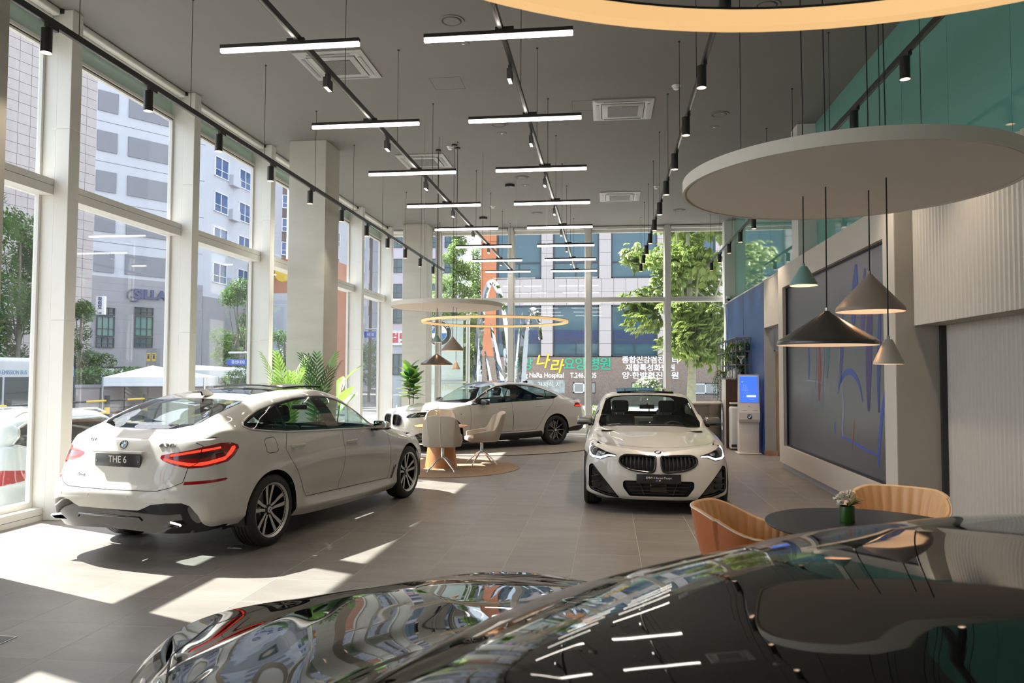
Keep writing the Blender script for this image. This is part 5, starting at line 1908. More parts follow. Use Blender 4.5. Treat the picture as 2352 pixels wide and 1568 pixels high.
def streak(pts, w, c, e):
    mb = MB()
    P = [Vector((0, a, b)) for a, b in pts]
    rows = []
    n = len(P)
    for i, p in enumerate(P):
        d = (P[min(i + 1, n - 1)] - P[max(0, i - 1)])
        nn = Vector((0, -d.z, d.y)).normalized()
        ww = w * (.25 + math.sin(PI * (i + .4) / (n - .2)))
        rows.append([(-.002, p.y - nn.y * ww, p.z - nn.z * ww), (-.002, p.y + nn.y * ww, p.z + nn.z * ww)])
    mb.grid(rows)
    mb.build('screen_image', mat('screen_%s_%d' % (c, int(e * 100)), tuple(v * .1 for v in cols[c]), .5, emit=e * .11, ecol=cols[c]), scr)


# screen coordinates: y from -2.48 (near end) to 2.48 (far end), z about the middle
for (y, z, L, w, c, e) in ((1.15, .05, .55, .05, 'blue', .30), (.75, -.02, .7, .035, 'white', .20), (.55, -.1, .9, .06, 'red', .32), (.35, .05, .8, .05, 'white', .16), (.1, .15, .7, .07, 'teal', .22),
                          (-.5, .3, 1.3, .03, 'white', .22), (-.62, .25, 1.0, .05, 'blue', .2), (-1.75, .2, 1.6, .09, 'violet', .16), (-1.2, .9, .8, .10, 'blue', .3), (-1.55, .75, .9, .07, 'violet', .3), (-2.1, .1, 1.4, .05, 'blue', .18)):
    streak([(y - .05 * math.sin(t * 2.2 + y) - .06 * t, z + L * (t - .5)) for t in np.linspace(0, 1, 9)], w, c, e)
for y in (.95, .85, .72, .6, .5, .42, .36, .3, .25):
    streak([(y, -.72), (y - .01, -.5), (y, -.28)], .006, 'white', .35)
streak([(1.25, -.24), (.8, -.25), (.35, -.27), (.1, -.29)], .010, 'white', .5)
streak([(-.95 + .55 * math.cos(t), -.62 + .52 * math.sin(t)) for t in np.linspace(.4, 2.9, 14)], .035, 'blue', .4)
streak([(-.65, -.35), (-.7, -.6), (-.62, -.9), (-.66, -1.0)], .03, 'white', .45)
streak([(-.5, -1.0), (-1.0, -1.03), (-1.5, -1.08), (-2.05, -1.12)], .014, 'blue', .6)
streak([(-2.0, -1.25), (-2.08, -.9), (-2.2, -.5), (-2.42, -.1)], .035, 'blue', .55)
streak([(-1.05, -1.15), (-1.1, -.95), (-1.15, -.75)], .018, 'orange', .35)
streak([(-.3, -1.0), (-.28, -.9), (-.3, -.82)], .02, 'blue', .5)
streak([(1.4, -.6), (1.38, -.56)], .02, 'white', .5)
# ================================================================= ceiling fittings and lamps
M_TRACK = mat('track_black', (.022, .021, .02), .4)
M_BARL = mat('light_bar_diffuser', (1, .97, .92), .4, emit=4.5, ecol=(1, .93, .82))
M_SPOTG = mat('spot_glow', (1, .85, .7), .4, emit=3.0, ecol=(1, .82, .66))
M_RING = mat('ring_diffuser', (.5, .35, .2), .5, emit=.30, ecol=(1, .60, .25))
M_DISC = mat('disc_fabric', (.74, .69, .63), .75, bump=.05, bscale=300)
M_DISCE = mat('disc_edge', (.66, .62, .55), .6)
M_CORD = mat('lamp_cord', (.015, .015, .015), .6)
M_ACW = mat('cassette_plastic', (.36, .355, .34), .4)
M_ACG = mat('cassette_grille', (.03, .03, .03), .6)
M_WPL = mat('white_plastic', (.8, .8, .78), .4)
ZB = 4.64      # underside of the tracks
TR = [(-4.69, 3.0, 21.3), (-2.725, 3.2, 21.4), (-.905, 3.2, 21.4), (.915, 3.0, 21.3), (2.73, 3.0, 21.2)]
TN = ['black lighting track nearest the left windows, hung with cylinder spots', 'second lighting track from the left windows, carrying light bars',
      'third lighting track from the left, middle one carrying light bars', 'fourth lighting track with cylinder spots over the coupe',
      'lighting track nearest the green glass wall, with cylinder spots']
cab_y = [[6.08, 7.9, 9.75, 11.58, 13.42, 15.25, 17.1, 18.9, 20.7], [5.5, 7.49, 9.48, 11.47, 13.45, 15.43, 17.4, 19.4, 21.0], [5.98, 7.8, 9.63, 11.45, 13.27, 15.1, 16.9, 18.7, 20.5],
         [6.0, 7.82, 9.64, 11.46, 13.28, 15.1, 16.92, 18.74, 20.56], [9.6, 11.46, 13.28, 15.1, 16.92, 18.74, 20.44]]
for k, (x, y0, y1) in enumerate(TR):
    t = thing('lighting_track', TN[k], 'track', (x, 0, ZB))
    MB().box(-.018, y0, 0, .018, y1, .058).build('rail', M_TRACK, t)
    MB().box(-.009, y0, -.001, .009, y1, .001).build('conductor_slot', mat('track_slot', (.12, .11, .10), .25, .6), t)
    for y in cab_y[k]:
        c = MB().cyl((0, y, .055), (0, y, CEIL - ZB), .0035, n=6)
        c.cyl((0, y, CEIL - ZB - .012), (0, y, CEIL - ZB), .014, n=10)
        c.build('hanger', M_CORD, t)


def spot_lamp(parent, z, energy, ang, col=(1, .84, .66)):
    ld = bpy.data.lights.new('spot_light', 'SPOT')
    ld.energy = energy
    ld.spot_size = math.radians(ang)
    ld.spot_blend = .9
    ld.shadow_soft_size = .035
    ld.color = col
    o = bpy.data.objects.new('spot_light', ld)
    COL.objects.link(o)
    o.parent = parent
    o.location = (0, 0, z)


spot_names = {0: 'track nearest the left windows', 3: 'track over the coupe', 4: 'track by the green glass wall'}
ordn = ['first', 'second', 'third', 'fourth', 'fifth', 'sixth', 'seventh', 'eighth', 'ninth', 'tenth', 'eleventh', 'twelfth']
sp0 = thing('track_spotlight', 'black cylinder spotlight', 'spotlight', (TR[0][0] - .03, 5.73, 4.40))
MB().lathe([(.036, .018), (.045, 0), (.045, .205), (.0, .205)], 24).build('lamp_body', M_TRACK, sp0, smooth=40)
MB().lathe([(.045, 0), (.040, .0), (.030, .02)], 24).build('lamp_reflector', mat('warm_reflector', (.8, .6, .45), .3, emit=.35, ecol=(1, .7, .5)), sp0, smooth=40)
MB().lathe([(0, .019), (.036, .019)], 20).build('lamp_glow', M_SPOTG, sp0)
MB().cbox(.03, .02, .225, .034, .13, .03).cyl((.03, 0, .20), (.03, 0, .24), .012, n=8).build('track_adapter', M_TRACK, sp0)
spot_lamp(sp0, -.01, 16, 95)
warm = [q for q in kids(sp0) if q.type == 'LIGHT'][0].data.copy()
warm.energy = 42
warm.color = (1, .80, .60)
_first = True
for k in (0, 3, 4):
    n = 0
    for q in range(11):
        y = 5.73 + 1.43 * q
        if k == 4 and q in (0, 3, 4, 5):
            continue
        n += 1
        lab = 'black cylinder spotlight, %s from the camera on the %s' % (ordn[n - 1], spot_names[k])
        L = (TR[k][0] - .03, y, 4.40)
        if _first:
            sp0['label'] = lab
            sp0['group'] = 'cylinder spotlights'
            _first = False
        else:
            cc = copy_tree(sp0, L, None, lab, 'cylinder spotlights')
            if k > 0:
                for ch in kids(cc):
                    if ch.type == 'LIGHT':
                        ch.data = warm

md = thing('grid_spotlight', 'small', 'spotlight', (-2.725 - .02, 7.06, 4.505))
md['group'] = 'grid spotlights'
MB().box(-.022, -.075, 0, .022, .075, .10).build('lamp_body', M_TRACK, md)
for q in range(5):
    MB().box(-.016, -.066 + q * .027, -.0015, .016, -.066 + q * .027 + .021, .0005).build('lamp_cell', mat('cell_glow', (.9, .85, .85), .2, emit=2.2, ecol=(1, .93, .9)), md)
MB().box(-.012, -.05, .10, .012, .05, .14).build('track_adapter', M_TRACK, md)
spot_lamp(md, -.02, 12, 110)
for k, nm in ((1, 'second'), (2, 'third')):
    for q in range(7):
        lab = 'small box spotlight with lit cells, %s from camera on the %s track from left' % (ordn[q], nm)
        if k == 1 and q == 0:
            md['label'] = lab
        else:
            copy_tree(md, (TR[k][0] - .02, 7.06 + 2.04 * q, 4.505), None, lab, 'grid spotlights')
lb = thing('light_bar', 'bar', 'light bar', (-2.80, 6.27, 4.555))
lb['group'] = 'hanging light bars'
MB().box(-.645, -.02, .048, .645, .02, .080).build('bar_housing', M_TRACK, lb)
MB().rbox(0, 0, .029, 1.288, .038, .038, .008, 2).build('bar_diffuser', M_BARL, lb, smooth=50)
MB().cbox(.06, 0, .095, .16, .03, .03).build('bar_clip', M_TRACK, lb)
for k, x, nm in ((1, -2.80, 'left'), (2, -.93, 'right')):
    for q in range(8):
        lab = 'glowing white light bar on the %s of the two bar tracks, %s from camera' % (nm, ordn[q])
        if k == 1 and q == 0:
            lb['label'] = lab
        else:
            copy_tree(lb, (x, 6.27 + 2.122 * q, 4.555), None, lab, 'hanging light bars')


# rings and discs
def ring(c, label):
    t = thing('ring_lamp', label, 'ring lamp', c)
    R = 1.20
    pr = [(R - .018, 0), (R + .018, 0), (R + .022, .012), (R + .022, .036), (R - .022, .036), (R - .022, .012), (R - .018, 0)]
    MB().lathe(pr, 96).build('ring_diffuser', M_RING, t, smooth=40)
    MB().lathe([(R - .022, .036), (R + .022, .036), (R + .022, .042), (R - .022, .042), (R - .022, .036)], 96).build('ring_housing', M_TRACK, t, smooth=40)
    for k in range(3):
        a = 1.4 + k * 2 * PI / 3
        MB().cyl((R * math.cos(a), R * math.sin(a), .04), (R * math.cos(a), R * math.sin(a), CEIL - c[2]), .0022, n=5).build('hanger', mat('steel_wire', (.6, .6, .58), .3, .9), t)
    return t


ring((.446, .62, 2.525), 'huge amber glowing ring lamp above the black car, cut off by the top edge')
ring((-1.857, 12.4, 2.54), 'amber glowing ring lamp hanging in front of the far windows')


def disc(c, label, cords):
    t = thing('acoustic_disc', label, 'ceiling disc', c)
    R = 1.04
    MB().lathe([(0, .0), (R - .03, 0), (R - .03, .0)], 96).build('disc_underside', M_DISC, t, smooth=30)
    MB().lathe([(R - .03, 0), (R - .027, .012), (R - .02, .012), (R - .016, -.004), (R, -.004), (R, .075), (0, .075)], 96).build('disc_rim', M_DISCE, t, smooth=30)
    for k in range(3):
        a = .5 + k * 2 * PI / 3
        MB().cyl((.7 * math.cos(a), .7 * math.sin(a), .07), (.7 * math.cos(a), .7 * math.sin(a), CEIL - c[2]), .003, n=5).build('hanger', M_CORD, t)
    return t


disc((1.55, 5.14, 2.935), 'large beige round ceiling disc above the black round table', None)
disc((-2.98, 13.80, 2.925), 'beige round ceiling disc hung over the beige chairs at the far end', None)

M_TEAL = mat('teal_enamel', (.20, .36, .33), .4)
M_MOCHA = mat('mocha_enamel', (.31, .245, .205), .42)
M_BRONZE = mat('dark_bronze_enamel', (.055, .050, .046), .26, coat=.2)
M_IVORY = mat('ivory_enamel', (.50, .44, .37), .35)
M_SHADEIN = mat('shade_inside', (.85, .72, .60), .5, emit=.20, ecol=(1, .66, .42))  # bulb light on the lining put in as emission
M_BULB = mat('warm_bulb', (1, .8, .6), .4, emit=9.0, ecol=(1, .66, .38))


def cone(loc, R, h, m, label, rt=.03):
    """cone pendant; loc is the centre of its rim"""
    t = thing('cone_pendant', label, 'pendant lamp', loc)
    tip = .022 if R < .12 else .018
    MB().lathe([(R, 0), (R + .002, .006), (R, .022 if R > .2 else .014), (R * .985, .03 if R > .2 else .018), (tip * 1.3, h - .012), (tip, h - .002), (0, h)], 48).build('lamp_shade', m, t, smooth=50)
    MB().lathe([(R, 0), (R * .97, .004), (tip, h - .025), (0, h - .03)], 48).build('shade_inside', M_SHADEIN, t, smooth=50)
    MB().lathe([(0, h * .35), (min(.05, R * .4), h * .35), (min(.05, R * .4), h * .35 + .02)], 20).build('bulb', M_BULB, t)
    MB().cyl((0, 0, h), (0, 0, h + .02), .010, n=10).build('cap', m if R < .3 else M_SATIN, t)
    MB().tube([(0, 0, h + .01), (.004, 0, (CEIL - loc[2]) * .3 + h * .7), (-.003, .003, (CEIL - loc[2]) * .6), (0, 0, CEIL - loc[2] - .02)], .0042, 6).build('cord', M_CORD, t)
    MB().lathe([(0, -.03), (.05, -.03), (.05, 0), (0, 0)], 24, c=(0, 0, CEIL - loc[2])).build('canopy', M_TRACK, t, smooth=40)
    return t


for (x, y, z, hx, hy, hz, side) in ((0, 0, 0, 0, 0, 0, 'near'),):
    cone((1.342, 5.37, 2.315), .091, .135, M_TEAL, 'small teal cone pendant hanging under the near beige disc')
    cone((1.419, 5.11, 1.895), .310, .225, M_BRONZE, 'wide dark bronze cone pendant above the black round table')
    cone((1.731, 5.24, 2.122), .212, .25, M_MOCHA, 'mocha cone pendant in front of the video wall')
    cone((1.726, 4.91, 1.771), .086, .155, M_IVORY, 'small ivory cone pendant, lowest one in front of the taupe wall')
    cone((-3.192, 13.90, 2.285), .091, .135, M_TEAL, 'small teal cone pendant at the far end above the beige chairs')
    cone((-3.204, 13.97, 1.855), .300, .215, M_BRONZE, 'wide dark bronze cone pendant at the far end by the fig plant')
    cone((-2.819, 13.60, 2.112), .205, .25, M_MOCHA, 'mocha cone pendant at the far end, beside the white roundel sign')
    cone((-2.800, 13.80, 1.772), .078, .135, M_IVORY, 'small ivory cone pendant at the far end, lowest of its cluster')

# air-conditioning cassettes
AC = [((-3.68, 9.85), 'ceiling air cassette behind the second track, the one nearest the camera on the left'), ((.25, 12.05), 'ceiling air cassette right of the middle, nearer one between third and fourth tracks'),
      ((-3.63, 14.58), 'ceiling air cassette above the far pendant cluster'), ((.30, 18.05), 'ceiling air cassette right of the middle, farther one near the end windows')]
ac0 = None
for (x, y), lab in AC:
    if ac0 is None:
        ac0 = thing('air_cassette', lab, 'air conditioner', (x, y, CEIL), 0, 'ceiling air cassettes')
        fr = MB()
        o, i_, m_ = .475, .34, .40
        for (a, za), (b, zb) in (((o, -.002), (o, -.018)), ((o, -.018), (m_, -.035)), ((m_, -.035), (i_, -.03))):
            P = [[(sx * q, sy * q, zz) for sx, sy in ((-1, -1), (1, -1), (1, 1), (-1, 1), (-1, -1))] for q, zz in ((a, za), (b, zb))]
            fr.grid(P[::-1])
        fr.build('cassette_frame', M_ACW, ac0)
        MB().rbox(0, 0, -.028, .66, .66, .03, .012, 2).build('cassette_panel', M_ACW, ac0, smooth=40)
        for (a, b, c, d) in ((-.30, -.415, .30, -.375), (-.30, .375, .30, .415), (-.415, -.30, -.375, .30), (.375, -.30, .415, .30)):
            MB().cbox((a + c) / 2, (b + d) / 2, -.037, c - a, d - b, .006).build('louvre', mat('louvre_grey', (.25, .25, .24), .4), ac0)
        MB().box(-.24, -.24, -.046, .24, .24, -.042).build('grille_back', M_ACG, ac0)
        g = MB()
        for k in range(-16, 17):
            u = k * .03
            for s_ in (1, -1):
                a, b = max(-.24, -.24 + u), min(.24, .24 + u)
                if b > a:
                    p, q = (a, (a - u) * s_), (b, (b - u) * s_)
                    g.tube([(p[0], p[1], -.048), (q[0], q[1], -.048)], .0032, 4)
        g.build('grille_mesh', M_ACW, ac0)
    else:
        copy_tree(ac0, (x, y, CEIL), None, lab, 'ceiling air cassettes')
v0 = None
for (x, y), lab in (((-1.855, 8.745), 'round air vent behind the first bar of the third track'), ((1.83, 8.8), 'round air vent behind the near amber ring'), ((1.827, 12.466), 'round air vent right of the fourth track, above the disc edge'),
                    ((-1.83, 12.55), 'round air vent hidden behind a bar of the third track'), ((-1.83, 16.061), 'round air vent in mid ceiling, farther on the left'), ((1.853, 19.73), 'round air vent near the end windows on the right'), ((-1.837, 19.72), 'round air vent near the end windows on the left')):
    if v0 is None:
        v0 = thing('air_vent', lab, 'air vent', (x, y, CEIL), 0, 'round air vents')
        MB().lathe([(.155, 0), (.15, -.012), (.125, -.010), (.118, .0)], 40).build('vent_ring', M_CEIL, v0, smooth=40)
        MB().lathe([(.12, -.003), (.10, -.003)], 40).build('vent_gap', M_ACG, v0)
        MB().lathe([(.104, -.004), (.098, -.014), (0, -.016)], 40).build('vent_plate', M_CEIL, v0, smooth=40)
    else:
        copy_tree(v0, (x, y, CEIL), None, lab, 'round air vents')
v1 = None
for (x, y), lab in (((-1.84, 9.387), 'small round ceiling speaker just past the first bar'), ((-1.847, 13.04), 'small round ceiling speaker past the second bar'), ((1.827, 13.12), 'small round ceiling speaker by the fourth track'), ((-1.838, 16.745), 'small round ceiling speaker in mid ceiling')):
    if v1 is None:
        v1 = thing('ceiling_speaker', lab, 'speaker', (x, y, CEIL), 0, 'ceiling speakers')
        MB().lathe([(.085, 0), (.08, -.008), (.06, -.010), (0, -.006)], 32).build('speaker_ring', M_CEIL, v1, smooth=40)
        MB().lathe([(.02, -.010), (0, -.012)], 16).build('speaker_dot', M_WPL, v1)
    else:
        copy_tree(v1, (x, y, CEIL), None, lab, 'ceiling speakers')
v2 = None
for (x, y), lab in (((-2.926, 13.725), 'white smoke detector beside the far pendant canopies'), ((1.012, 11.152), 'white smoke detector beside the fourth track'), ((-2.883, 18.774), 'white smoke detector near the far left end'), ((1.103, 17.181), 'white smoke detector on the right toward the end windows')):
    if v2 is None:
        v2 = thing('smoke_detector', lab, 'smoke detector', (x, y, CEIL), 0, 'smoke detectors')
        MB().lathe([(.055, 0), (.055, -.025), (.045, -.03), (.042, -.05), (.03, -.058), (0, -.058)], 24).build('detector_body', M_WPL, v2, smooth=40)
        MB().lathe([(.052, 0), (.068, -.004), (.068, 0)], 24).build('detector_base', M_WPL, v2)
    else:
        copy_tree(v2, (x, y, CEIL), None, lab, 'smoke detectors')
for (x, y), lab in (((-2.176, 16.67), 'black ring lamp driver box on the ceiling, nearer one'), ((-3.353, 20.12), 'black driver box on the ceiling near the end windows')):
    t = thing('driver_box', lab, 'driver box', (x, y, CEIL))
    MB().lathe([(.11, 0), (.11, -.055), (.10, -.06), (0, -.06)], 32).build('driver_case', M_TRACK, t, smooth=40)
    for k in range(3):
        MB().cyl((.05 * math.cos(k * 2.1), .05 * math.sin(k * 2.1), -.06), (.05 * math.cos(k * 2.1), .05 * math.sin(k * 2.1), -.068), .008, n=8).build('cable_gland', M_SATIN, t)
# ================================================================= furniture, plants, small equipment
M_ORANGE = mat('cognac_leather', (.46, .135, .04), .38, bump=.12, bscale=220, noise=.06, nscale=4)
M_CREAM = mat('cream_leather', (.66, .42, .215), .42, bump=.1, bscale=200)
M_PIPING = mat('white_piping', (.8, .74, .66), .5)
M_GREIGE = mat('greige_leather', (.50, .445, .375), .5, bump=.1, bscale=220)
M_TABLEB = mat('black_laminate', (.022, .023, .028), .32, noise=.1, nscale=3)
M_TABLEW = mat('cherry_veneer', (.55, .235, .085), .38, noise=.12, nscale=5, stretch=(1, 1, .3))
M_LEAF = mat('sunlit_palm_leaf', (.26, .42, .09), .5, noise=.25, nscale=6)  # leaf colour raised to carry the sunlight on the palm
M_LEAFD = mat('dark_leaf', (.045, .13, .035), .42, noise=.25, nscale=6)
M_LEAFF = mat('fig_leaf', (.26, .45, .08), .4, noise=.2, nscale=5)
M_STEM = mat('plant_stem', (.12, .09, .05), .7)
M_POT = mat('plant_pot', (.42, .40, .37), .5)
M_SOIL = mat('soil', (.04, .03, .02), .9, bump=.5, bscale=80)


def translucent(m, amt=.35):
    """thin leaf: part of the light passes through"""
    nt = m.node_tree
    b = nt.nodes['Principled BSDF']
    out = [q for q in nt.nodes if q.type == 'OUTPUT_MATERIAL'][0]
    tl = nt.nodes.new('ShaderNodeBsdfTranslucent')
    mx = nt.nodes.new('ShaderNodeMixShader')
    mx.inputs[0].default_value = amt
    lk = b.inputs['Base Color'].links
    if lk:
        nt.links.new(lk[0].from_socket, tl.inputs[0])
    else:
        tl.inputs[0].default_value = b.inputs['Base Color'].default_value
    nt.links.new(b.outputs[0], mx.inputs[1])
    nt.links.new(tl.outputs[0], mx.inputs[2])
    nt.links.new(mx.outputs[0], out.inputs[0])
    return m


for m in (M_LEAF, M_LEAFD, M_LEAFF):
    translucent(m)


def tub_chair(plan, ztop, zbot, lean, thick, flute=0, nfl=0, nu=72, nv=9):
    """shell of a tub chair: plan(s) -> (x,y), s in -1..1 (0 = middle of the back); returns inner, outer, rim grids"""
    S = np.linspace(-1, 1, nu + 1)
    inn, outr = [], []
    for i, s in enumerate(S):
        x, y = plan(s)
        e = 1e-3
        xa, ya = plan(max(-1, s - e))
        xb, yb = plan(min(1, s + e))
        t = Vector((xb - xa, yb - ya, 0)).normalized()
        n = Vector((-t.y, t.x, 0))           # towards the inside
        if n.dot(Vector((.05 - x, -y, 0))) < 0:
            n = -n
        zt = ztop(s)
        zb = zbot(s)
        fl = flute * abs(math.sin(nfl * PI * (s + 1) / 2)) if flute else 0
        ri, ro = [], []
        for k in range(nv + 1):
            v = k / nv
            z = zb + (zt - zb) * v
            off = lean(s) * (z - zb)
            c = Vector((x, y, z)) - n * off
            th = thick * (1 - .35 * v)
            bulge = .018 * math.sin(PI * v)
            ro.append(c - n * (th / 2 + bulge * .6))
            ri.append(c + n * (th / 2 + (fl if v < .96 else fl * .3) - flute * .5))
        inn.append(ri)
        outr.append(ro)
    return inn, outr


def orange_chair(loc, rz, label):
    t = thing('tub_chair', label, 'chair', loc, rz, None)

    def plan(s):
        a = abs(s)
        if a < .62:
            th = a / .62 * PI / 2
            x, y = -.02 - .27 * math.cos(th), .285 * math.sin(th) ** .9
        else:
            k = (a - .62) / .38
            x, y = -.02 + .26 * k, .285 - .025 * k
        return x, y * (1 if s > 0 else -1)

    def zt(s):
        a = abs(s)
        k = min(1, max(0, (a - .22) / .5))
        k = k * k * (3 - 2 * k)
        return .80 - .145 * k - .035 * max(0, (a - .72) / .28)
    inn, outr = tub_chair(plan, zt, lambda s: .36 + .02 * abs(s), lambda s: .26 if abs(s) < .4 else .22, .055, .012, 26, nu=156, nv=8)
    sh = MB().grid(outr).build('chair_shell', M_ORANGE, t, smooth=60)
    MB().grid([r[::-1] for r in inn]).build('ribbed_lining', M_CREAM, t, smooth=60)
    rim, fr = [], MB()
    for a, b in zip(inn, outr):
        m = (a[-1] + b[-1]) / 2 + Vector((0, 0, .012))
        rim.append([b[-1], b[-1] * .7 + a[-1] * .3 + Vector((0, 0, .012)), b[-1] * .3 + a[-1] * .7 + Vector((0, 0, .012)), a[-1]])
    MB().grid(rim).build('top_roll', M_CREAM, t, smooth=60)
    pp = [b[-1] + Vector((0, 0, .004)) for b in outr]
    MB().tube([b[0] + Vector((0, 0, 0)) for b in outr[:1]] + [q for q in outr[0][1:-1]] + pp + [q for q in outr[-1][::-1][1:]], .0045, 6).build('piping', M_PIPING, t, smooth=60)
    for E in (0, -1):
        f = [[inn[E][k], outr[E][k]] for k in range(len(inn[E]))]
        fr.grid(f if E == 0 else [q[::-1] for q in f])
    fr.build('arm_front', M_ORANGE, t)
    bt = [o_[0] for o_ in outr]
    MB().add(bt + [q + Vector((0, 0, -.0)) for q in []], [tuple(range(len(bt)))]).build('chair_bottom', M_ORANGE, t)
    MB().rbox(.0, 0, .43, .50, .47, .10, .04, 3).build('seat_cushion', M_CREAM, t, smooth=60)
    for a in (.7, 2.44, 3.84, 5.58):
        MB().cyl((.20 * math.cos(a), .20 * math.sin(a), .37), (.27 * math.cos(a), .27 * math.sin(a), 0), .014, .009, n=10).build('leg', M_MATTB, t, smooth=50)
    return t


orange_chair((.99, 5.30, 0), math.radians(-16), 'cognac leather tub chair with ribbed cream lining, at the left side of the black table')
orange_chair((2.18, 6.12, 0), math.radians(-118), 'cream ribbed tub chair behind the black table, facing the camera')

t = thing('round_table', 'round black table with a green vase of flowers, in front of the ribbed wall', 'table', (1.64, 5.07, 0))
MB().lathe([(.0, .722), (.56, .722), (.615, .738), (.622, .746), (.618, .752), (0, .752)], 72).build('table_top', M_TABLEB, t, smooth=35)
MB().lathe([(.30, 0), (.30, .012), (.05, .03), (.04, .05), (.04, .70), (.12, .722)], 40).build('pedestal', M_TABLEB, t, smooth=40)


def leaf(P, d, up, L, w, curl=.25, n=5, fold=.0):
    """blade with a midrib: rows of (left, mid, right)"""
    d = Vector(d).normalized()
    up = (Vector(up) - d * Vector(up).dot(d)).normalized()
    sd = d.cross(up)
    rows = []
    for i in range(n + 1):
        u = i / n
        ww = w * (math.sin(PI * min(1, u * .92 + .06)) ** .75)
        c = Vector(P) + d * (L * u) + up * (-curl * L * u * u)
        rows.append([c + sd * ww + up * fold * ww, c, c - sd * ww + up * fold * ww])
    return rows


t = thing('flower_vase', 'green glass vase with white flowers and leaves on the black round table', 'vase', (1.537, 5.14, .752))
MB().lathe([(0, .0), (.046, 0), (.048, .004), (.048, .104), (.044, .104), (.044, .012), (0, .012)], 32).build('vase_glass', mat('green_vase', (.035, .10, .012), .12, coat=1), t, smooth=40)
r = random.Random(5)
for c, R, n, m in (((-.03, -.01, .145), .045, 26, 'white'), ((-.055, .01, .13), .035, 16, 'white'), ((.0, .02, .175), .022, 14, 'white')):
    for k in range(n):
        a, b = r.uniform(0, 2 * PI), r.uniform(-.2, 1.4)
        d = Vector((math.cos(a) * math.cos(b), math.sin(a) * math.cos(b), math.sin(b)))
        MB().grid(leaf(Vector(c) + d * R * .35, d, (0, 0, 1), R * .9, R * .42, .3, 3, .3)).build('petal', mat('white_petal', (.82, .80, .70), .6), t, smooth=60)
for k in range(16):
    a = r.uniform(-.9, 1.2)
    d = Vector((math.cos(a), math.sin(a), r.uniform(.5, 1.3)))
    MB().grid(leaf((.01, 0, .10), d, (0, 0, 1), r.uniform(.07, .125), .014, .2, 4, .2)).build('leaf', mat('bouquet_leaf', (.13, .15, .03), .5, noise=.4, nscale=30), t, smooth=60)
for k in range(5):
    a = r.uniform(-1.5, 1.8)
    p = Vector((.03 * math.cos(a), .03 * math.sin(a), .19 + .02 * r.random()))
    MB().tube([(0, 0, .09), p * .6 + Vector((0, 0, .06)), p], .0015, 4).build('sprig', M_LEAFD, t)
    mb = MB()
    for q in range(10):
        mb.cbox(p.x + r.uniform(-.012, .012), p.y + r.uniform(-.012, .012), p.z + r.uniform(-.03, .01), .006, .006, .006, r.random() * 3, r.random())
    mb.build('tiny_blossoms', mat('white_petal', (.82, .80, .70), .6), t)


def beige_chair(loc, rz, label):
    t = thing('swivel_chair', label, 'chair', loc, rz, 'greige swivel chairs')

    def plan(s):
        a = abs(s)
        if a < .30:
            x, y = -.26 + .02 * (a / .3) ** 2, .215 * a / .30
        elif a < .52:
            k = (a - .30) / .22
            x, y = -.24 + .15 * k ** 1.2, .215 + .085 * math.sin(k * PI / 2)
        else:
            k = (a - .52) / .48
            x, y = -.09 + .32 * k, .30 - .02 * k
        return x, y * (1 if s > 0 else -1)

    def zt(s):
        a = abs(s)
        if a < .26:
            return .965 - .02 * (a / .26) ** 3
        k = min(1, (a - .26) / .22)
        k = k * k * (3 - 2 * k)
        return .945 - .315 * k - .045 * max(0, (a - .55) / .45)
    zb = lambda s: .435 + .02 * max(0, abs(s) - .5)
    inn, outr = tub_chair(plan, zt, zb, lambda s: .30 if abs(s) < .3 else .16, .05, nu=80, nv=10)
    MB().grid(outr).build('chair_shell', M_GREIGE, t, smooth=50)
    MB().grid([q[::-1] for q in inn]).build('chair_lining', M_GREIGE, t, smooth=50)
    MB().grid([[b[-1], b[-1] * .6 + a[-1] * .4 + Vector((0, 0, .010)), a[-1]] for a, b in zip(inn, outr)]).build('top_edge', M_GREIGE, t, smooth=60)
    fr = MB()
    for E in (0, -1):
        f = [[inn[E][k], outr[E][k]] for k in range(len(inn[E]))]
        fr.grid(f if E == 0 else [q[::-1] for q in f])
    fr.build('arm_front', M_GREIGE, t)
    b = [o_[0] for o_ in outr]
    MB().add(b, [tuple(range(len(b)))]).build('chair_bottom', M_GREIGE, t)
    mid = outr[40]
    MB().tube([q + Vector((-.002, 0, 0)) for q in mid], .004, 6).build('back_seam', M_PIPING, t)
    MB().rbox(.03, 0, .465, .52, .54, .09, .04, 3).build('seat_cushion', M_GREIGE, t, smooth=60)
    MB().lathe([(0, .435), (.16, .435), (.15, .42), (.04, .41), (.028, .40), (.028, .25), (.035, .24), (.035, .21), (0, .20)], 24).build('column', M_CHROME, t, smooth=40)
    for k in range(4):
        a = PI / 4 + k * PI / 2
        c, s_ = math.cos(a), math.sin(a)
        MB().tube([(.02 * c, .02 * s_, .235), (.10 * c, .10 * s_, .195), (.28 * c, .28 * s_, .055), (.315 * c, .315 * s_, .03), (.325 * c, .325 * s_, .0)], [.018, .017, .012, .011, .011], 8).build('leg', M_CHROME, t, smooth=60)
    return t


beige_chair((-2.83, 12.86, .012), math.radians(95), 'greige swivel chair with its back to the camera, by the cherry round table')
beige_chair((-2.33, 13.98, .012), math.radians(203), 'greige swivel chair right of the cherry table, seen from the side')
beige_chair((-3.20, 14.32, .012), math.radians(-78), 'greige swivel chair behind the cherry table, facing the camera')

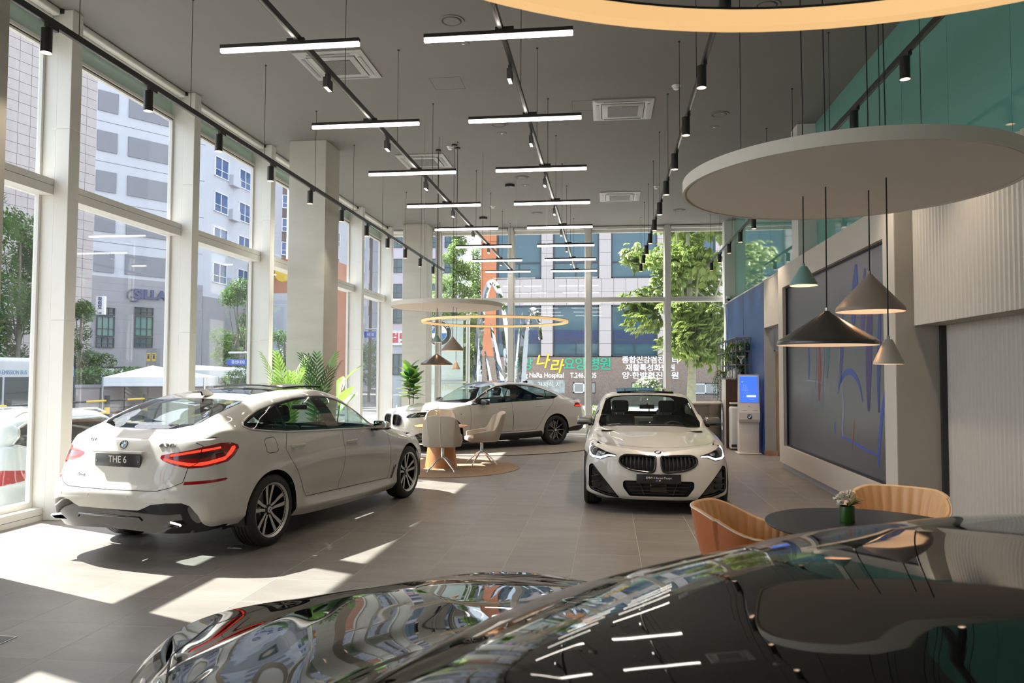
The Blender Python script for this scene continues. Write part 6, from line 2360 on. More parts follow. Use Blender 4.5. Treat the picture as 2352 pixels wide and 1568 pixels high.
t = thing('round_table', 'round cherry veneer table on a tapered drum base, among the greige chairs', 'table', (-2.98, 13.42, .012))
MB().lathe([(0, .715), (.44, .715), (.48, .728), (.485, .738), (.48, .742), (0, .742)], 64).build('table_top', M_TABLEW, t, smooth=35)
MB().lathe([(.30, 0), (.29, .02), (.20, .715)], 48).build('drum_base', M_TABLEW, t, smooth=40)
t = thing('flower_vase', 'slim vase of white blossom on the cherry round table', 'vase', (-2.99, 13.22, .754))
MB().lathe([(0, 0), (.028, 0), (.03, .01), (.022, .06), (.014, .12), (.017, .135), (.012, .135), (.010, .12)], 20).build('vase_glass', mat('clear_vase', (.6, .6, .55), .1, coat=1), t, smooth=40)
r = random.Random(8)
for k in range(5):
    p = Vector((r.uniform(-.05, .05), r.uniform(-.04, .04), .27 + r.uniform(-.03, .05)))
    MB().tube([(0, 0, .10), p * .5 + Vector((0, 0, .05)), p], .002, 4).build('twig', M_STEM, t)
    mb = MB()
    for q in range(14):
        c = p + Vector((r.uniform(-.03, .03), r.uniform(-.03, .03), r.uniform(-.06, .03)))
        mb.grid(leaf(c, (r.uniform(-1, 1), r.uniform(-1, 1), r.uniform(-.3, 1)), (0, 0, 1), .022, .009, .2, 2))
    mb.build('blossom_spray', mat('cream_petal', (.72, .62, .42), .6), t)

# rugs
M_RUG = mat('brown_rug', (.30, .205, .135), .95, noise=.2, nscale=14, bump=.4, bscale=160)
M_CARPET = mat('grey_loop_carpet', (.24, .21, .18), .95, noise=.35, nscale=90, bump=.5, bscale=220)
rg = tag(MB().lathe([(0, .012), (1.44, .012), (1.455, .007), (1.455, .0), (0, 0)], 96, c=(-3.03, 13.48, 0)).build('round_rug', M_RUG, None, smooth=30), 'round brown rug under the cherry table and greige chairs', 'rug')
cp = thing('round_carpet', 'large round grey carpet under the white saloon', 'carpet', (0, 0, 0))
C0, RC = Vector((-3.3, 18.52)), 3.25
pts = [(C0.x + RC * math.cos(a), C0.y + RC * math.sin(a)) for a in np.linspace(0, 2 * PI, 96, endpoint=False)]
pts = [(max(-6.19, x), min(21.62, y)) for x, y in pts]
MB().prism(pts, 0, .012).build('carpet_pile', M_CARPET, cp)
MB().tube([(x, y, .007) for x, y in pts], .007, 6, closed=True).build('carpet_edge', mat('carpet_binding', (.03, .028, .025), .8), cp, smooth=60)


def in_pillar(p, m=.05):
    return -5.785 - m < p[0] < -5.094 + m and 20.84 - m < p[1] < 21.53 + m


# floor sockets
for (x, y), lab in (((-3.58, 7.04), 'small steel floor socket plate behind the rear wheel of the fastback'), ((-3.83, 4.40), 'steel floor socket plate at the left edge of the picture')):
    t = thing('floor_socket', lab, 'floor socket', (x, y, .0))
    MB().box(-.075, -.075, 0, .075, .075, .003).build('socket_frame', M_SATIN, t)
    MB().box(-.06, -.06, .003, .06, .06, .0045).build('socket_lid', mat('socket_lid', (.10, .10, .10), .4), t)
    MB().box(-.02, -.055, .0045, .02, -.05, .006).build('lid_pull', M_SATIN, t)


# plants
def frond(base, az, L, lean, n=24, lw=.016, ll=.26, m=M_LEAF, parent=None, droop=.55):
    """arching palm frond with paired leaflets"""
    P, d = [], None
    for i in range(n + 1):
        u = i / n
        a = lean + droop * u * u * 1.6
        P.append(Vector((0, 0, 0)) if i == 0 else P[-1] + Vector((math.sin(a) * math.cos(az), math.sin(a) * math.sin(az), math.cos(a))) * (L / n))
    P = [p + Vector(base) for p in P]
    st = MB().tube(P, [.007 * (1 - .8 * i / n) + .001 for i in range(n + 1)], 5).build('frond', M_STEM if m is M_LEAFD else m, parent, smooth=60)
    mb = MB()
    for i in range(int(n * .22), n + 1):
        u = (i / n - .22) / .78
        d = (P[min(n, i + 1)] - P[i - 1]).normalized()
        sd = d.cross(Vector((0, 0, 1)))
        sd = sd.normalized() if sd.length > 1e-3 else Vector((1, 0, 0))
        up = sd.cross(d)
        for g in (1, -1):
            q = (d * (.55 + .5 * u) + sd * g * (1 - .35 * u) + up * .25).normalized()
            mb.grid(leaf(P[i], q, up, ll * (.45 + .75 * math.sin(PI * min(1, u * .85 + .12))), lw, .35, 4, .25))
    mb.build('leaflets', m, st, smooth=60)
    return st


def pot(t, r=.18, h=.36):
    MB().lathe([(0, 0), (r * .75, 0), (r, h), (r * .93, h), (r * .9, h - .04), (0, h - .04)], 32).build('pot', M_POT, t, smooth=40)
    MB().lathe([(r * .9, h - .045), (0, h - .035)], 24).build('soil', M_SOIL, t)


rp = random.Random(21)
t = thing('areca_palm', 'bright green palm with feathery fronds behind the roof of the fastback car', 'plant', (-5.36, 12.2, 0))
pot(t)
for k in range(9):
    frond((rp.uniform(-.05, .05), rp.uniform(-.05, .05), .34), .4 + k * .7, rp.uniform(1.35, 1.72), rp.uniform(.02, .13), m=M_LEAF, parent=t, droop=.26, ll=.20)
t = thing('areca_palm', 'darker palm with drooping fronds in front of the stone pillar', 'plant', (-4.93, 12.45, 0))
pot(t)
for k in range(5):
    frond((rp.uniform(-.04, .04), rp.uniform(-.04, .04), .34), (-.3, .5, 2.6, 4.2, -1.2)[k], rp.uniform(1.5, 1.75), .08, m=M_LEAFD, parent=t, droop=.27, ll=.22)
t = thing('strelitzia', 'paddle-leaved strelitzia beyond the stone pillar', 'plant', (-5.50, 14.75, 0))
pot(t, .2, .4)
for (az, ln, L, up) in ((.3, .12, 1.2, .62), (1.6, .10, .9, .6), (-.6, .22, .75, .6), (2.8, .2, 1.0, .55), (4.2, .2, .8, .5), (.9, .16, .55, .6)):
    d = Vector((math.sin(ln) * math.cos(az), math.sin(ln) * math.sin(az), math.cos(ln)))
    p0 = Vector((.03 * math.cos(az), .03 * math.sin(az), .38))
    p1 = p0 + d * L * .9
    st = MB().tube([p0, p0 + d * L * .5, p1], [.014, .011, .007], 6).build('leaf_stalk', M_LEAFD, t, smooth=60)
    MB().grid(leaf(p1, d + Vector((.5 * math.cos(az), .5 * math.sin(az), 0)), (-math.cos(az), -math.sin(az), .4), up, .12, .25, 8, .25)).build('paddle_leaf', M_LEAFF, st, smooth=60)
t = thing('fiddle_leaf_fig', 'fig plant with broad bright leaves in front of the far pillar', 'plant', (-5.05, 19.05, .012))
pot(t, .2, .38)
for dx, top in ((-.03, 1.78), (.07, 1.55)):
    MB().tube([(dx * .3, 0, .36), (dx, 0, .9), (dx * 1.5 - .02, .02, top)], [.014, .012, .008], 6).build('trunk', M_STEM, t, smooth=60)
    nl = 26 if top > 1.7 else 18
    for k in range(nl):
        z = 1.02 + (top - 1.02) * k / (nl - 1)
        az = k * 2.4 + dx * 20
        e = .25 + .9 * (k / nl) ** 1.5
        d = Vector((math.cos(az) * math.cos(e), math.sin(az) * math.cos(e), math.sin(e)))
        p = Vector((dx * 1.2, 0, z))
        MB().grid(leaf(p + d * .03, d, (0, 0, 1), rp.uniform(.27, .37), rp.uniform(.12, .16), .25, 6, .12)).build('leaf', M_LEAFF if k % 3 else M_LEAFD, t, smooth=60)

# reception counter, cabinet, grid shelf
M_COUNTER = mat('brushed_bronze', (.30, .255, .205), .34, .75, noise=.05, nscale=3, stretch=(1, 1, .05))
t = thing('reception_counter', 'curved brushed bronze counter behind the white coupe', 'counter', (2.06, 18.75, 0))
MB().lathe([(.68, 0), (.68, 1.0), (.62, 1.0), (.62, 0)], 64, a0=PI * .98, a1=PI * 2.02).box(-.68, 0, 0, -.62, .5, 1.0).box(.62, 0, 0, .68, .5, 1.0).build('counter_front', M_COUNTER, t, smooth=40)
MB().lathe([(0, 1.0), (.70, 1.0), (.70, 1.03), (0, 1.03)], 64, a0=PI * .98, a1=PI * 2.02).box(-.70, 0, 1.0, .70, .5, 1.03).build('counter_top', mat('counter_stone', (.55, .52, .47), .3), t, smooth=40)
M_WENGE = mat('wenge_veneer', (.075, .036, .024), .45, noise=.3, nscale=4, stretch=(10, 10, .5))
t = thing('cabinet', 'tall dark brown cabinet under the grid shelf by the navy wall', 'cabinet', (3.015, 18.25, 0))
MB().box(-.285, -.29, 0, .28, .28, 1.58).build('cabinet_body', M_WENGE, t)
MB().box(-.290, -.288, 0, -.286, .28, 1.58).build('lit_side_face', mat('cabinet_side_lit', (.6, .57, .53), .5), t)  # pale sheet stands for light falling on the cabinet's side
MB().box(-.001, -.292, .05, .001, -.289, 1.55).build('door_gap', M_GAP, t)
sh = thing('grid_shelf', 'grey steel grid shelf with hanging plants above the cabinet', 'shelf', (0, 0, 0))
M_STEEL = mat('grey_steel_tube', (.24, .235, .23), .35, .8)
def bar(mb, a, b, w=.011):
    mb.tube([a, b], w, 4)
X0, X1, Y0, Y1 = 2.965, 3.29, 17.99, 20.95
zs = [1.595, 1.92, 2.235, 2.555]
ys = [Y0, 18.5, 19.0, 19.5, 20.0, 20.47, Y1]
for z in zs:
    mb = MB()
    for x in (X0, X1):
        bar(mb, (x, Y0, z), (x, Y1, z))
    for y in ys:
        bar(mb, (X0, y, z), (X1, y, z))
    mb.build('shelf_rail', M_STEEL, sh)
for y in ys:
    for x in (X0, (X0 + X1) / 2 + .04, X1):
        mb = MB()
        lo = 1.595 if y < 18.6 else .98
        bar(mb, (x, y, lo), (x, y, 2.555))
        mb.build('shelf_upright', M_STEEL, sh)
mb = MB()
for z in (.98, 1.28):
    bar(mb, (X0, 18.6, z), (X0, Y1, z))
    bar(mb, (X1, 18.6, z), (X1, Y1, z))
    for y in ys[2:]:
        bar(mb, (X0, y, z), (X1, y, z))
mb.build('shelf_rail', M_STEEL, sh)
# boards
for y0, y1, z in ((18.0, 18.5, 1.605), (18.5, 19.5, 1.93), (19.0, 20.0, 2.245), (18.0, 18.5, 2.245), (19.5, 20.9, 1.605), (18.6, 20.0, 1.29), (18.0, 18.5, 1.93)):
    MB().box(X0, y0, z, X1, y1, z + .012).build('shelf_board', M_STEEL, sh)


def trailing(loc, label, n, L, spread, m, up=.1, w=.018):
    t = thing('trailing_plant', label, 'plant', loc)
    MB().lathe([(0, 0), (.06, 0), (.08, .12), (.072, .12), (.07, .1), (0, .1)], 20).build('pot', mat('white_pot', (.7, .68, .64), .4), t, smooth=40)
    mb, ms = MB(), MB()
    r = random.Random(int(loc[1] * 100) + n)
    for k in range(n):
        a = r.uniform(0, 2 * PI)
        p = Vector((.03 * math.cos(a), .03 * math.sin(a), .11))
        v = Vector((math.cos(a), math.sin(a), r.uniform(.6, 1.6))) * spread * .05
        l = r.uniform(.5, 1) * L
        P = [p.copy()]
        s_ = 0
        while s_ < l:
            v.z -= .018
            v.x *= .9
            v.y *= .9
            p = p + v
            st = v.length
            s_ += st
            P.append(p.copy())
            for g in range(2):
                d = Vector((r.uniform(-1, 1), r.uniform(-1, 1), r.uniform(-.6, .5)))
                mb.grid(leaf(p, d, (0, 0, 1), r.uniform(.04, .07), w, .2, 2, .1))
            if st > .06:
                v *= .06 / st
        ms.tube(P, .003, 4)
    ms.build('vines', M_LEAFD, t)
    o = mb.build('foliage', m, t)
    o['kind'] = 'stuff'
    return t


M_VINE = translucent(mat('vine_leaf', (.17, .26, .04), .5, noise=.3, nscale=9))
trailing((3.06, 18.55, 2.257), 'bushy trailing plant on the top tier of the grid shelf', 34, .55, .9, M_VINE)
trailing((3.05, 19.05, 1.942), 'trailing plant spilling over the middle tier of the grid shelf', 30, .65, .9, M_VINE)
trailing((3.14, 18.2, 2.257), 'dark bushy plant in the top corner of the grid shelf by the navy wall', 22, .35, .8, M_LEAFD)
trailing((3.00, 20.1, 1.617), 'trailing plant hanging low at the far end of the grid shelf', 26, .75, .9, M_VINE)
trailing((3.12, 19.4, 2.257), 'trailing plant in the second bay of the grid shelf, top tier', 20, .5, .8, M_VINE)
t = thing('potted_sprig', 'leafy sprig in a black glass vase on the grid shelf', 'plant', (3.14, 18.22, 1.617))
MB().lathe([(0, 0), (.05, 0), (.075, .06), (.06, .12), (.03, .15), (.035, .17), (.03, .17)], 20).build('vase', M_GLOSSB, t, smooth=40)
r = random.Random(4)
for k in range(12):
    a = r.uniform(0, 2 * PI)
    MB().grid(leaf((0, 0, .15 + .012 * k), (math.cos(a), math.sin(a), .8), (0, 0, 1), .11, .035, .25, 4, .1)).build('leaf', M_LEAFD if k % 2 else M_LEAFF, t, smooth=60)
t = thing('knot_sculpture', 'white knotted sculpture on the grid shelf beside the navy wall', 'ornament', (3.12, 18.2, 1.942))
K = [Vector((.055 * math.sin(a) + .045 * math.sin(2 * a), .03 * math.cos(3 * a), .125 + .085 * math.cos(a) - .03 * math.cos(2 * a))) for a in np.linspace(0, 2 * PI, 40, endpoint=False)]
MB().tube(K, .017, 10, closed=True).build('knot', mat('white_ceramic', (.78, .77, .74), .25, coat=.5), t, smooth=60)
MB().rbox(0, 0, .012, .10, .07, .024, .006, 2).build('plinth', M_MATTB, t)
for (x, y, z), s_, lab in (((3.10, 18.75, 1.617), 1, 'round white jar on the bottom tier of the grid shelf'), ((3.05, 19.15, 1.617), .8, 'second white jar on the grid shelf, farther from the kiosk')):
    t = thing('jar', lab, 'jar', (x, y, z))
    MB().lathe([(0, 0), (.08 * s_, 0), (.11 * s_, .04), (.12 * s_, .12 * s_), (.11 * s_, .2 * s_), (.08 * s_, .22 * s_), (0, .22 * s_)], 24).build('jar_body', mat('white_ceramic', (.78, .77, .74), .25), t, smooth=50)
    MB().lathe([(.06 * s_, .22 * s_), (.06 * s_, .235 * s_), (0, .245 * s_)], 20).build('jar_lid', mat('beige_ceramic', (.6, .52, .42), .4), t, smooth=40)
for k in range(5):
    t = tag(MB().box(0, 0, 0, .20, .022 + .006 * (k % 3), .21 + .02 * (k % 2)).build('book', mat('book_%d' % k, ((.6, .55, .48), (.75, .72, .68), (.5, .32, .2), (.65, .62, .6), (.3, .28, .26))[k], .6), None, loc=(3.03, 19.62 + .034 * k, 1.617)),
            ('pale beige', 'white', 'brown', 'light grey', 'dark grey')[k] + ' book standing on the grid shelf', 'book', 'books on the grid shelf')

# touch kiosk
t = thing('touch_kiosk', 'white touch-screen kiosk with blue screen in front of the navy wall', 'kiosk', (3.02, 16.78, 0))
mk = mat('kiosk_white', (.66, .60, .545), .4)
MB().rbox(0, .06, .0125, .50, .42, .025, .008, 2).build('kiosk_foot', mk, t, smooth=40)
MB().rbox(0, .06, .36, .42, .24, .68, .015, 2).build('kiosk_pedestal', mk, t, smooth=40)
P = [(-.10, .68), (-.13, .74), (-.13, .88), (-.075, 1.08), (-.02, 1.70), (.02, 1.70), (.10, .88), (.10, .68)]
hb = MB()
n = len(P)
hb.add([(-.215, a, b) for a, b in P] + [(.215, a, b) for a, b in P], [tuple(range(n)), tuple(range(n, 2 * n))[::-1]] + [(i, n + i, n + (i + 1) % n, (i + 1) % n) for i in range(n)])
hd_ = hb.build('kiosk_head', mk, t, fixn=True)
d = Vector((0, .055, .62)).normalized()
nn = Vector((0, -d.z, d.y))
MS = frame_mat(Vector((0, -.048, 1.385)) + nn * .002, (1, 0, 0), d)
MB().box(-.19, -.285, 0, .19, .285, .004).xform(MS).build('kiosk_screen', mat('kiosk_blue', (.03, .10, .5), .15, emit=.40, ecol=(.06, .17, .75)), hd_)
mw = mat('screen_white', (.8, .85, 1), .4, emit=.30, ecol=(.7, .78, 1))
md_ = mat('screen_pale', (.2, .3, .8), .4, emit=.34, ecol=(.17, .30, .88))
text_obj('screen_text', '“', .10, mw, hd_, MS @ Matrix.Translation((-.13, .13, .005)), extrude=.0004)
for k, w in enumerate((.08, .10, .14)):
    text_obj('screen_text', ('반갑', '하세요', '무엇을도')[k][:2 + k], .042, md_, hd_, MS @ Matrix.Translation((-.08, .075 - k * .05, .005)), extrude=.0004)
MB().rbox(.05, -.15, .005, .20, .045, .002, .02, 3).xform(MS).build('screen_button', mw, hd_)
MB().box(-.13, -.085, .004, .05, -.078, .0046).box(.0, -.22, .004, .10, -.212, .0046).xform(MS).build('screen_line', md_, hd_)
MB().box(-.19, .270, .004, .19, .285, .0046).xform(MS).build('screen_header', md_, hd_)
MB().box(-.02, -.092, 1.005, .02, -.082, 1.025).build('camera_slot', M_GLOSSB, hd_)
for x in (-.10, .12):
    MB().box(x - .05, -.117, .930, x + .05, -.105, .936).build('card_slot', M_GLOSSB, hd_)
roundel(hd_, frame_mat((0, -.1315, .80), (1, 0, 0), (0, 0, 1)), .055)
# air purifier
t = thing('air_purifier', 'tall white air purifier between cabinet and kiosk', 'air purifier', (2.86, 17.62, 0))
mp_ = mat('purifier_white', (.66, .645, .62), .4)
MB().rbox(0, 0, .50, .22, .26, .96, .05, 4).build('purifier_body', mp_, t, smooth=50)
MB().rbox(0, 0, 1.045, .20, .24, .035, .015, 3).build('purifier_top', mp_, t, smooth=50)
MB().cyl((0, 0, .97), (0, 0, 1.04), .06, n=20).build('purifier_neck', M_MATTB, t)
MB().rbox(-.03, -.132, .10, .12, .012, .06, .005, 2).build('purifier_vent', M_MATTB, t)
MB().box(-.112, -.06, .15, -.1095, .06, .85).build('purifier_intake', mat('intake_grey', (.5, .5, .49), .5), t)
# security camera
t = thing('security_camera', 'small dome security camera at the corner above the navy wall', 'camera', (3.30, 21.2, 3.78))
MB().rbox(0, 0, .03, .10, .12, .07, .015, 2).build('camera_mount', M_WPL, t, smooth=40)
MB().lathe([(.06, -.01), (.055, -.045), (.03, -.07), (0, -.078)], 20).build('camera_dome', M_GLOSSB, t, smooth=50)
# ================================================================= outside: street on the left, clinic and trees beyond the end wall
def at(u, v, Y=None, X=None):
    """point of the picture ray (u,v) at depth plane y=Y or x=X"""
    d = _F + _R * ((u - 1176) / FPX) + _U * ((784 - v) / FPX)
    t = Y / d.y if Y is not None else X / d.x
    return Vector((0, 0, CAMH)) + d * t


M_ASPH = mat('asphalt', (.13, .13, .135), .85, noise=.15, nscale=3, bump=.2, bscale=60)
M_PAVE = mat('paving', (.42, .40, .37), .8, noise=.1, nscale=4)
struct(MB().box(-140, -30, -.9, 120, 170, -.70).build('ground', M_ASPH))
struct(MB().box(-12.5, -20, -.70, -6.66, 170, -.58).build('pavement', M_PAVE))
struct(MB().box(-6.65, YEND + .31, -.70, 60, 43.5, -.12).build('pavement', M_PAVE))

M_LIL = mat('pale_granite', (.42, .38, .38), .55, noise=.12, nscale=60, bump=.05, bscale=90)
M_TERRA = mat('terracotta_cladding', (.48, .17, .075), .6, noise=.06, nscale=2)
M_BROWNG = mat('brown_granite', (.30, .225, .185), .45, noise=.75, nscale=24, col2=(.12, .088, .07))
M_WING = mat('window_reflecting', (.045, .095, .125), .08, coat=0, spec=.6)
M_WINF = mat('dark_window_frame', (.025, .035, .05), .4)
M_WWALL = mat('white_render', (.52, .53, .58), .7, noise=.03, nscale=1)
M_GPANEL = mat('grey_facade_panel', (.22, .22, .25), .5)
M_GSTONE = mat('grey_stone', (.30, .29, .31), .6, noise=.04, nscale=1)
M_PTILE = mat('pinkish_tile', (.42, .365, .36), .55, noise=.05, nscale=2)
M_TREE = translucent(mat('street_tree_leaf', (.115, .215, .055), .55, noise=.25, nscale=.7), .3)
M_CHEST = translucent(mat('chestnut_leaf', (.25, .33, .085), .45, noise=.3, nscale=.9), .30)
M_CONIF = translucent(mat('conifer_needles', (.25, .36, .12), .6, noise=.3, nscale=.6), .45)
M_BARK = mat('bark', (.17, .15, .12), .85, noise=.2, nscale=9, bump=.4, bscale=30)
M_BARKL = mat('pale_bark', (.30, .29, .20), .85, noise=.15, nscale=9, bump=.3, bscale=30)

# ---- clinic building facing the end wall
YH = 45.0
cl = thing('clinic_building', 'clinic with brown granite base, pale stone piers and blue windows beyond the end wall', 'building')
x0, x1 = at(1108, 700, YH).x, 26.0
XW = lambda u: at(u, 700, YH).x
ZW = lambda v: at(1300, v, YH).z
MB().box(x0, YH + .25, -.2, x1, YH + 12, 17).build('wall', M_LIL, cl)
MB().box(x0 - .02, YH - .05, -.2, x1, YH + .25, ZW(820)).build('granite_base', M_BROWNG, cl)
MB().box(x0 - .1, YH - .02, ZW(820), XW(1140), YH + .6, 17).build('terracotta_pier', M_TERRA, cl)
for z in np.arange(ZW(820), 17, 1.75):
    MB().box(x0 - .11, YH - .03, z, XW(1140) + .005, YH - .015, z + .02).build('cladding_joint', M_WINF, cl)
wx = [(1141, 1243), (1270, 1376), (1404, 1510), (1538, 1644), (1672, 1778), (1806, 1912)]
wz = [(ZW(818), ZW(701)), (ZW(640), ZW(522)), (ZW(470), ZW(352)), (ZW(300), ZW(182))]
for a, b in wx:
    xa, xb = XW(a), XW(b)
    for za, zb in wz:
        w = MB().box(xa, YH - .02, za, xa + .08, YH + .3, zb).box(xb - .08, YH - .02, za, xb, YH + .3, zb).box(xa, YH - .02, za, xb, YH + .3, za + .08).box(xa, YH - .02, zb - .08, xb, YH + .3, zb).build('window', M_WINF, cl)
        MB().box(xa + .08, YH + .12, za + .08, xb - .08, YH + .15, zb - .08).build('pane', M_WING, w)
        MB().box(xa + .08, YH + .08, za + (zb - za) * .30, xb - .08, YH + .13, za + (zb - za) * .30 + .10).box((xa + xb) / 2 - .04, YH + .08, za, (xa + xb) / 2 + .04, YH + .13, za + (zb - za) * .3).build('window_rail', M_WINF, w)
        if za < 4:
            MB().box(xa + .1, YH + .09, za + .75, xb - .1, YH + .12, za + 1.55).build('navy_band', mat('navy_band', (.02, .035, .10), .3), w)
# granite panels: piers and spandrel bands
gs = .70


def gpanel(xa, xb, za, zb):
    MB().box(xa + .008, YH - .03 - rnd.random() * .006, za + .008, xb - .008, YH + .26, zb - .008).build('granite_panel', M_LIL, cl)


for (a, b) in ((1243, 1270), (1376, 1404), (1510, 1538), (1644, 1672)):
    for za, zb in wz[:2]:
        n = 4
        for k in range(n):
            gpanel(XW(a), XW(b), za + (zb - za) * k / n, za + (zb - za) * (k + 1) / n)
for z0_, z1_ in ((wz[0][1], wz[1][0]), (wz[1][1], wz[2][0])):
    xs = np.arange(XW(1141), XW(1700), .703)
    for a, b in zip(xs[:-1], xs[1:]):
        for k in range(2):
            gpanel(a, b, z0_ + (z1_ - z0_) * k / 2, z0_ + (z1_ - z0_) * (k + 1) / 2)
# small sash windows in the base
for a, b, sash in ((1316, 1368, 0), (1450, 1506, 1), (1590, 1650, 0)):
    xa, xb, za, zb = XW(a), XW(b), ZW(903), ZW(877)
    w = MB().box(xa, YH - .07, za, xb, YH - .03, zb).build('window', M_WINF, cl)
    m_ = (xa + xb) / 2
    for q, (c, d) in enumerate(((xa + .04, m_), (m_, xb - .04))):
        fr = MB()
        if q == sash:
            for e in ((c, za + .04, d, za + .10), (c, zb - .10, d, zb - .04), (c, za + .04, c + .06, zb - .04), (d - .06, za + .04, d, zb - .04)):
                fr.box(e[0], YH - .10, e[1], e[2], YH - .06, e[3])
            fr.build('white_sash', mat('white_pvc', (.75, .75, .75), .4), w)
        MB().box(c, YH - .085, za + .06, d, YH - .07, zb - .06).build('pane', mat('frosted_pane', (.28, .29, .28), .3), w)
pw = MB().box(XW(1196), YH - .08, ZW(903), XW(1298), YH - .03, ZW(872)).build('poster_window', mat('shop_window', (.28, .30, .30), .2, noise=.5, nscale=2.2), cl)
MZ = lambda u, v, Y=YH - .06: frame_mat((XW(u), Y, ZW(v)), (1, 0, 0), (0, 0, 1))
text_obj('poster_lettering', '거치식 시', .36, mat('poster_red', (.7, .75, .7), .5), pw, MZ(1262, 884, YH - .09), extrude=.01)
M_SG = mat('green_sign', (.02, .36, .22), .4)
M_SY = mat('yellow_sign', (.86, .55, .03), .4)
M_SW = mat('white_sign', (.85, .85, .85), .4)
for u, ch, mm, sz, dv, sh_ in ((1186, '중', M_SG, .80, 0, 0), (1212, '앙', M_SG, .80, 0, 0), (1245, '나', M_SY, .92, -6, .25), (1277, '라', M_SY, .92, 6, .25), (1308, '요', M_SG, .80, 0, 0), (1334, '양', M_SG, .80, 0, 0), (1365, '병', M_SG, .80, 0, 0), (1391, '원', M_SG, .80, 0, 0)):
    text_obj('sign_letter', ch, sz, mm, cl, MZ(u, 837 + dv), extrude=.05, bold=.016, shear=sh_)
text_obj('sign_lettering', 'Jung Ang NaRa Hospital', .40, M_SW, cl, MZ(1230, 862), extrude=.03, bold=.008, width=3.45)
text_obj('sign_lettering', 'T.246.0005', .42, M_SW, cl, MZ(1340, 862), extrude=.03, bold=.008, width=1.55)
for tx, v in (('종합건강검진센터', 827), ('재활특성화병원', 844.5), ('양·한방협진병원', 862)):
    text_obj('sign_lettering', tx, .44, M_SW, cl, MZ(1493, v), extrude=.03, bold=.010, width=3.25 if len(tx) > 7 else 2.85)


# ---- trees
def leaf_cloud(name, m, P, R, size, parent, seed, aspect=.5, leaflets=1, droop=0.):
    """many small blades around given centres, one mesh"""
    g = np.random.default_rng(seed)
    n = len(P)
    V, F = [], []
    az = g.uniform(0, 2 * PI, n)
    el = g.uniform(-.9, .5, n) - droop
    L = size * g.uniform(.7, 1.25, n)
    allv = []
    for q in range(leaflets):
        a = az + (q - (leaflets - 1) / 2) * (2.2 / max(1, leaflets)) * 1.0
        e = el - .25 * abs(q - (leaflets - 1) / 2) / max(1, leaflets)
        d = np.stack([np.cos(a) * np.cos(e), np.sin(a) * np.cos(e), np.sin(e)], 1)
        t = np.stack([-np.sin(a), np.cos(a), np.zeros(n)], 1)
        up = np.cross(d, t)
        ll = (L * (1 if leaflets == 1 else (1 - .12 * abs(q - (leaflets - 1) / 2))))[:, None]
        w = ll * aspect * .5
        b = P
        quad = np.stack([b, b + d * ll * .55 + t * w + up * ll * .06, b + d * ll - up * ll * .08 * 0 - np.array([0, 0, .12]) * ll, b + d * ll * .55 - t * w + up * ll * .06], 1)
        allv.append(quad)
    Q = np.concatenate(allv, 0).reshape(-1, 3)
    k = len(Q) // 4
    me = bpy.data.meshes.new(name)
    me.vertices.add(len(Q))
    me.vertices.foreach_set('co', Q.astype(np.float32).ravel())
    me.loops.add(4 * k)
    me.loops.foreach_set('vertex_index', np.arange(4 * k, dtype=np.int32))
    me.polygons.add(k)
    me.polygons.foreach_set('loop_start', np.arange(0, 4 * k, 4, dtype=np.int32))
    me.polygons.foreach_set('loop_total', np.full(k, 4, np.int32))
    me.materials.append(m)
    me.update(calc_edges=True)
    me.validate()
    o = link(name, me, parent)
    o['kind'] = 'stuff'
    return o


def blobs(centres, radii, n, seed, shell=.55):
    g = np.random.default_rng(seed)
    C = np.array(centres)
    Rr = np.array(radii)
    w = (Rr.prod(axis=1)) ** .8
    idx = g.choice(len(C), n, p=w / w.sum())
    d = g.normal(size=(n, 3))
    d /= np.linalg.norm(d, axis=1)[:, None]
    r = (shell + (1 - shell) * g.random(n)) ** .6
    return C[idx] + d * r[:, None] * Rr[idx]


def tree(label, base, h, crown, nleaf, size, m, bark, seed, tr=.16, kind='tree', leaflets=1, aspect=.5, branches=7, droop=0., name='tree'):
    """crown: list of (dx,dy,z,rx,ry,rz) ellipsoids of foliage"""
    t = thing(name, label, kind, base)
    r = random.Random(seed)
    zc = min(c[2] - c[5] * .5 for c in crown)
    tp = max(c[2] for c in crown)
    pts = [(0, 0, 0), (r.uniform(-.06, .06), r.uniform(-.06, .06), zc * .5), (r.uniform(-.1, .1), r.uniform(-.1, .1), zc), (r.uniform(-.2, .2), r.uniform(-.2, .2), tp)]
    MB().tube(pts, [tr * 1.15, tr, tr * .85, tr * .25], 10).build('trunk', bark, t, smooth=60)
    for k in range(branches):
        c = crown[k % len(crown)]
        z = zc * .75 + (tp - zc * .75) * r.random() * .6
        p0 = Vector((0, 0, z))
        p1 = Vector((c[0] + r.uniform(-.6, .6) * c[3], c[1] + r.uniform(-.6, .6) * c[4], c[2] + r.uniform(-.3, .5) * c[5]))
        MB().tube([p0, p0.lerp(p1, .5) + Vector((0, 0, -.15)), p1], [tr * .35, tr * .22, tr * .06], 6).build('branch', bark, t, smooth=60)
    P = blobs([c[:3] for c in crown], [c[3:] for c in crown], nleaf, seed, .25)
    leaf_cloud('foliage', m, P, None, size, t, seed, aspect, leaflets, droop)
    return t


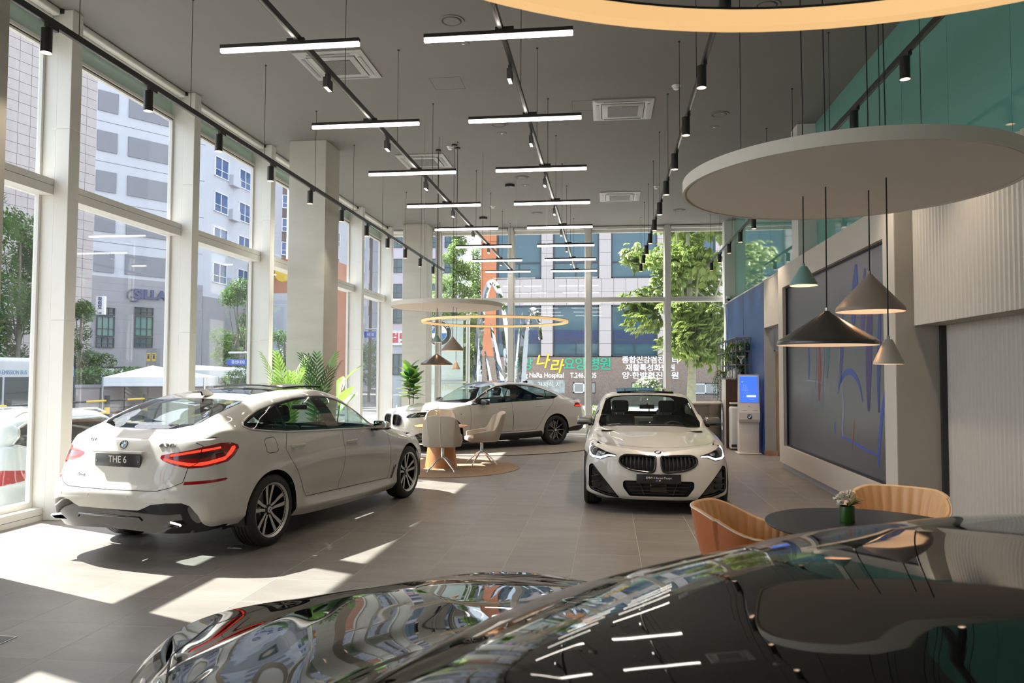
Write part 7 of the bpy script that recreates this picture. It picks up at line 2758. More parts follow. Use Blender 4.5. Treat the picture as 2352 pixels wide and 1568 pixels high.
b = at(1588, 858, 29)
r = random.Random(31)
cr = []
for k in range(46):
    z = r.uniform(2.6, 9.5)
    R = 2.5 * math.sin(PI * min(1, (z - 1.6) / 9.5)) ** .6
    a = r.uniform(0, 2 * PI)
    q = R * math.sqrt(r.random())
    cr.append((q * math.cos(a) - .15, q * math.sin(a), z, r.uniform(.6, 1.05), r.uniform(.6, 1.05), r.uniform(.35, .6)))
tree('chestnut tree with large bright leaves outside the right end window', (b.x, 29, -.12), 9, cr, 4600, .32, M_CHEST, M_BARKL, 12, .17, leaflets=5, aspect=.42, branches=16, droop=.35, name='chestnut_tree')
for k, (u, Y, h, w, lab) in enumerate(((1040, 47, 14, 2.3, 'tall feathery conifer at the left of the end windows'), (1088, 54, 11.5, 2.6, 'darker conifer beside the terracotta pier'), (1002, 58, 11, 2.2, 'lower conifer behind the round car sign'))):
    b = at(u, 858, Y)
    cr = []
    r = random.Random(40 + k)
    for q in range(34):
        z = h * (.08 + .9 * q / 34)
        R = w * (1.05 - q / 36)
        a = r.uniform(0, 2 * PI)
        cr.append((R * .5 * math.cos(a), R * .5 * math.sin(a), z, R * .55 + .15, R * .55 + .15, .35))
    tree(lab, (b.x, Y, -.2), h, cr, 15000, .26, M_CONIF, M_BARK, 50 + k, .2, aspect=.4, name='conifer')
for u, Y, lab, sz, m in ((1366, 23.6, 'round bright green shrub outside, behind the coupe mirror', .42, M_CHEST), (1490, 27.0, 'white flowering bush outside above the coupe roof', .40, None)):
    b = at(u, 950 if m else 885, Y)
    t = thing('shrub', lab, 'shrub', (b.x, Y, -.12))
    hz = b.z + .12
    MB().tube([(0, 0, 0), (.03, 0, hz)], [.03, .012], 6).build('stem', M_BARK, t)
    P = blobs([(0, 0, hz), (.2, .1, hz - .12), (-.2, 0, hz - .1)], [(sz, sz, sz * .7)] * 3, 1500, 3)
    leaf_cloud('foliage', m or M_TREE, P, None, .09, t, 7, .6)
    if not m:
        leaf_cloud('blossom', mat('white_petal', (.82, .80, .70), .6), blobs([(0, 0, hz + .05)], [(sz * 1.0, sz, sz * .7)], 500, 5, .8), None, .09, t, 9, .8)

# ---- chrome blades and the round car sign by the entrance
M_MIRR = mat('mirror_steel', (.60, .63, .67), .03, 1.0)
sc_ = thing('blade_sculpture', 'mirror-polished steel arch sculpture of tall blades outside the end wall', 'sculpture')


def blade(pts, w, d, Y):
    P = [at(u, v, Y) for u, v in pts]
    # smooth path
    q = []
    for i in range(len(P) - 1):
        p0, p1, p2, p3 = P[max(0, i - 1)], P[i], P[i + 1], P[min(len(P) - 1, i + 2)]
        for k in range(6):
            t_ = k / 6
            q.append(.5 * ((2 * p1) + (p2 - p0) * t_ + (2 * p0 - 5 * p1 + 4 * p2 - p3) * t_ ** 2 + (3 * p1 - p0 - 3 * p2 + p3) * t_ ** 3))
    q.append(P[-1])
    rows = []
    n = len(q)
    for i, c in enumerate(q):
        tt = (q[min(n - 1, i + 1)] - q[max(0, i - 1)]).normalized()
        nn_ = Vector((tt.z, 0, -tt.x)).normalized()
        ww = w(i / (n - 1))
        rows.append([c + nn_ * ww, c + Vector((0, -d, 0)), c - nn_ * ww, c + Vector((0, d, 0)), c + nn_ * ww])
    return MB().grid(rows)


blade([(1092, 1000), (1096, 860), (1104, 740), (1116, 672), (1130, 648), (1146, 672), (1160, 760), (1172, 880), (1180, 1000)], lambda u: .20 - .12 * math.sin(PI * u) ** .7 + .02, .16, 25.2).build('blade', M_MIRR, sc_, fixn=True)
blade([(1196, 1000), (1199, 860), (1206, 770), (1216, 730), (1224, 712), (1234, 724), (1242, 780)], lambda u: .17 - .10 * u, .12, 26.3).build('blade', M_MIRR, sc_, fixn=True)
blade([(1168, 1000), (1150, 870), (1132, 770), (1126, 742)], lambda u: .17 * (1 - u) + .004, .08, 24.9).build('blade', M_MIRR, sc_, fixn=True)
blade([(1140, 1000), (1128, 900), (1118, 830), (1112, 798)], lambda u: .13 * (1 - u) + .004, .06, 24.8).build('blade', M_MIRR, sc_, fixn=True)
blade([(1166, 1000), (1176, 900), (1190, 780), (1200, 716)], lambda u: .12 * (1 - u) + .004, .06, 25.8).build('blade', M_MIRR, sc_, fixn=True)
sg = thing('sign_pylon', 'frosted glass pylon with round blue and white badge outside, left of the sculpture', 'sign')
a, b = at(962, 735, 24.2), at(1062, 1000, 24.2)
MB().box(a.x, 24.2, -.12, b.x, 24.26, a.z).build('glass_panel', mat('frosted_panel', (.50, .58, .57), .15, coat=.5), sg)
c = at(1008, 765, 24.15)
roundel(sg, frame_mat((c.x, 24.18, c.z), (1, 0, 0), (0, 0, 1)) , .43, name='badge')
c = at(1003, 890, 24.15)
text_obj('pylon_lettering', 'ng Motors', .22, mat('pale_gold', (.62, .62, .45), .4), sg, frame_mat((c.x, 24.19, c.z), (1, 0, 0), (0, 0, 1)), extrude=.006, align='LEFT', width=.78)
p = at(1074, 858, 24.3)
MB().cyl((p.x, 24.3, -.12), (p.x, 24.3, 3.65), .075, n=16).build('post', M_SATIN, sg, smooth=40)
MB().box(a.x, 24.14, at(1000, 877, 24.2).z - .03, p.x, 24.2, at(1000, 877, 24.2).z + .03).box(b.x, 24.25, 2.6, p.x, 24.32, 2.68).box(a.x, 24.18, a.z, p.x + .1, 24.3, a.z + .06).build('clamp_rail', M_SATIN, sg)
bx = at(914, 903, 22.9)
t = thing('metal_box', 'grey metal cabinet standing outside beside the fig plant', 'box', (bx.x, 22.95, -.6))
MB().rbox(0, 0, .86, .27, .35, 1.52, .03, 2).build('box_body', mat('box_grey', (.20, .23, .25), .35, .4), t, smooth=40)
MB().box(-.135, -.19, .02, .135, .17, .12).box(-.02, -.185, .5, .02, -.172, 1.3).build('box_plinth', M_SATIN, t)


# ---- buildings across the street
def face_building(name, label, p0, d, length, height, depth, wall, z0=-.7):
    """block whose front runs from p0 along direction d (seen with the street side on the right of d)"""
    t = thing(name, label, 'building')
    d = Vector((d[0], d[1], 0)).normalized()
    n = Vector((d.y, -d.x, 0))            # towards the street
    M = Matrix(((d.x, n.x, 0, p0[0]), (d.y, n.y, 0, p0[1]), (0, 0, 1, z0), (0, 0, 0, 1)))
    MB().box(0, -depth, 0, length, 0, height).xform(M).build('wall', wall, t, fixn=True)
    return t, M


def win(t, M, x0, z0, x1, z1, glass, frame, mull=1, dep=.10, rail=True):
    f = .07
    mb = MB().box(x0, -.02, z0, x0 + f, dep, z1).box(x1 - f, -.02, z0, x1, dep, z1).box(x0, -.02, z0, x1, dep, z0 + f).box(x0, -.02, z1 - f, x1, dep, z1)
    for k in range(mull):
        xm = x0 + (x1 - x0) * (k + 1) / (mull + 1)
        mb.box(xm - f / 3, -.02, z0, xm + f / 3, dep * .8, z1)
    if rail:
        mb.box(x0, -.02, z0 + (z1 - z0) * .36, x1, dep * .8, z0 + (z1 - z0) * .36 + f * .7)
    w = mb.xform(M).build('window', frame, t, fixn=True)
    MB().box(x0 + f, .0, z0 + f, x1 - f, .03, z1 - f).xform(M).build('pane', glass, w, fixn=True)


M_BLUEW = mat('blue_window', (.05, .11, .26), .08, coat=.4)
M_GREENW = mat('green_window', (.10, .25, .22), .1, coat=.3)
CX, CY = -37.6, 66.0
dL = Vector((.57, .82, 0)).normalized()
LL = 24.0
o0 = Vector((CX, CY, 0)) - dL * LL
t, M = face_building('office_building', 'white banded office block with grey panels and round emblem sign across the street', (o0.x, o0.y), dL, LL, 31, 12, M_WWALL)
u2l = lambda u: LL - (46 - (u - 0) / 10)


def lx(u, v=600):
    """distance along the left face for picture column u"""
    d = _F + _R * ((u - 1176) / FPX) + _U * ((784 - v) / FPX)
    n = Vector((dL.y, -dL.x, 0))
    k = n.dot(Vector((CX, CY, 0)) - Vector((0, 0, CAMH))) / n.dot(d)
    P = Vector((0, 0, CAMH)) + d * k
    return (P - o0).dot(dL), P.z + .7


zb = lx(300, 640)[1]
MB().box(0, 0, 0, LL, .12, zb).xform(M).build('stone_base', M_GSTONE, t, fixn=True)
for k in range(8):
    za = zb + .35 + 3.45 * k
    for a, b in ((lx(150)[0], lx(190)[0]), (lx(215)[0], lx(262)[0]), (lx(287)[0], lx(384)[0]), (lx(405)[0], lx(447)[0])):
        MB().box(a, .0, za, b, .10, za + 1.75).xform(M).build('facade_panel', M_GPANEL, t, fixn=True)
    MB().box(0, .0, za + 2.55, LL, .02, za + 2.6).xform(M).build('facade_joint', M_GPANEL, t, fixn=True)
for a, b in ((218, 262), (306, 350), (405, 440)):
    xa, za = lx(a, 795)
    xb, z2 = lx(b, 707)
    za, z2 = lx((a + b) / 2, 798)[1], lx((a + b) / 2, 706)[1]
    win(t, M @ Matrix.Translation((0, .12, 0)), xa, za + (z2 - za) * .28, xb, za + (z2 - za) * .78, M_GREENW, M_WINF, 2, .18)
    win(t, M @ Matrix.Translation((0, .12, 0)), xa, za + (z2 - za) * .80, xb, z2, M_WING, M_WINF, 2, .18)
    win(t, M @ Matrix.Translation((0, .12, 0)), xa, za, xb, za + (z2 - za) * .26, M_WING, M_WINF, 2, .18)
for v_ in (655, 672, 705, 735, 765, 800):
    z_ = lx(300, v_)[1]
    MB().box(0, .11, z_, LL, .125, z_ + .03).xform(M).build('stone_joint', M_GPANEL, t, fixn=True)
MB().box(lx(225)[0], .1, 0, LL, .14, lx(300, 842)[1]).xform(M).build('dark_arcade', M_WINF, t, fixn=True)
xs_, zs_ = lx(343, 678)
MN = frame_mat(M @ Vector((xs_, .20, zs_)), dL, (0, 0, 1))
text_obj('sign_lettering', 'SILLA', 1.05, mat('navy_sign', (.05, .06, .16), .4), t, MN, extrude=.1, bold=.06, width=2.9)
xs_, zs_ = lx(306, 678)
c = M @ Vector((xs_, .22, zs_))
MB().lathe([(.46, 0), (.58, 0), (.58, .1), (.46, .1), (.46, 0)], 32).cbox(0, .08, .05, .10, .62, .1).cbox(.20, -.16, .05, .10, .42, .1, rz=1.0).cbox(-.20, -.16, .05, .10, .42, .1, rz=-1.0).xform(
    frame_mat(M @ Vector((xs_, .16, zs_)), dL, (0, 0, 1))).build('emblem', mat('navy_sign', (.05, .06, .16), .4), t)
# right-hand face with blue windows
t2, M2 = face_building('office_building', 'white side wing of the banded office block with rows of blue windows', (CX, CY), (.03, 1), 16, 31, 3, M_WWALL)
for k in range(8):
    za = zb + .5 + 3.45 * k
    for a in (1.6, 6.2, 10.8):
        win(t2, M2, a, za, a + 2.5, za + 1.95, M_BLUEW, M_SW, 1, .14)
    for a in (4.3, 9.0):
        MB().box(a, .0, za - .3, a + 1.5, .5, za + .75).xform(M2).build('balcony', M_WWALL, t2, fixn=True)
MB().box(0, 0, 0, 16, .1, zb - 1).xform(M2).build('stone_base', M_GSTONE, t2, fixn=True)
# tiled tower on the left
t, M = face_building('tiled_tower', 'tall pinkish tiled tower with dark glass strips at the left edge', (-36.2, 15.5), (.23, .97), 26.0, 27, 10, M_GROUT)
mb = MB()
for a, b in ((20.5, 26.0), (13.2, 15.2), (17.6, 18.6)):
    n = max(1, round((b - a) / .72))
    for i in range(n):
        for j in range(48):
            x_, z_ = a + (b - a) * i / n, j * .56
            mb.box(x_ + .012, 0, z_ + .012, x_ + (b - a) / n - .012, .05, z_ + .548)
o = mb.xform(M).build('facade_tiles', M_PTILE, t, fixn=True)
o['kind'] = 'stuff'
for a, b in ((10.5, 13.2), (15.2, 17.6), (18.6, 20.5)):
    for j in range(8):
        z_ = 3.4 * j + 1.0
        w = MB().box(a, .0, z_, b, .03, z_ + 3.3).xform(M).build('window', M_WINF, t, fixn=True)
        MB().box(a + .08, .03, z_ + .1, b - .08, .05, z_ + 1.2).xform(M).build('pane', mat('bronze_pane', (.16, .13, .12), .1, coat=.3), w, fixn=True)
        MB().box(a + .08, .03, z_ + 1.3, b - .08, .05, z_ + 3.2).xform(M).build('pane', M_GPANEL if j % 3 else M_WING, w, fixn=True)
# more blocks seen between the columns
for name, lab, u, Y, w_, h_, wall, glass, nc in (
        ('apartment_block', 'dark apartment block with small windows behind the stone pillar', 632, 96, 13, 33, mat('dark_red_brick', (.13, .09, .09), .7), M_BLUEW, 5),
        ('apartment_block', 'white apartment block with grey windows right of the stone pillar', 668, 88, 9.5, 36, M_WWALL, M_GPANEL, 3),
        ('office_block', 'plain pale block between the facade columns', 828, 112, 9.5, 44, mat('pale_blue_render', (.42, .45, .52), .6), M_GPANEL, 0),
        ('glass_office', 'blue glass office behind the far pillar', 888, 92, 9, 38, mat('lilac_cladding', (.50, .46, .52), .5), M_WING, 4)):
    p = at(u, 858, Y)
    t, M = face_building(name, lab, (p.x, p.y), (.85, .52) if nc != 4 else (1, .1), w_, h_, 6, wall)
    for k in range(int(h_ / 3.2) - 1):
        for c in range(nc):
            a = w_ * (c + .2) / nc
            win(t, M, a, 2.2 + 3.2 * k, a + w_ * .62 / nc, 4.0 + 3.2 * k, glass, M_SW if glass is not M_WING else M_WINF, 1, .12)
    if nc == 0:
        for k in range(10):
            MB().box(0, 0, 3.2 * k + 2, w_, .02, 3.2 * k + 2.06).xform(M).build('facade_joint', M_GPANEL, t, fixn=True)
p = at(632, 645, 75)
t = thing('shop_house', 'small orange brick house with gold ornament behind the third column', 'building', (p.x, 75, -.7))
MB().box(-.5, 0, 0, 6, 5, p.z + 3.0).build('wall', M_TERRA, t)
MB().lathe([(0, -.1), (.8, -.1), (.9, 0)], 12, c=(.8, 0, p.z + 1.4), axis='Y').build('gold_ornament', M_SY, t)
MB().box(-.5, -.05, 0, 6, 0, p.z - .6).build('shopfront', M_WWALL, t)
p = at(896, 758, 70)
t = thing('shop_building', 'low white shop with a red sign behind the far pillar', 'building', (p.x, 70, -.7))
q = at(896, 905, 70)
MB().box(0, 0, 0, 9, 6, p.z + .7).build('wall', M_WWALL, t)
MB().box(.0, -.2, p.z - .75, 4, 0, p.z + .5).build('sign_board', M_SW, t)
text_obj('sign_lettering', '컬렛', 1.0, mat('red_sign', (.6, .03, .06), .4), t, frame_mat((.95, -.22, p.z - .1), (1, 0, 0), (0, 0, 1)), extrude=.03, bold=.03)
for c in range(2):
    win(t, Matrix.Translation((0, -.0, 0)) @ Matrix.Rotation(0, 4, 'Z') @ Matrix.Scale(-1, 4, Vector((0, 1, 0))), .3 + 2 * c, 2.2, 1.5 + 2 * c, 4.2, M_WING, M_WINF)

# street trees
for u, Y, top, lab, wd, n, sd in ((38, 27, 455, 'leafy street tree at the left edge, behind the bus', 1.25, 9000, 61), (178, 30, 690, 'small street tree showing beside the first column', .95, 4000, 62), (545, 40, 640, 'street tree seen through the third window bay', 1.5, 6000, 63),
                                 (655, 42, 735, 'dark street tree beside the stone pillar', 1.3, 4000, 64), (848, 60, 772, 'distant street tree between the two far columns', 1.7, 3500, 65), (-60, 24, 420, 'street tree just outside the left edge', 1.6, 6000, 66)):
    b = at(u, 858, Y)
    hz = at(u, top, Y).z + .7
    r = random.Random(sd)
    cr = []
    for k in range(22):
        f = r.random()
        a = r.uniform(0, 2 * PI)
        R = wd * math.sin(PI * min(1, .12 + .86 * f)) ** .7
        cr.append((R * .6 * math.cos(a), R * .6 * math.sin(a), hz * (.28 + .68 * f), wd * .42, wd * .42, hz * .075))
    tree(lab, (b.x, Y, -.7), hz, cr, n, .17, M_TREE, M_BARK, sd, .11, name='street_tree')
p = at(640, 858, 41)
t = thing('utility_pole', 'dark utility pole with cross arms beside the stone pillar', 'pole', (p.x - .35, 38, -.7))
MB().cyl((0, 0, 0), (0, 0, 8.2), .17, .13, n=12).build('pole', M_BARK, t, smooth=40)
for z in (5.2, 6.6, 7.7):
    MB().cbox(.45, 0, z, 1.0, .1, .12).cyl((.85, 0, z), (.85, 0, z + .3), .05, n=8).build('cross_arm', M_BARK, t)

# street furniture
M_FENCE = mat('fence_black', (.03, .03, .03), .5)
M_YEL = mat('fence_yellow', (.75, .50, .04), .45)
fe = thing('street_fence', 'black and yellow striped street railing in front of the planter wall', 'fence')
FY = [(-15.0, 13.5 + 1.9 * k) for k in range(9)]
for k, (x, y) in enumerate(FY):
    p = MB().cyl((x, y, -.7), (x, y, .98), .075, n=10).build('post', M_FENCE, fe, smooth=40)
    MB().cyl((x, y, .42), (x, y, .62), .079, n=10).cyl((x, y, -.2), (x, y, .0), .079, n=10).build('yellow_band', M_YEL, p, smooth=40)
for z in (.10, .46, .82):
    for k in range(8):
        y0 = FY[k][1]
        MB().cyl((-15, y0, z), (-15, y0 + .95, z), .03, n=8).build('rail', M_FENCE, fe, smooth=40)
        MB().cyl((-15, y0 + .95, z), (-15, y0 + 1.9, z), .031, n=8).build('rail', M_YEL, fe, smooth=40)
pl = thing('planter_wall', 'granite planter wall with clipped shrubs across the street', 'planter', (-22.5, 24.5, -.7))
dp = (.60, .80)
for k in range(11):
    for j in range(2):
        MB().rbox(dp[0] * .9 * k, dp[1] * .9 * k, .55 + .82 * j, .88, .3, .8, .02, 1, rz=math.atan2(dp[1], dp[0])).build('stone', M_PTILE, pl)
MB().cbox(dp[0] * 4.5, dp[1] * 4.5, 1.82, 9.9, .42, .12, rz=math.atan2(dp[1], dp[0])).build('coping', M_GSTONE, pl)
P = blobs([(dp[0] * q - .6, dp[1] * q + .5, 2.15) for q in (1, 2.5, 4, 5.5, 7)], [(.9, .9, .5)] * 5, 5000, 77)
leaf_cloud('foliage', M_TREE, P, None, .14, pl, 78, .6)
for u, Y, v, lab, n in ((206, 32, 822, 'dark bush above the planter wall at the tiled tower', 2500), (560, 30, 862, 'bush under the white canopy', 1500)):
    b = at(u, v, Y)
    t = thing('bush', lab, 'bush', (b.x, Y, b.z - .6))
    MB().tube([(0, 0, -1.2), (0, 0, .5)], .04, 6).build('stem', M_BARK, t)
    leaf_cloud('foliage', M_TREE, blobs([(0, 0, .5), (.5, .2, .4), (-.4, 0, .35)], [(.6, .6, .5)] * 3, n, 80), None, .12, t, 81, .6)
M_CANV = mat('white_canvas', (.80, .80, .80), .7)
for (u0, u1, ut, vt, vb, Y, lab) in ((236, 470, 350, 839, 866, 27, 'white canopy tent across the street, nearer and larger'), (446, 640, 446, 838, 850, 33, 'white canopy edge seen through the third bay')):
    a, b, c = at(u0, vb, Y), at(u1, vb, Y), at(ut, vt, Y + 1.6)
    t = thing('canopy_tent', lab, 'tent')
    A, B = a, b
    A2, B2 = a + Vector((-1.2, 3.2, 0)), b + Vector((-1.2, 3.2, 0))
    MB().add([A, B, B2, A2, c], [(0, 1, 4), (1, 2, 4), (2, 3, 4), (3, 0, 4)]).build('canopy_roof', M_CANV, t)
    dz = Vector((0, 0, -.35))
    MB().add([A, B, B2, A2, A + dz, B + dz, B2 + dz, A2 + dz], [(4, 5, 1, 0), (5, 6, 2, 1), (6, 7, 3, 2), (7, 4, 0, 3)]).build('valance', M_CANV, t)
    for q in (A, B, A2, B2):
        MB().cyl((q.x, q.y, -.7), (q.x, q.y, q.z), .04, n=8).build('tent_pole', M_SATIN, t, smooth=40)
s_ = at(232, 866, 29.5)
t = thing('light_box_sign', 'white light-box sign with blue lettering at the end of the canopy', 'sign', (s_.x, 29.5, s_.z - .25))
MB().box(0, 0, 0, .85, .2, .62).build('sign_box', M_SW, t)
MB().box(.05, .05, -2.6, .13, .15, 0).build('sign_leg', M_GPANEL, t)
text_obj('sign_lettering', 'Hi-MO', .24, mat('navy_sign', (.05, .06, .16), .4), t, frame_mat((.27, -.012, .25), (1, 0, 0), (0, 0, 1)), extrude=.01, bold=.006, width=.42)
for x_, hc in ((.58, (.10, .07, .06)), (.74, (.06, .05, .05))):
    MB().lathe([(0, 0), (.075, 0), (.075, .01)], 16, c=(x_, -.012, .28), axis='Y').build('portrait_hair', mat('hair_%d' % int(x_ * 100), hc, .6), t)
    MB().lathe([(0, 0), (.045, 0), (.045, .01)], 16, c=(x_, -.024, .26), axis='Y').build('portrait_face', mat('skin_print', (.7, .48, .38), .6), t)
s_ = at(226, 702, 50)
t = thing('hanging_sign', 'white vertical signboard on the corner of the tiled tower', 'sign', (s_.x, 41.5, 0))
q0, q1 = at(220, 680, 41.5), at(239, 722, 41.5)
MB().box(q0.x - s_.x, 0, q1.z, q1.x - s_.x, .18, q0.z).build('sign_box', M_SW, t)
for k, ch in enumerate('하이모'):
    text_obj('sign_letter', ch, .30, mat('navy_sign', (.05, .06, .16), .4), t, frame_mat(((q0.x + q1.x) / 2 - s_.x, -.012, q0.z - .20 - .24 * k), (1, 0, 0), (0, 0, 1)), extrude=.01, bold=.008)
text_obj('sign_letter', 'Lady', .14, mat('navy_sign', (.05, .06, .16), .4), t, frame_mat(((q0.x + q1.x) / 2 - s_.x, -.012, q1.z + .10), (1, 0, 0), (0, 0, 1)), extrude=.01)
s_ = at(347, 842, 34)
t = thing('exit_pylon', 'dark subway pylon with yellow pictograms and number 6 behind the canopy', 'sign', (s_.x, 34, -.7))
zt_ = at(347, 800, 34).z + .7
MB().box(-.27, 0, 0, .27, .3, zt_).build('pylon_body', M_GPANEL, t)
for x_ in (-.14, .14):
    MB().box(x_ - .10, -.012, zt_ - .62, x_ + .10, 0, zt_ - .22).build('yellow_plate', M_YEL, t)
    MB().cbox(x_, -.02, zt_ - .42, .10, .01, .16).cbox(x_, -.02, zt_ - .30, .14, .01, .03).build('pictogram', M_FENCE, t)
    text_obj('pylon_number', '6', .26, M_YEL, t, frame_mat((x_, -.012, zt_ - .85), (1, 0, 0), (0, 0, 1)), extrude=.01)
for u, v, Y, lab, tx in ((545, 832, 31, 'blue street name sign in the third window bay', '중앙대로'), (850, 768, 58, 'blue road sign high between the far columns', '62 길')):
    s_ = at(u, v, Y)
    t = thing('road_sign', lab, 'sign', (s_.x, Y, s_.z))
    MB().rbox(0, 0, 0, .95, .05, .26 if Y < 50 else .5, .06, 3).build('sign_plate', mat('sign_blue', (.03, .09, .42), .4), t)
    text_obj('sign_lettering', tx, .17 if Y < 50 else .26, M_SW, t, frame_mat((.06, -.03, 0), (1, 0, 0), (0, 0, 1)), extrude=.004)
    MB().cyl((.6, 0, -s_.z - .7), (.6, 0, .6), .06, n=8).cyl((-.4, 0, .42), (.6, 0, .42), .05, n=8).build('sign_post', M_SATIN, t)

# bus
M_BUSW = mat('bus_white', (.50, .52, .56), .3, coat=.5)
M_BUSB = mat('bus_blue', (.035, .25, .55), .25, coat=.6)
bs = thing('bus', 'white city bus with blue front behind the first column', 'bus', (-18.2, 10.7, -.7))
MB().rbox(0, 5.4, 1.55, 2.4, 10.8, 2.5, .16, 3).build('bus_body', M_BUSW, bs, smooth=40)
MB().rbox(0, 11.2, 1.53, 2.42, 1.1, 2.56, .30, 4).build('bus_front', M_BUSB, bs, smooth=50)
for k in range(7):
    w = MB().rbox(1.2, .9 + 1.42 * k, 1.84, .03, 1.34, .78, .05, 2).build('bus_window', mat('bus_glass', (.05, .07, .08), .08, coat=.5), bs)
    MB().box(1.216, .3 + 1.42 * k, 1.75, 1.222, 1.5 + 1.42 * k, 1.775).build('window_bar', M_MATTB, w)
MB().rbox(1.2, 11.25, 1.5, .04, .7, 1.5, .1, 3).build('bus_window', mat('bus_glass', (.05, .07, .08), .08, coat=.5), bs)
text_obj('bus_lettering', 'ZERO EMISSION BUS', .17, mat('bus_letter', (.12, .25, .42), .4), bs, frame_mat((1.205, 8.9, 2.36), (0, 1, 0), (0, 0, 1)), extrude=.004, width=1.35)
for y_ in (2.0, 9.2):
    MB().lathe([(0, -.15), (.48, -.15), (.5, -.1), (.5, .12), (.46, .15), (0, .15)], 28, c=(1.08, y_, .5), axis='X').build('bus_wheel', M_RUBBER, bs, smooth=40)
MB().box(-1.15, .2, .3, 1.15, 11.5, .6).build('bus_skirt', M_MATTB, bs)

# traffic cones and a person by the canopy
for k, (u, Y) in enumerate(((224, 22.5), (262, 24.5), (296, 26.5))):
    p = at(u, 930, Y)
    t = thing('lane_post', 'red and white lane post behind the railing, %s from the bus' % ('first', 'second', 'third')[k], 'lane post', (p.x, Y, -.7))
    MB().cyl((0, 0, 0), (0, 0, 1.0), .05, n=10).build('post', mat('lane_red', (.6, .06, .04), .5), t, smooth=40)
    MB().cyl((0, 0, .6), (0, 0, .72), .053, n=10).cyl((0, 0, .82), (0, 0, .92), .053, n=10).build('white_band', M_SW, t, smooth=40)
pp = at(407, 905, 37)
t = thing('person', 'person in dark clothes with a pink scarf and a stick, standing by the canopy', 'person', (pp.x, 37, -.7))
bm = bmesh.new()
ly = bm.verts.layers.skin.verify()
J = [((0, 0, .92), .13), ((0, .02, 1.15), .13), ((.0, .03, 1.38), .14), ((0, 0, 1.50), .055), ((0, -.02, 1.60), .09), ((0, -.02, 1.70), .08),
     ((.10, 0, .86), .09), ((.11, -.03, .48), .065), ((.11, .02, .08), .045), ((.11, -.13, .03), .04), ((-.10, 0, .86), .09), ((-.11, .05, .48), .065), ((-.11, .12, .08), .045), ((-.11, -.02, .03), .04),
     ((.20, .02, 1.36), .06), ((.27, .02, 1.10), .045), ((.24, -.14, .90), .035), ((-.20, .02, 1.36), .06), ((-.27, .0, 1.10), .045), ((-.26, -.10, .88), .035)]
vs = [bm.verts.new(p) for p, r_ in J]
for v, (p, r_) in zip(vs, J):
    v[ly].radius = (r_, r_)
vs[0][ly].use_root = True
for a, b in ((0, 1), (1, 2), (2, 3), (3, 4), (4, 5), (0, 6), (6, 7), (7, 8), (8, 9), (0, 10), (10, 11), (11, 12), (12, 13), (2, 14), (14, 15), (15, 16), (2, 17), (17, 18), (18, 19)):
    bm.edges.new((vs[a], vs[b]))
me = bpy.data.meshes.new('body')
bm.to_mesh(me)
bm.free()
o = link('body', me, t)
o.modifiers.new('skin', 'SKIN')
o.modifiers.new('sub', 'SUBSURF').levels = 1
bpy.context.view_layer.update()
me2 = bpy.data.meshes.new_from_object(o.evaluated_get(bpy.context.evaluated_depsgraph_get()))
o.modifiers.clear()
o.data = me2
me2.materials.clear()
me2.materials.append(mat('dark_cloth', (.03, .03, .035), .8))
MB().lathe([(0, .13), (.08, .10), (.10, 0), (.085, -.07), (.05, -.10)], 16, c=(0, .01, 1.66)).build('hair', mat('dark_hair', (.03, .02, .02), .6), t, smooth=60)
MB().rbox(.02, -.10, 1.42, .26, .16, .14, .05, 3).build('scarf', mat('pink_cloth', (.70, .28, .38), .8), t, smooth=60)
MB().cyl((-.26, -.12, .9), (-.40, -.35, .02), .012, n=6).build('stick', M_BARKL, t)
# ================================================================= placing the cars
build_gt((-4.18, 7.295, 0), 1.381)
build_coupe((.57, 12.845, 0), -1.5584)
build_saloon('car', 'white saloon with black wheels on the round carpet by the end windows', (-1.82, 18.62, .012), 3.8877, M_WHITE)
build_saloon('car', 'glossy black car nearest the camera, seen across its roof and bonnet', (1.36, -.073, 0), 2.235, M_BLACKP, detail=False, ncol=260, sub=10, spec=dict(I5, hood_flat=(2.55, 2.95)))


def suv_spec():
    import copy
    s = copy.deepcopy(GT)
    for r in s['rings']:
        r['z'] = [(a, b * 1.09 + .05) for a, b in r['z']]
        r['tail'] = (r['tail'][0] * .93, r['tail'][1] * 1.10 + .05)
        r['nose'] = (r['nose'][0], r['nose'][1] * 1.09 + .05)
    L = s['lines']
    L[0]['z'] = [(-.5, 1.27), (0, 1.25), (.9, 1.23), (1.4, 1.21), (2.2, 1.16), (2.45, 1.13), (2.8, 1.10), (3.2, 1.03)]
    L[1]['z'] = [(-.7, 1.34), (-.4, 1.42), (0, 1.44), (1.0, 1.44), (1.6, 1.38), (2.05, 1.24), (2.3, 1.16), (2.8, 1.11), (3.3, 1.03)]
    L[1]['y'] = [(-.6, .80), (0, .82), (1.4, .82), (1.9, .80), (2.45, .70), (2.8, .60), (3.3, .50)]
    L[2]['z'] = [(-.75, 1.46), (-.5, 1.60), (0, 1.635), (.8, 1.645), (1.2, 1.62), (1.5, 1.53), (1.9, 1.34), (2.3, 1.17), (2.8, 1.12), (3.4, 1.03)]
    L[2]['y'] = [(-.7, .70), (0, .70), (1.2, .69), (1.6, .69), (2.2, .73), (2.4, .66), (2.8, .46), (3.4, .34)]
    L[3]['z'] = [(-.78, 1.46), (-.55, 1.65), (0, 1.685), (.8, 1.695), (1.2, 1.675), (1.5, 1.60), (2.2, 1.28), (2.6, 1.14), (3.5, 1.03)]
    L[4]['z'] = [(-.80, 1.45), (-.58, 1.66), (0, 1.70), (.8, 1.71), (1.2, 1.69), (1.5, 1.62), (2.2, 1.30), (2.6, 1.15), (3.5, 1.03)]
    return s


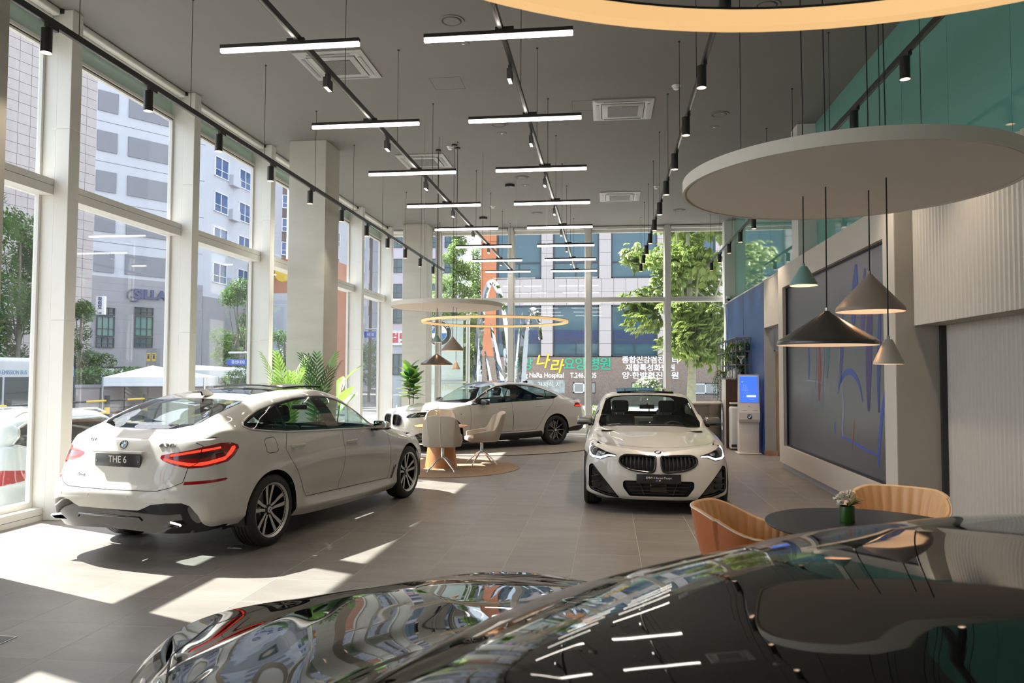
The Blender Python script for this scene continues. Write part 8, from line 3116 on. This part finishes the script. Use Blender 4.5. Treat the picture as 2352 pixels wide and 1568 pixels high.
def build_suv(loc, rz):
    car = Car(suv_spec(), ncol=90, nwrap=18, sub=4)
    t = thing('car', 'white sport utility vehicle parked outside behind the first column', 'car', loc, rz)
    mp = mat('cool_white_paint', (.45, .49, .50), .35, coat=.8, inner=(.03, .03, .03))
    dlo = [(-.62, 1.26), (-.45, 1.20), (0, 1.185), (1.4, 1.165), (2.3, 1.12), (2.0, 1.30), (1.6, 1.48), (1.2, 1.56), (0, 1.575), (-.42, 1.55), (-.56, 1.50)]
    car.cut(dlo, 'side', 'window_frame', lambda c, f: f[car.rid] < 1000 and f[car.rid] > car.row_of(5))
    ins = inset(dlo, .03)
    car.cut(clip(ins, -1, .25, -1, .25), 'side', 'rear_quarter_glass', frm='window_frame')
    car.cut(clip(ins, .31, 1.30, .31, 1.22), 'side', 'rear_door_glass', frm='window_frame')
    car.cut(clip(ins, 1.40, 3, 1.32, 3), 'side', 'front_door_glass', frm='window_frame')
    arches(car, ((0, .37), (3.07, .37)), .41, 6)
    ang = math.radians(180 - 40)
    e1, _ = car.proj2(ang)
    wz = lambda q: (q[0].dot(e1), q[0].z)
    lp = [wz(car.on(.60, .90, 'rear')), wz(car.on(.78, .93, 'rear')), wz(car.on(-.55, .90, 'side')), wz(car.on(-.54, .83, 'side')), wz(car.on(-.58, .76, 'side')), wz(car.on(.78, .72, 'rear')), wz(car.on(.62, .76, 'rear'))]
    car.cut(lp, ang, 'tail_lamp', lambda c, f: c.x < -.3)
    car.emit('body', mp, t, 'car_body')
    car.emit('window_frame', M_GLOSSB, t, 'window_surround')
    for nm in ('rear_quarter_glass', 'rear_door_glass', 'front_door_glass'):
        car.emit(nm, G_CARD, t, mode='split')
    car.emit('tail_lamp', M_RED, t, mode='split')
    ch = MB()
    car.ribbon(ch, dlo, 'side', w=.035, off=.001, closed=True, thick=.006)
    ch.build('window_chrome', M_SATIN, t, smooth=60)
    for g in (1, -1):
        MB().tube([(-.55, g * .68, 1.64), (-.40, g * .68, 1.70), (.4, g * .68, 1.715), (1.2, g * .68, 1.70), (1.42, g * .68, 1.63)], .016, 8).build('roof_rail', M_SATIN, t, smooth=60)
    MB().box(-.5, -.74, .26, 3.5, .74, .3).build('underbody', M_MATTB, t)
    for ax in (0, 3.07):
        arch_liner(t, ax, .415)
        for g in (1, -1):
            make_wheel(t, (ax, g * .80, .37), g > 0, r=.37, w=.255)
    cabin(t, 2.25, 1.32, .3, sz=.42, zf=.35)
    car.bm.free()


build_suv((-9.05, 10.32, -.60), PI / 2)
